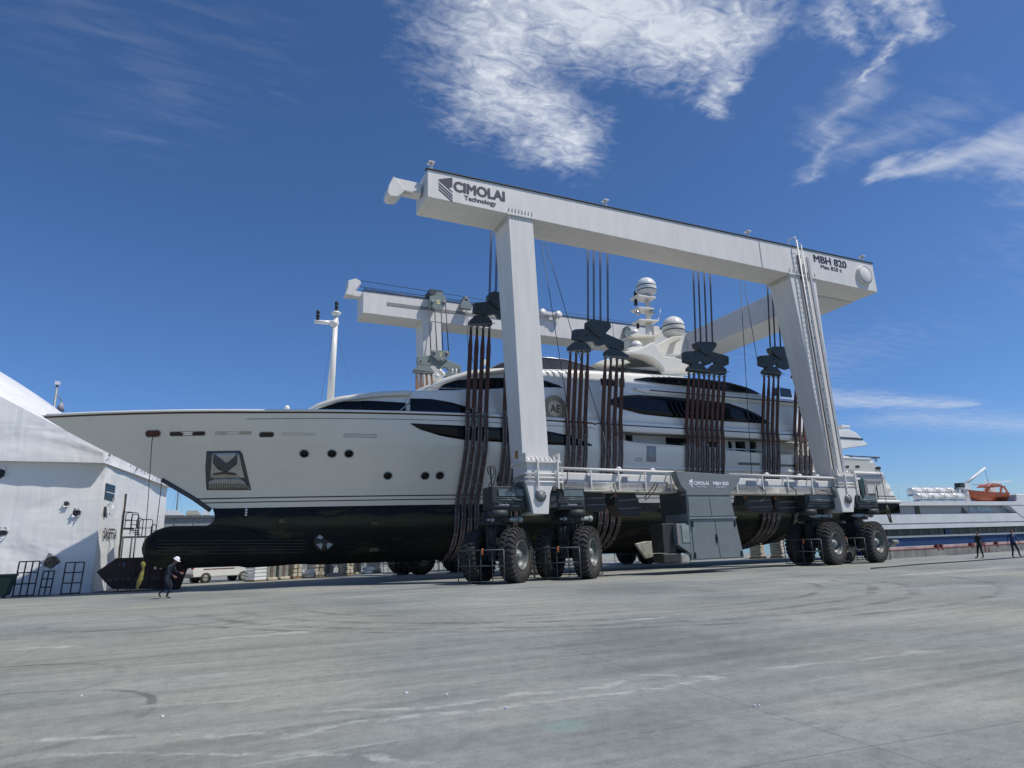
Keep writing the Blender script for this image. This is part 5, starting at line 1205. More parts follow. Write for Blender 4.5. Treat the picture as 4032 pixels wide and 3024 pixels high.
# jutting upper part whose lower edge shades the wall
OV = .55; ytop_ = WY-OV
yz = lambda a, b: (lambda q: (q.x, q.z))(U(a, b, 1, ytop_))
xr, zr = yz(405, 1772); xl2, zl2 = yz(0, 1560); sl_ = (zl2-zr)/(xl2-xr); zl = zr+sl_*(-24-xr); zeb = yz(200, 1818)[1]
E2 = u2(655, 1912)
m = MB(); A0 = Vector((-24, ytop_, zeb)); A1 = Vector((xr+.15, ytop_, zeb)); A2 = Vector((xr, ytop_, zr)); A3 = Vector((-24, ytop_, zl))
grid_face(m, A0, A1, A2, A3, 20, 7, .05)
m.add([A0, A1, A1+Vector((0, OV+.1, 0)), A0+Vector((0, OV+.1, 0))], [(3, 2, 1, 0)])
EE = Vector((E2.x+.4, E2.y, E2.z)); 
grid_face(m, A1, Vector((EE.x, EE.y, EE.z-.15)), EE+Vector((0, 0, .25)), A2, 12, 3, .07)
m.add([A1, Vector((EE.x, EE.y, EE.z-.15)), Z(P2, EE.z-.15)-Vector((.3, 0, 0)), A1+Vector((-.5, OV, 0))], [(0, 1, 2, 3)])
# roof rising behind the rake to a higher rounded ridge
rd = []
for dy, dz in ((0, 0), (.25, .16), (1.2, .7), (2.6, 1.5), (4.2, 2.15), (6, 2.5)):
    rd.append([A3.lerp(A2, t)+Vector((0, dy, 0))+Vector((0, 0, dz*.85*(1-.93*t**5))) for t in [i/24 for i in range(25)]]+[EE+Vector((0, dy*.3, .25+dz*.02))])
m.rings(rd, 0, False, True, False)
m.build('upper_wall', WRAP, SHED, fix=False)
# torn fascia flecks, tears, openings
TD = mat('tear_dark', (.02, .022, .03), .6); TB = mat('tear_brown', (.06, .05, .045), .7, var=.3, scale=8)
def flaps(c, n, r_, nrm, parent):
    m = MB(); a_ = nrm.cross(Vector((0, 0, 1))).normalized(); up = Vector((0, 0, 1))
    for k in range(n):
        an = 2*math.pi*k/n+random.uniform(-.2, .2); d = a_*math.cos(an)+up*math.sin(an); sd = a_*(-math.sin(an))+up*math.cos(an); b = c+d*r_
        m.add([b-sd*r_*.55, b+sd*r_*.55, b+d*r_*random.uniform(.3, .8)+nrm*r_*random.uniform(.2, .6)], [(0, 1, 2)])
    return m.build('film_flap', LWHT, parent, fix=False)
def tear(c, rx, rz, nrm, m_=TD, name='torn_opening', fl=6):
    a_ = nrm.cross(Vector((0, 0, 1))).normalized(); n = 14; P = [c+nrm*.09+a_*rx*math.cos(2*math.pi*k/n)*random.uniform(.8, 1.1)+Vector((0, 0, rz*math.sin(2*math.pi*k/n)*random.uniform(.8, 1.1))) for k in range(n)]
    m = MB(); m.add(P, [tuple(range(n))]); m.add(P+[p-nrm*.2 for p in P], [(i, (i+1) % n, (i+1) % n+n, i+n) for i in range(n)]); o = m.build(name, m_, SHED, fix=False)
    if fl: flaps(c+nrm*.1, fl, max(rx, rz)*.8, nrm, o)
    return o
N1 = Vector((0, -1, 0)); N2 = Vector((D2.y, -D2.x, 0))
tear(U(262, 1985, 1, WY), .16, .16, N1, TB, fl=8); tear(U(302, 2020, 1, WY), .24, .2, N1); tear(U(4, 1865, 1, WY), .22, .3, N1); tear(U(8, 2098, 1, WY), .3, .16, N1)
tear(U(202, 2213, 1, WY), .42, .38, N1, mat('board_beige', (.25, .19, .13), .7, var=.4, scale=5), fl=5)
tear(u2(410, 2016), .16, .35, N2, fl=2)
p, p2, p3 = u2(409, 1965), u2(447, 1963), u2(445, 1910)
m = MB(); w0, w1 = (p-C0).dot(D2), (p2-C0).dot(D2); m.add([on2(w0, p.z)+N2*.04, on2(w1, p.z)+N2*.04, on2(w1, p3.z)+N2*.04, on2(w0, p3.z)+N2*.04], [(0, 1, 2, 3)])
for v in list(m.v): pass
wd_ = MB(); wd_.hexa([on2(w0, p.z)+N2*.0, on2(w1, p.z)+N2*.0, on2(w1, p.z)+N2*.04, on2(w0, p.z)+N2*.04], [on2(w0, p3.z)+N2*.0, on2(w1, p3.z)+N2*.0, on2(w1, p3.z)+N2*.04, on2(w0, p3.z)+N2*.04])
WN = wd_.build('window', GLASS, SHED, bevel=.04, seg=3)
m = MB(); m.hexa([on2(w0+.1, p.z+.42)+N2*.035, on2(w1-.1, p.z+.42)+N2*.035, on2(w1-.1, p.z+.42)+N2*.06, on2(w0+.1, p.z+.42)+N2*.06], [on2(w0+.1, p.z+.47)+N2*.035, on2(w1-.1, p.z+.47)+N2*.035, on2(w1-.1, p.z+.47)+N2*.06, on2(w0+.1, p.z+.47)+N2*.06]); m.build('window_bar', LWHT, WN)
flaps(on2((w0+w1)/2, p.z-.2)+N2*.15, 5, .28, N2, WN)
p, p2 = u2(480, 2050), u2(494, 1945); w0, w1 = (p-C0).dot(D2), (p2-C0).dot(D2)
m = MB(); m.hexa([on2(w0, .9), on2(w1, .9), on2(w1, .9)+N2*.1, on2(w0, .9)+N2*.1], [on2(w0, p2.z), on2(w1, p2.z), on2(w1, p2.z)+N2*.1, on2(w0, p2.z)+N2*.1]); m.build('door_gap', TB, SHED)
p, p2 = u2(402, 2120), u2(452, 2124); s0, s1 = (p-C0).dot(D2), (p2-C0).dot(D2)
text('SAGITTA', 'lettering', mat('spray_dark', (.03, .03, .035), .7), SHED, on2(s0, p.z)+N2*.07, s1-s0, 0, .62, xdir=D2, normal=N2, bold=.02, off=.0)
m = MB()
for k in range(26):
    t = random.random(); c = A1.lerp(EE, t)+Vector((0, 0, random.uniform(.1, .75)*(1-t*.5))); c = c+Vector((.12, 0, 0)); s_ = random.uniform(.05, .14)
    m.add([c+D2*-s_, c+D2*s_+Vector((0, 0, -.05)), c+D2*s_*.6+Vector((.05, 0, s_)), c-D2*s_*.5+Vector((.03, 0, s_*1.3))], [(0, 1, 2, 3)])
m.build('film_tear', mat('film_shadow_grey', (.30, .29, .31), .6, var=.4, scale=6), SHED, fix=False)
# lamp post behind the wrapped ship
a, b = U(226, 1512, 1, 75), U(200, 1640, 1, 75)
LP = thing('lamp_post', 'slim grey lamp post with a small lantern rising behind the wrapped ship roof', 'lamp post', (a.x, 75, 0))
MB().tube((a.x, 75, 0), (a.x, 75, a.z), .16, 10, .10).build('pole', mat('galvanised', (.38, .40, .42), .4, .3), LP)
m = MB(); m.box(a.x-.2, a.x+.2, 74.8, 75.2, a.z-.1, a.z+.25); m.build('cap', LWHT, LP)
m = MB(); m.lathe([(0, -.75), (.32, -.7), (.3, -.2), (.12, .1), (0, .25)], (a.x+.55, 75, a.z-2.0), 'Z', 10); m.tube((a.x, 75, a.z-.8), (a.x+.55, 75, a.z-1.7), .05, 6); m.build('lantern', mat('lantern_grey', (.3, .3, .34), .4), LP)

# ------------------------------------------------------------------ skip, stair, racks, bin
SK = mat('skip_maroon', (.045, .014, .014), .6, var=.45, scale=3, c2=(.02, .012, .012), bump=.1)
ys = 44.3; k_ = lambda a, b: (lambda q: (q.x, q.z))(U(a, b, 1, ys))
bx = [(455, 2213), (705, 2210), (740, 2240), (706, 2332), (440, 2334), (405, 2300), (378, 2266)]
P = [k_(*q) for q in bx]; zm = min(q[1] for q in P); P = [(x, max(z-zm+.02, .02)) for x, z in P]
SKP = thing('waste_skip', 'dark maroon boat-shaped waste skip numbered 19 beside the wrapped ship', 'waste skip', (sum(q[0] for q in P)/7, ys, 0))
m = MB(); m.prism(P, ys, ys+1.9); m.build('container', SK, SKP, bevel=.03)
m = MB()
for k in range(5): x = lin(P[0][0]+.3, P[1][0]-.2, k/4); m.box(x-.05, x+.05, ys-.07, ys, .15, P[0][1]-.1)
m.box(P[0][0], P[1][0], ys-.09, ys, P[0][1]-.12, P[0][1]+.02); m.box(P[5][0]+.2, P[1][0]+.2, ys-.08, ys, .5, .6); m.build('skip_rib', SK, SKP)
q = k_(611, 2252); text('19', 'number', mat('cream_digit', (.80, .70, .50), .6), SKP, (q[0]-.04, ys-.10, q[1]-zm-.02), .50, 0, .34, bold=.05)
m = MB(); q0, q1 = k_(425, 2284), k_(640, 2288)
for k in range(9):
    x = lin(q0[0], q1[0], k/9); m.box(x, x+.17+.05*(k % 2), ys-.02, ys-.005, .62, .76)
m.build('worn_lettering', mat('worn_paint', (.16, .13, .10), .7, var=.6, scale=10), SKP)
MB().tube((P[0][0]+.35, ys-.03, P[0][1]-.35), (P[0][0]+.35, ys-.01, P[0][1]-.35), .16, 14).build('round_mark', mat('worn_blue', (.10, .12, .18), .7), SKP)
STL = mat('stair_steel', (.03, .04, .06), .5)
yst = 47.2; v_ = lambda a, b: U(a, b, 1, yst)
ST = thing('stair_platform', 'dark steel access stair with looped handrails between the wrapped ship and the skip', 'access stair', (v_(520, 2110).x, yst, 0))
m = MB(); a, b = v_(480, 2112), v_(640, 2112); m.box(a.x, b.x, yst, yst+1.2, a.z-.08, a.z)
a2, b2 = v_(482, 2078), v_(520, 2078); m.box(a2.x, b2.x, yst, yst+1.2, a2.z-.08, a2.z)
m.build('platform', STL, ST)
for q in (486, 520, 534, 620):
    t = v_(q, 2112); MB().tube((t.x, yst, 0), (t.x, yst, t.z), .045, 6).build('post', STL, ST)
def loop(x0, x1, z0, z1, y):
    m = MB(); r_ = .12
    m.path([(x0, y, z0), (x0, y, z1-r_), (x0+r_*.3, y, z1-r_*.3), (x0+r_, y, z1), (x1-r_, y, z1), (x1-r_*.3, y, z1-r_*.3), (x1, y, z1-r_), (x1, y, z0)], .028, 6); m.tube((x0, y, (z0+z1)/2), (x1, y, (z0+z1)/2), .022, 6)
    return m.build('handrail', STL, ST)
for (xa, ya_, xb, yb_) in ((487, 2016, 516, 2078), (490, 2014, 533, 2078), (533, 2038, 551, 2112), (551, 2046, 596, 2112), (592, 2062, 606, 2112), (520, 2026, 540, 2105)):
    a, b = v_(xa, ya_), v_(xb, yb_); loop(a.x, b.x, b.z, a.z, yst+random.choice((0, 1.15)))
m = MB()
for k in range(5): t = lin(516, 545, k/4); p = v_(t, lin(2078, 2112, k/4)); m.box(p.x-.14, p.x+.14, yst+.1, yst+1.1, p.z-.03, p.z)
m.build('tread', STL, ST)
RK = mat('rack_red_brown', (.05, .025, .03), .6)
def rack(x0, x1, ztop_, cols, rows, label, lean=.45):
    a, b = U(x0, 2350, 1, WY-1.2), U(x1, 2350, 1, WY-1.2); y0 = WY-1.3
    t = thing('steel_rack', label, 'steel frame', ((a.x+b.x)/2, y0, 0), group='steel frames leaning on the wrapped ship')
    P = lambda u, v: Vector((lin(a.x, b.x, u), y0+lean*v, ztop_*v))
    for u in [i/cols for i in range(cols+1)]: MB().tube(P(u, 0), P(u, 1), .045, 4, smooth=False).build('upright', RK, t)
    for v in rows: MB().tube(P(0, v), P(1, v), .045, 4, smooth=False).build('crossbar', RK, t)
    return t
rack(50, 132, U(70, 2212, 1, WY-1).z, 3, (.03, .36, .68, 1), 'tall red-brown steel frame with three bays, leftmost of the three leaning on white film')
rack(152, 196, U(170, 2250, 1, WY-1).z, 2, (.34, .68, 1), 'short narrow steel frame, middle and smallest of the three leaning on white film')
rack(238, 312, U(280, 2215, 1, WY-1).z, 2, (.03, .35, .68, 1), 'tall dark steel frame nearest the corner of the wrapped ship')
GB = mat('bin_green', (.012, .05, .04), .45); a, b = U(-40, 2355, 1, WY-2), U(48, 2355, 1, WY-2)
BN_ = thing('wheelie_bin', 'dark green waste container cut by the left edge of the photo', 'waste container', ((a.x+b.x)/2, WY-2.2, 0))
zt_ = U(20, 2258, 1, WY-2).z
m = MB(); m.hexa([(a.x+.15, WY-2.5, .12), (b.x-.2, WY-2.5, .12), (b.x-.2, WY-1.6, .12), (a.x+.15, WY-1.6, .12)], [(a.x, WY-2.6, zt_-.15), (b.x, WY-2.6, zt_-.15), (b.x, WY-1.5, zt_-.15), (a.x, WY-1.5, zt_-.15)]); m.build('body', GB, BN_, bevel=.05, seg=2)
m = MB(); m.box(a.x-.04, b.x+.04, WY-2.64, WY-1.46, zt_-.15, zt_-.03); m.build('lid', GB, BN_, bevel=.04, seg=2)
m = MB(); m.tube((b.x-.3, WY-2.45, .1), (b.x-.3, WY-2.35, .1), .1, 12); m.tube((a.x+.3, WY-2.45, .1), (a.x+.3, WY-2.35, .1), .1, 12); m.build('castor', BLACK, BN_)

# ropes at bow and stern, yellow bag
ROPEB = mat('mooring_rope', (.16, .13, .08), .8, var=.3, scale=20); YBAG = mat('yellow_cloth', (.26, .23, .05), .8, var=.3, scale=5, bump=.4, bscale=6)
q, y = hull_pt(602, 1714); p1 = U(563, 2215, 1, y-.25)
tag(MB().path([(q.x+.02, y-.06, q.z), (q.x, y-.2, q.z-.4), (lin(q.x, p1.x, .5)+.02, y-.22, lin(q.z, p1.z, .5)), (p1.x, y-.25, p1.z)], .022, 6).build('mooring_rope', ROPEB), 'thin brown rope hanging from the red bow slot down to the yellow cloth', 'rope')
m = MB(); rg = []
for i in range(12):
    t = i/11; rr = [.04, .13, .10, .05, .07, .10, .12, .13, .12, .10, .08, .03][i]; z = p1.z+.05-1.35*t; ox_ = .05*math.sin(t*5)-.08*t
    rg.append([Vector((p1.x+ox_+rr*math.cos(2*math.pi*k/10)*random.uniform(.7, 1.2), y-.25+rr*.7*math.sin(2*math.pi*k/10), z)) for k in range(10)])
m.rings(rg); tag(m.build('cloth_bundle', YBAG), 'crumpled yellow cloth bundle hanging on the bow rope in front of the skip', 'cloth bundle')
a = U(640, 1872, 1, 44.2); b = U(616, 2075, 1, 44.2); tag(MB().path([a, (b.x, 44.2, b.z), (b.x, 44.2, b.z-1)], .022, 6).build('mooring_rope', ROPEB), 'second bow rope on the far side, ending behind the dark bulb', 'rope')
q, y = hull_pt(3457, 1846); b = U(3490, 1990, 1, y-.15)
SR = MB().path([(q.x, y-.05, q.z), (q.x+.02, y-.16, q.z-.3), (b.x, y-.2, b.z)], .022, 6).build('stern_rope', ROPEB); tag(SR, 'brown rope hanging from the last stern opening with a looped end', 'rope')
m = MB(); pts = [Vector((b.x, y-.2, b.z)), Vector((b.x-.16, y-.2, b.z-.5)), Vector((b.x+.05, y-.2, b.z-1.35)), Vector((b.x+.22, y-.2, b.z-1.4)), Vector((b.x+.14, y-.2, b.z-.6)), Vector((b.x, y-.2, b.z))]; m.path(pts, .06, 6)
m.build('rope_coil', mat('rope_coil_green', (.10, .10, .05), .8, var=.3), SR)

# ------------------------------------------------------------------ quay wall, warehouse, blocks under the hull
QS = U(3480, 2203, 2, 0); QE = U(4032, 2166, 2, 0); qdir = (QE-QS).normalized(); qn = Vector((-qdir.y, qdir.x, 0))
def along(m, s0, s1, o0, o1, z0, z1, mi=0):
    a, b = QS+qdir*s0, QS+qdir*s1
    return m.hexa([a+qn*o0+Vector((0, 0, z0)), b+qn*o0+Vector((0, 0, z0)), b+qn*o1+Vector((0, 0, z0)), a+qn*o1+Vector((0, 0, z0))],
                  [a+qn*o0+Vector((0, 0, z1)), b+qn*o0+Vector((0, 0, z1)), b+qn*o1+Vector((0, 0, z1)), a+qn*o1+Vector((0, 0, z1))], mi)
CONC = mat('quay_concrete', (.24, .23, .21), .85, var=.25, scale=1.2, stretch=(1, 1, .4), bump=.1)
zw = .60; QW = thing('quay_wall', 'low grey concrete quay wall with a pink and red top edge on the right', 'quay wall', (QS.x, QS.y, 0))
m = MB(); along(m, -.5, 60, 0, .9, 0, zw); m.build('wall', CONC, QW)
m = MB(); along(m, -.5, 60, -.03, .93, zw+.003, zw+.05); m.build('red_edge', mat('edge_red', (.30, .07, .05), .7, var=.3, scale=3), QW)
m = MB(); along(m, -.5, 60, .25, 1.6, zw+.053, zw+.22); m.build('cap_stone', mat('cap_pink', (.45, .36, .33), .8, var=.2, scale=1), QW)
for s_ in (8.5, 9.2, 14.6, 16.3, 17.0, 19.6):
    m = MB(); along(m, s_, s_+.22, -.05, .25, zw-.12, zw+.30); m.build('marker_block', mat('marker_red', (.20, .05, .035), .6) if 'marker_red' not in bpy.data.materials else bpy.data.materials['marker_red'], QW)
for s_ in (16.9, 17.6):
    m = MB(); along(m, s_, s_+.25, -.03, .0, .12, .42); m.build('marker_plate', bpy.data.materials['marker_red'], QW)
# pump or winch on the quay just behind the last wheel
p = U(3520, 2140, 1, QS.y+2.2); 
BOL = thing('mooring_winch', 'small pale mooring winch on the quay just right of the last crane wheel', 'winch', (p.x, p.y, 0))
MB().box(p.x-.35, p.x+.3, p.y, p.y+.7, 0, 1.1).build('body', mat('winch_pale', (.45, .47, .45), .6, var=.25, scale=5), BOL, bevel=.08)
m = MB(); m.tube((p.x-.35, p.y-.05, 1.22), (p.x+.35, p.y-.05, 1.22), .17, 14); m.build('drum', mat('winch_mid', (.2, .22, .2), .5), BOL)
MB().box(p.x+.32, p.x+.8, p.y-.1, p.y+.4, 0, .75).build('motor', mat('motor_brown', (.10, .04, .03), .6), BOL, bevel=.05)

WHs = mat('warehouse_grey', (.30, .31, .31), .7, var=.12, scale=.5, stretch=(3, 1, .2))
ywh = 95; a, b = U(560, 2040, 1, ywh), U(1100, 2045, 1, ywh)
WH = thing('warehouse', 'long low grey corrugated shed far behind the bow, below pale covered roofs', 'warehouse', (a.x, ywh, 0))
m = MB(); m.box(a.x-25, 47, ywh, ywh+20, 0, a.z); m.build('wall', WHs, WH)
m = MB()
for k in range(40):
    x = a.x-25+2.2*k
    if x < 46: m.box(x, x+.12, ywh-.08, ywh, 0, a.z)
m.build('wall_rib', mat('shed_rib', (.20, .21, .21), .7), WH)
m = MB(); m.box(a.x-25.2, 47.2, ywh-.3, ywh+20.2, a.z, a.z+.25); m.build('roof', mat('shed_roof', (.12, .13, .14), .6), WH)
for x0, x1, nm in ((640, 735, 'white boat cover with a sloping top above the far grey shed, left'), (735, 800, 'beige boat cover above the far grey shed, in the middle'), (800, 836, 'pale boat cover above the far grey shed, right of the beige one')):
    p0, p1 = U(x0, 2028, 1, ywh+24), U(x1, 2028, 1, ywh+24); zt_ = U(x0, 2012, 1, ywh+24).z
    t = thing('covered_boat', nm, 'covered boat', ((p0.x+p1.x)/2, ywh+24, 0), group='covered boats behind the far shed')
    m = MB(); m.hexa([(p0.x, ywh+24, 0), (p1.x-.4, ywh+24, 0), (p1.x-.4, ywh+29, 0), (p0.x, ywh+29, 0)], [(p0.x, ywh+24, p0.z), (p1.x-.4, ywh+24, p1.z), (p1.x-.4, ywh+29, p1.z), (p0.x, ywh+29, p0.z)]); m.build('hull', GELW, t)
    m = MB(); m.prism([(p0.x-.1, p0.z), (p0.x-.1, zt_), (lin(p0.x, p1.x, .6), zt_+.1), (p1.x-.3, p1.z)], ywh+23.9, ywh+29); m.build('cover', mat('cover_beige', (.50, .47, .36), .8, var=.1) if nm[0] == 'b' else WRAP, t)
def mast(px_, top, y, label):
    a, b = U(px_, 2100, 1, y), U(px_, top, 1, y); t = thing('sailboat_mast', label, 'mast', (a.x, y, 0), group='sailboat masts beyond the shed')
    MB().tube((a.x, y, 0), (a.x, y, b.z), .14, 8, .09).build('spar', mat('mast_dark', (.09, .07, .08), .5) if 'mast_dark' not in bpy.data.materials else bpy.data.materials['mast_dark'], t)
    MB().box(a.x-1.2, a.x+1.2, y-.04, y+.04, lin(a.z, b.z, .38), lin(a.z, b.z, .38)+.08).build('spreader', LWHT, t)
    for s_ in (-1, 1): MB().tube((a.x, y, b.z-.3), (a.x+s_*2.4, y, 1), .02, 4).build('stay', ROPE, t)
mast(687, 1905, 130, 'dark sailboat mast with crosstrees seen between the wrapped ship and the bow'); mast(812, 2000, 135, 'second, shorter mast seen close to the yacht stem')
# row of stored blocks and pallets seen under the hull
STN = mat('pale_stone', (.55, .50, .40), .85, var=.2, scale=3, bump=.2, bscale=6); PLT = mat('pallet_wood', (.28, .20, .13), .8, var=.3, scale=6, stretch=(1, 1, 4)); GRP = mat('panel_grey', (.26, .27, .25), .7, var=.15)
r0, r1 = U(985, 2291, 2, 0), U(1490, 2256, 2, 0); rdv = (r1-r0).normalized(); ra = math.atan2(rdv.y, rdv.x); Lr = (r1-r0).length
kinds = ['crate', 'panel', 'panel', 'stone', 'bags', 'stone', 'panel', 'frame', 'stone', 'panel', 'bags', 'stone']
lab = {'crate': 'white slatted crate', 'panel': 'grey wall panel with a dark stripe', 'stone': 'pale stone block pile on a pallet', 'bags': 'pile of white sacks', 'frame': 'low beige arched frame'}
wh = ['first', 'second', 'third', 'fourth', 'fifth', 'sixth', 'seventh', 'eighth', 'ninth', 'tenth', 'eleventh', 'twelfth']
def stored(k, kind, c, sz, label):
    nm = {'crate': 'crate', 'panel': 'wall_panel', 'stone': 'stone_pallet', 'bags': 'sack_pile', 'frame': 'arched_frame'}[kind]
    t = thing(nm, label, {'crate': 'crate', 'panel': 'panel', 'stone': 'stone pallet', 'bags': 'sacks', 'frame': 'frame'}[kind], (c.x, c.y, 0), ra, 'goods stored behind the lift')
    h = sz/2
    if kind == 'crate':
        for j in range(6): MB().box(-h, h, -.5, .5, .12+.25*j, .32+.25*j).build('slat', LWHT, t, world=False)
        MB().box(-h, h, -.52, .52, 0, .1).build('pallet', PLT, t, world=False)
    elif kind == 'panel':
        MB().box(-h, h, -.3, .3, 0, 2.2).build('panel', GRP, t, world=False, bevel=.03); MB().box(-.12, .12, -.34, -.3, 0, 2.1).build('stripe', mat('stripe_brown', (.16, .12, .10), .7) if 'stripe_brown' not in bpy.data.materials else bpy.data.materials['stripe_brown'], t, world=False)
        MB().box(-h, h, -.55, -.3, 0, .22).build('kerb_block', STN, t, world=False, bevel=.05)
    elif kind == 'stone':
        MB().box(-h, h, -.6, .6, 0, .14).build('pallet', PLT, t, world=False)
        for j in range(5):
            for i in range(2): MB().box(-h+.03+i*h, -.04+i*h+random.uniform(-.04, .04), -.55+random.uniform(-.05, .05), .5, .15+.3*j, .43+.3*j).build('stone', STN, t, world=False, bevel=.04)
    elif kind == 'bags':
        for j in range(7):
            cx_ = random.uniform(-h*.7, h*.7); m = MB(); m.lathe([(0, 0), (.34, .02), (.42, .14), (.34, .26), (.1, .31), (0, .3)], (cx_, -.3+random.uniform(-.3, .2), .28*(j//4)), 'Z', 12); m.v = [(v[0]*1, v[1], v[2]) for v in m.v]; m.build('sack', LWHT, t, world=False)
    else:
        MB().path([(-h, 0, 0), (-h*.8, 0, .6), (-h*.3, 0, .95), (h*.3, 0, .95), (h*.8, 0, .6), (h, 0, 0)], .08, 6).build('arch', STN, t, world=False); MB().box(-h, h, -.3, .5, 0, .25).build('base', STN, t, world=False)
for k, kind in enumerate(kinds):
    c = r0+rdv*(Lr*(k+.4)/len(kinds)); stored(k, kind, c, Lr/len(kinds)*random.uniform(.72, .92), '%s, %s in the row seen under the keel' % (lab[kind], wh[k]))
for k, (a_, b_, lb) in enumerate(((2985, 2199, 'pale stone block pile seen between the cabinet and the rear wheels, left'), (3065, 2197, 'pale stone block pile seen between the cabinet and the rear wheels, right'), (2105, 2262, 'pale stone block pile seen between the two front wheel pairs'))):
    c = U(a_, b_, 2, 0); c = c if c.y < 58 else O+(c-O)*.9; c.z = 0; stored(k, 'stone', c, 2.4, lb)

# ------------------------------------------------------------------ white van behind the bow
va = U(808, 2296, 2, 0); vr = math.atan2(.42, .9)
VAN = thing('van', 'white panel van parked behind the bow, seen under the yacht keel', 'van', (va.x, va.y+.3, 0), vr)
VW = mat('van_white', (.72, .72, .70), .3, var=.04, coat=.4)
prof = [(-.95, .42), (-1.0, .9), (-.97, 1.45), (-.86, 1.86), (-.7, 1.93), (1.9, 1.95), (2.35, 1.85), (3.0, 1.28), (3.55, 1.12), (3.72, .85), (3.74, .42)]
m = MB(); rg = []
for yv, sc_ in ((0, .86), (.06, .97), (.12, 1), (1.64, 1), (1.70, .97), (1.76, .86)):
    rg.append([Vector((1.3+(x-1.3)*(.985 if sc_ < 1 else 1), yv+(.10 if z > 1.3 and yv < .5 else -.10 if z > 1.3 else 0)*(z-1.2)/.7*1, .42+(z-.42)*(.97 if sc_ < .9 else 1))) for x, z in prof])
m.rings(rg, 0, True, False); BODY = m.build('body', VW, VAN, world=False, bevel=.05, seg=2)
for nm, (x0, x1, z0, z1), yv in (('window', (1.75, 2.6, 1.28, 1.72), .03), ('window', (.4, 1.55, 1.3, 1.75), .03)):
    MB().prism([(x0, z0), (x1, z0), (x1-.25 if x0 > 1.6 else x1, z1), (x0, z1)], yv-.0, yv+.03).build(nm, GLASS, VAN, world=False)
MB().box(-1.0, -.97, .25, 1.5, 1.25, 1.7).build('rear_window', GLASS, VAN, world=False)
MB().box(-.2, 2.1, -.02, .02, .93, .985).build('side_strip', mat('van_strip_red', (.12, .02, .02), .5), VAN, world=False)
MB().box(-1.12, -.85, -.02, 1.78, .38, .66).build('bumper', mat('bumper_grey', (.10, .10, .105), .5), VAN, world=False, bevel=.05)
MB().box(3.6, 3.85, 0, 1.76, .38, .66).build('bumper', mat('bumper_black', (.03, .03, .03), .5), VAN, world=False, bevel=.05)
for yv in (.0, 1.58): MB().box(-1.02, -.88, yv-.015, yv+.2, .98, 1.3).build('tail_light', mat('lamp_red', (.35, .02, .02), .3) if 'lamp_red' not in bpy.data.materials else bpy.data.materials['lamp_red'], VAN, world=False, bevel=.02)
MB().box(-1.02, -.99, .6, 1.2, 1.0, 1.12).build('plate_recess', mat('plate_grey', (.25, .25, .25), .5), VAN, world=False)
MB().box(-1.01, -.99, .86, 1.14, .82, .88).build('door_handle', BLACK, VAN, world=False)
for xw in (0, 2.85):
    for yv in (.12, 1.64):
        o = MB().lathe([(0, -.06), (.17, -.06), (.2, -.09), (.21, -.04), (.21, .08)], (0, 0, 0), 'Y', 20).build('wheel', HUBM, VAN, world=False); o.location = (xw, yv-.02, .33)
        if yv > 1: o.rotation_euler = (0, 0, math.pi)
        MB().lathe([(.2, -.10), (.24, -.115), (.31, -.10), (.33, -.05), (.33, .07), (.3, .1), (.2, .1)], (0, 0, 0), 'Y', 28).build('tyre', RUB, o, world=False)
        MB().lathe([(.34, -.12), (.39, -.12), (.39, -.04), (.34, -.04)], (0, 0, 0), 'Y', 24).build('wheel_arch', BLACK, o, world=False)

# ------------------------------------------------------------------ ferry at the quay
FY = 62.0; f_ = lambda a, b, y=FY: (lambda q: (q.x, q.z))(U(a, b, 1, y))
FER = thing('ferry', 'white and blue passenger ferry moored behind the quay wall on the right', 'ferry', (100, FY, 0))
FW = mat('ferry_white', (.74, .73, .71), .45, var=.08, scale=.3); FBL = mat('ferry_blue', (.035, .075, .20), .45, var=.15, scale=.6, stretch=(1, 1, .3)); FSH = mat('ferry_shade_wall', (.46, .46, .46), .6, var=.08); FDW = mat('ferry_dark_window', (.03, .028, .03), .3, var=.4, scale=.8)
xe = 150; WDT = 9
m = MB(); zb = 0.5
za = f_(3700, 2112)[1]; zq = f_(3700, 2146)[1]
m.hexa([(86, FY+.6, -1.6), (xe, FY+.6, -1.6), (xe, FY+WDT, -1.6), (86, FY+WDT, -1.6)], [(84.5, FY+.3, za), (xe, FY+.3, za), (xe, FY+WDT, za), (84.5, FY+WDT, za)]); m.build('hull', FBL, FER)
MB().box(84.2, xe, FY+.15, FY+.3, za-.02, za+.22).build('fender_band', mat('fender_pale', (.40, .42, .44), .5), FER)
z1 = f_(3700, 2080)[1]; z2 = f_(3700, 2072)[1]; z3 = f_(3700, 2024)[1]; z4 = f_(3700, 1990)[1]; z5 = f_(3700, 1974)[1]
MB().box(82.5, xe, FY+1.0, FY+WDT-.5, za, z2).build('main_deck_wall', FDW, FER)
for k in range(26):
    x = 84+2.3*k; MB().box(x, x+.9, FY+.96, FY+1.0, za+.2, z1-.1).build('window', mat('ferry_brown_pane', (.075, .068, .06), .3) if 'ferry_brown_pane' not in bpy.data.materials else bpy.data.materials['ferry_brown_pane'], FER)
p = f_(3755, 2090); MB().box(p[0]-.6, p[0]+.7, FY+.9, FY+.98, za, z1-.05).build('door', FBL, FER)
m = MB(); x0 = f_(3440, 2040)[0]; x9 = x0-2
m.prism([(x0-3.5, z3), (xe, z3), (xe, z2-.25), (x0+1.6, z2-.25), (x0-1.2, z2+.5)], FY, FY+.4); m.prism([(x0-3.5, z3), (xe, z3), (xe, z3-.9), (x0-2.8, z3-.9)], FY+.4, FY+WDT); m.build('deck_band', FW, FER)
MB().box(x0, xe, FY-.03, FY, z2+.42, z2+.5).build('band_line', mat('band_shadow_line', (.12, .12, .13), .5), FER)
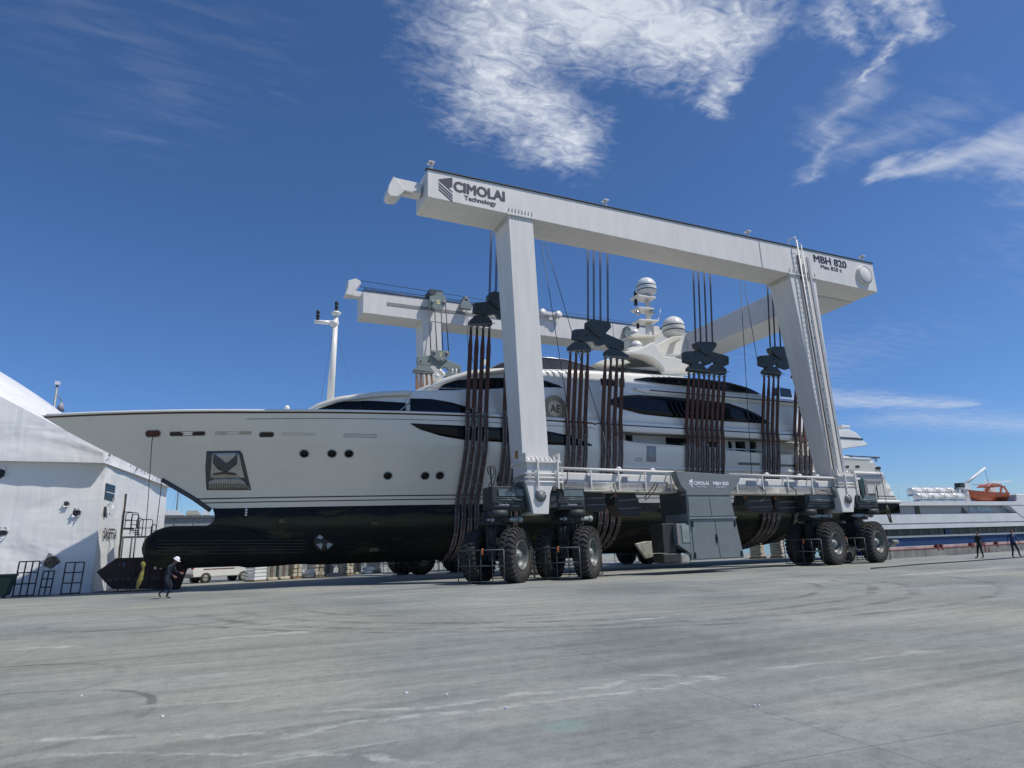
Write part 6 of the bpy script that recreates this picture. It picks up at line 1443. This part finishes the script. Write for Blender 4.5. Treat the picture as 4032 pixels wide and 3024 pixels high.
MB().box(x0-2.5, 116.5, FY+1.0, FY+WDT-1, z3-.1, z4).build('upper_cabin', FSH, FER)
for a_ in (3610,): q = f_(a_, 2000, FY+1); MB().box(q[0]-.55, q[0]+.55, FY+.95, FY+1, z3+.1, z4-.05).build('window', GLASS, FER)
q0 = f_(3790, 2000)[0]; 
for a_, b_ in ((3812, 3826), (3846, 3893), (3940, 3982)):
    x0_, x1_ = f_(a_, 2000, FY+1)[0], f_(b_, 2000, FY+1)[0]; MB().prism([(x0_, z3+.35), (x1_+.8, z3+.35), (x1_-.2, z4-.15), (x0_, z4-.15)], FY+.93, FY+1).build('window', mat('sky_glass', (.30, .42, .55), .1) if 'sky_glass' not in bpy.data.materials else bpy.data.materials['sky_glass'], FER)
MB().prism([(f_(3786, 2020, FY+1)[0], z3+.1), (f_(3812, 2020, FY+1)[0], z3+.1), (f_(3786, 1995, FY+1)[0], z4-.2)], FY+.93, FY+1).build('window', GLASS, FER)
m = MB(); m.box(x0-3.5, 119, FY-.1, FY+WDT, z4, z5); m.build('roof', FW, FER)
m = MB(); s_ = f_(3985, 1975); m.prism([(s_[0]-2.2, z5), (s_[0]+1.5, z2+1.2), (s_[0]+5, z2), (xe, z2), (xe, f_(4000, 1945)[1]), (s_[0]+1.5, f_(4000, 1945)[1]), (s_[0]+1.2, z5)], FY-.05, FY+WDT); m.build('wheelhouse_side', FW, FER, bevel=.1)
a_, b_ = f_(3966, 1965), f_(4004, 1888); c_ = f_(3990, 1888); d_ = f_(4000, 1965)
m = MB(); m.prism([a_, d_, b_, c_], FY+3, FY+4.2); m.build('funnel_fin', FW, FER, bevel=.05)
MB().box(83.4, 85.4, FY+.4, FY+3, -.5, za+.1).build('stern_box', FW, FER)
rl_ = MB(); zt_ = f_(3700, 1901)[1]; xr0, xr1 = f_(3440, 1900)[0], f_(3840, 1900)[0]
for z in (zt_, lin(z5, zt_, .72)): rl_.tube((xr0, FY+4, z), (xr1, FY+4, z), .03, 5)
for k in range(12): x = lin(xr0, xr1, k/11); rl_.tube((x, FY+4, z5), (x, FY+4, zt_), .03, 5)
rl_.build('roof_rail', mat('rail_white', (.6, .64, .7), .5), FER)
m = MB(); a_ = f_(3830, 1908, FY+3); b_ = f_(3985, 1894, FY+3); m.tube((a_[0], FY+3, a_[1]), (b_[0], FY+3, b_[1]), .07, 6)
for q in (3878, 3932): t_ = f_(q, 1900, FY+3); m.tube((t_[0], FY+3, z5), (t_[0], FY+3, t_[1]+.5), .06, 6)
m.build('aerial_boom', FW, FER)
DV = MB(); a_ = U(3793, 1912, 1, FY+1.5); b_ = U(3878, 1843, 1, FY+1.5); DV.tube(a_, b_, .26, 8, .16); DV.tube((a_.x+.3, FY+1.5, z5), (a_.x+.2, FY+1.5, a_.z), .38, 10); DV.box(a_.x-1.4, a_.x+.7, FY+1.0, FY+2.0, a_.z-.6, a_.z+.3)
DVo = DV.build('davit_crane', FW, FER)
MB().box(a_.x-1.7, a_.x-.6, FY+.9, FY+1.8, a_.z-.3, a_.z+.35).build('davit_motor', DGREY, DVo)
bb = U(3878, 1850, 1, FY+1.5); bl_ = U(3888, 1950, 1, FY+1.5); MB().tube(bb, (bb.x+.4, FY+1.5, bl_.z), .03, 5).build('davit_fall', ROPE, DVo)
# life rafts in two rows
RAFT = None; rw = ['first', 'second', 'third', 'fourth']
for r_i, (xa, xb, yy_, zz0, nm) in enumerate(((3583, 3768, 1934, FY+2.2, 'upper'), (3605, 3790, 1956, FY+.9, 'lower'))):
    for k in range(4):
        q = U(lin(xa, xb, (k+.5)/4), yy_, 1, zz0); L_ = (U(xb, yy_, 1, zz0).x-U(xa, yy_, 1, zz0).x)/4*.93
        lb = '%s from the left of four white life raft canisters, %s row on the ferry' % (rw[k], nm)
        if RAFT is None:
            RAFT = thing('life_raft', lb, 'life raft', (q.x, q.y, q.z), group='life raft canisters on the ferry roof'); LR = L_
            m = MB(); m.lathe([(0, -L_/2), (.45, -L_/2+.02), (.55, -L_/2+.12), (.57, 0), (.55, L_/2-.12), (.45, L_/2-.02), (0, L_/2)], (0, 0, 0), 'X', 20); m.build('canister', GELW, RAFT, world=False)
            for dx in (-.3, .3): m = MB(); m.lathe([(.575, dx*L_-.03), (.585, dx*L_), (.575, dx*L_+.03)], (0, 0, 0), 'X', 20); m.build('strap', BLACK, RAFT, world=False)
            m = MB(); m.box(-L_/2, L_/2, -.5, .5, -.72, -.5); m.build('cradle', mat('cradle_blue_grey', (.25, .32, .42), .5), RAFT, world=False)
        else:
            c = copy_tree(RAFT); c.location = q; c['label'] = lb
# orange rescue boat
RO = mat('rescue_orange', (.42, .09, .035), .5, var=.2, scale=1.5)
RB = thing('rescue_boat', 'orange rescue boat with an arched canopy frame on the ferry roof', 'rescue boat', (f_(3900, 1955)[0], FY+1, z5))
P0, P1 = f_(3815, 1942, FY+1)[0], f_(3975, 1942, FY+1)[0]; zt_ = U(3890, 1938, 1, FY+1).z; zbm = z5+.1
m = MB(); rg = []
for i in range(17):
    t = i/16; x = lin(P0, P1, t); hw_ = 1.05*math.sin(math.pi*min(1, max(.04, t*.52+.02 if t < .9 else .5)))**.6 if t < 1 else 1; up = .55*(1-t)**3; hw_ = 1.05*min(1, (t*2.4+.03))**.6
    kz = lin(zbm+1.3, zbm, min(1, t*3))
    rg.append([Vector((x, FY+2+s_*hw_*k1, lin(kz, zt_+up, k2))) for s_, k1, k2 in ((-1, 1, 1), (-1, .92, .5), (-1, .6, .12), (1, 0, 0), (1, .6, .12), (1, .92, .5), (1, 1, 1), (1, .8, .97), (-1, .8, .97))])
m.rings(rg, 0, True, False); m.build('hull', RO, RB)
for (a1, b1, a2, b2) in ((3885, 1940, 3895, 1915), (3938, 1940, 3944, 1915), (3968, 1942, 3950, 1913), (3879, 1940, 3886, 1912)):
    MB().hexa([U(a1-4, b1, 1, FY+1.2), U(a1+6, b1, 1, FY+1.2), U(a1+6, b1, 1, FY+1.5), U(a1-4, b1, 1, FY+1.5)], [U(a2-4, b2, 1, FY+1.2), U(a2+6, b2, 1, FY+1.2), U(a2+6, b2, 1, FY+1.5), U(a2-4, b2, 1, FY+1.5)]).build('canopy_post', RO, RB)
P = [f_(3888, 1917, FY+1.1), f_(3950, 1916, FY+1.1), f_(3944, 1907, FY+1.1), f_(3930, 1905, FY+1.1), f_(3900, 1906, FY+1.1)]; MB().prism(P, FY+1.1, FY+2.9).build('canopy', RO, RB, bevel=.05)

# ------------------------------------------------------------------ people
SKIN = mat('skin', (.36, .19, .13), .6, var=.08); HAIR = mat('dark_hair', (.02, .014, .01), .7); SHOE = mat('shoe_dark', (.02, .018, .018), .6); NAVYC = mat('navy_work_clothes', (.014, .022, .040), .9, var=.25, scale=8); BLUC = mat('blue_shirt', (.030, .060, .16), .9, var=.25, scale=8); DARKC = mat('black_overall', (.016, .018, .020), .9, var=.25, scale=8); SHBR = mat('shoe_brown', (.10, .045, .03), .6)
def person(name_label, loc, face, J, top, pants, hair=HAIR, shoe=SHOE, hat=None, scale=1.0, cat='person', extra=None):
    """J: joints in metres, figure faces +X, +Y is its left"""
    t = thing('person', name_label, cat, loc, face)
    vs, es, rd_ = [], [], []
    def jt(p, r_, par=None, r2=None):
        vs.append(Vector(p)*scale); rd_.append((r_*scale, (r2 or r_)*scale))
        if par is not None: es.append((par, len(vs)-1))
        return len(vs)-1
    pel = jt(J['pelvis'], .145, None, .115); sp_ = jt(J['spine'], .125, pel, .10); ch = jt(J['chest'], .155, sp_, .11); nk = jt(J['neck'], .058, ch); hd0 = jt(J['head0'], .062, nk)
    bones = []
    for s in ('l', 'r'):
        hp = jt(J['hip_'+s], .095, pel); kn = jt(J['knee_'+s], .065, hp); an = jt(J['ankle_'+s], .042, kn); tv = Vector(J['toe_'+s]); bl = jt(Vector(J['ankle_'+s]).lerp(tv, .55)+Vector((0, 0, -.03)), .042, an); jt(tv, .032, bl)
        sh = jt(J['sh_'+s], .062, ch); el = jt(J['el_'+s], .043, sh); wr = jt(J['wr_'+s], .029, el)
        W = Vector(J['wr_'+s]); d = (W-Vector(J['el_'+s])).normalized(); sgn = 1 if s == 'l' else -1
        side = d.cross(Vector((0, sgn, 0))).normalized()
        if side.length < .1: side = Vector((1, 0, 0))
        nrm_ = d.cross(side).normalized()*(-sgn)
        pl_ = jt(W+d*.05, .036, wr, .02); cur = nrm_
        for k, (off, ln_) in enumerate(((.030, .072), (.010, .082), (-.010, .076), (-.028, .058))):
            a = jt(W+d*.095+side*off, .0105, pl_); b = jt(W+d*(.095+ln_*.5)+side*off*1.1+cur*.012, .0095, a); jt(W+d*(.095+ln_*.8)+side*off*1.1+cur*.042, .008, b)
        a = jt(W+d*.05+side*.042, .012, pl_); jt(W+d*.09+side*.066+cur*.02, .009, a)
    me = bpy.data.meshes.new('tmp'); me.from_pydata(vs, es, []); ob = bpy.data.objects.new('tmp', me); col.objects.link(ob)
    sk = ob.modifiers.new('s', 'SKIN'); sk.use_smooth_shade = True
    for i, sv in enumerate(me.skin_vertices[0].data): sv.radius = rd_[i]; sv.use_root = (i == 0)
    ss = ob.modifiers.new('u', 'SUBSURF'); ss.levels = 1; ss.render_levels = 1
    bpy.context.view_layer.update()
    bm_ = bpy.data.meshes.new_from_object(ob.evaluated_get(bpy.context.evaluated_depsgraph_get())); col.objects.unlink(ob); bpy.data.objects.remove(ob)
    # head with face: added to the same mesh
    hb = MB(); hc = Vector(J['head'])*scale; up = (hc-Vector(J['neck'])*scale).normalized(); fw = Vector(J.get('look', (1, 0, 0))).normalized(); fw = (fw-up*fw.dot(up)).normalized(); lt = up.cross(fw)
    rg = []
    for j in range(13):
        a = math.pi*j/12; rr = math.sin(a); zz_ = -math.cos(a)
        wj = .076*(1 if zz_ > -.2 else 1-.28*(-.2-zz_)); dj = .098*(1 if zz_ > -.2 else 1-.22*(-.2-zz_))
        rg.append([hc+(up*zz_*.122+lt*rr*wj*math.cos(b)+fw*(rr*dj*math.sin(b)+(.012 if zz_ < -.3 else 0)))*scale for b in [2*math.pi*k/18 for k in range(18)]])
    hb.rings(rg, 0, False, True)
    nz = lambda u_, v_, w_: hc+(fw*u_+lt*v_+up*w_)*scale
    hb.add([nz(.092, 0, .012), nz(.122, 0, -.028), nz(.094, .016, -.034), nz(.094, -.016, -.034)], [(0, 1, 2), (0, 3, 1), (1, 3, 2)], 0, True)
    for s in (-1, 1): hb.rings([[nz(-.005+.022*math.cos(b), s*(.074+q), .0+.032*math.sin(b)) for b in [2*math.pi*k/8 for k in range(8)]] for q in (-.004, .012)], 0, True, True)
    b0 = bmesh.new(); b0.from_mesh(bm_); hm = bpy.data.meshes.new('h'); hm.from_pydata([tuple(v) for v in hb.v], [], hb.f); 
    for p_ in hm.polygons: p_.use_smooth = True
    b0.from_mesh(hm); 
    bm_.clear_geometry(); b0.to_mesh(bm_); b0.free()
    bm_.materials.clear()
    for m__ in (SKIN, top, pants, shoe): bm_.materials.append(m__)
    wl_, wr_ = Vector(J['wr_l'])*scale, Vector(J['wr_r'])*scale; waist = Vector(J['pelvis'])*scale; sp3 = (Vector(J['chest'])-Vector(J['pelvis'])).normalized(); nk_ = Vector(J['neck'])*scale
    el_, er_ = Vector(J['el_l'])*scale, Vector(J['el_r'])*scale
    for p_ in bm_.polygons:
        c = Vector(p_.center); mi = 1
        if (c-nk_).dot(up) > .0 and (c-hc).length < .24: mi = 0
        elif (c-wl_).dot((wl_-el_).normalized()) > -.01 and (c-wl_).length < .24: mi = 0
        elif (c-wr_).dot((wr_-er_).normalized()) > -.01 and (c-wr_).length < .24: mi = 0
        elif (c-waist).dot(sp3) < .03 and min((c-wl_).length, (c-wr_).length, (c-el_).length, (c-er_).length) > .13: mi = 2
        for s in ('l', 'r'):
            a_ = Vector(J['ankle_'+s])*scale
            if (c-a_).length < .27 and c.z < a_.z+.015 and min(abs(c.z-a_.z), 9) < .3 and (c-a_).z < .02: mi = 3
        p_.material_index = mi; p_.use_smooth = True
    body_ = bpy.data.objects.new('body', bm_); col.objects.link(body_); body_.parent = t
    # hair cap, eyes, mouth
    hr = MB(); rg = []
    for j in range(8):
        a = math.pi*(.5+.5*j/7)-.25*(1 if j == 0 else 0); rr = math.sin(a); zz_ = -math.cos(a)
        rg.append([hc+(up*(zz_*.130+.004)+lt*rr*.082*math.cos(b)+fw*(rr*.104*math.sin(b)-.010)+up*(-.05*(1-math.sin(b))*.5*(1-zz_)))*scale for b in [2*math.pi*k/18 for k in range(18)]])
    hr.rings(rg, 0, False, True); hr.build('hair', hair, t, world=False)
    for s in (-1, 1): e_ = MB(); e_.lathe([(0, -.008), (.009, -.003), (.009, .003), (0, .008)], nz(.090, s*.030, .010), 'Z', 8); e_.build('eye', BLACK, t, world=False)
    m_ = MB(); m_.hexa([nz(.088, .022, -.068), nz(.088, -.022, -.068), nz(.100, -.018, -.068), nz(.100, .018, -.068)], [nz(.088, .022, -.060), nz(.088, -.022, -.060), nz(.100, -.018, -.060), nz(.100, .018, -.060)]); m_.build('mouth', mat('lips', (.22, .07, .06), .6) if 'lips' not in bpy.data.materials else bpy.data.materials['lips'], t, world=False)
    if hat:
        h_ = MB(); rg = []
        for j in range(8):
            a = math.pi*(.5+.5*j/7); rr = math.sin(a); zz_ = -math.cos(a); rg.append([hc+(up*(zz_*.135+.035)+lt*rr*.105*math.cos(b)+fw*rr*.128*math.sin(b))*scale for b in [2*math.pi*k/18 for k in range(18)]])
        br_ = [hc+(up*.030+lt*.12*math.cos(b)+fw*(.15*math.sin(b)+(.035 if math.sin(b) > .3 else 0)))*scale for b in [2*math.pi*k/18 for k in range(18)]]
        h_.rings([br_]+rg, 0, False, True); h_.build('hard_hat', hat, t, world=False)
    return t
STAND = dict(pelvis=(0, 0, .95), spine=(0, 0, 1.12), chest=(.01, 0, 1.34), neck=(0, 0, 1.50), head0=(.01, 0, 1.55), head=(.02, 0, 1.66),
             hip_l=(0, .10, .90), knee_l=(.04, .15, .50), ankle_l=(.02, .20, .09), toe_l=(.19, .23, .035), hip_r=(0, -.10, .90), knee_r=(.03, -.13, .50), ankle_r=(0, -.17, .09), toe_r=(.16, -.22, .035),
             sh_l=(0, .20, 1.43), el_l=(-.04, .33, 1.17), wr_l=(.06, .40, .95), sh_r=(0, -.20, 1.43), el_r=(-.04, -.32, 1.17), wr_r=(.05, -.38, .95))
pR = U(3866, 2190, 2, 0); k0 = .90; pR = O+(pR-O)*k0; pR.z = 0
pR = U(3866, 2197, 2, 0); pS = U(4001, 2195, 2, 0)
camdir = lambda p: math.atan2(p.y, p.x)
S2 = dict(STAND); S2.update(knee_r=(.06, -.17, .50), ankle_r=(.05, -.27, .09), toe_r=(.22, -.36, .035), look=(1, .25, .25), el_l=(-.05, .36, 1.2), wr_l=(.02, .46, .99))
person('person in black standing with arms held away from the body near the quay wall', (pR.x, pR.y, 0), camdir(pR)+math.pi-.9, S2, DARKC, DARKC, scale=1.02)
S3 = dict(STAND); S3.update(ankle_l=(.20, .14, .09), toe_l=(.38, .15, .035), knee_l=(.14, .13, .50), ankle_r=(-.12, -.12, .09), toe_r=(.05, -.15, .035), chest=(.03, .03, 1.34), head=(.03, .05, 1.66))
person('person in blue shirt and dark trousers walking at the right edge', (pS.x, pS.y, 0), camdir(pS)+math.pi+.7, S3, BLUC, NAVYC, scale=1.03)
pL = U(650, 2357, 2, 0)
S4 = dict(pelvis=(-.02, 0, .90), spine=(.03, 0, 1.06), chest=(.13, 0, 1.26), neck=(.22, 0, 1.40), head0=(.25, 0, 1.45), head=(.31, 0, 1.55), look=(1, 0, -.25),
          hip_l=(-.02, .10, .86), knee_l=(.16, .12, .50), ankle_l=(.0, .12, .09), toe_l=(.17, .13, .035), hip_r=(-.02, -.10, .86), knee_r=(.12, -.12, .47), ankle_r=(-.22, -.12, .22), toe_r=(-.12, -.13, .08),
          sh_l=(.13, .20, 1.34), el_l=(.22, .27, 1.08), wr_l=(.44, .20, 1.02), sh_r=(.13, -.20, 1.34), el_r=(.14, -.30, 1.07), wr_r=(.36, -.26, .92))
PL_ = person('person in dark navy clothes and a white hard hat hurrying in front of the skip', (pL.x, pL.y, 0), R(-20), S4, NAVYC, NAVYC, shoe=SHBR, hat=LWHT, scale=1.05)
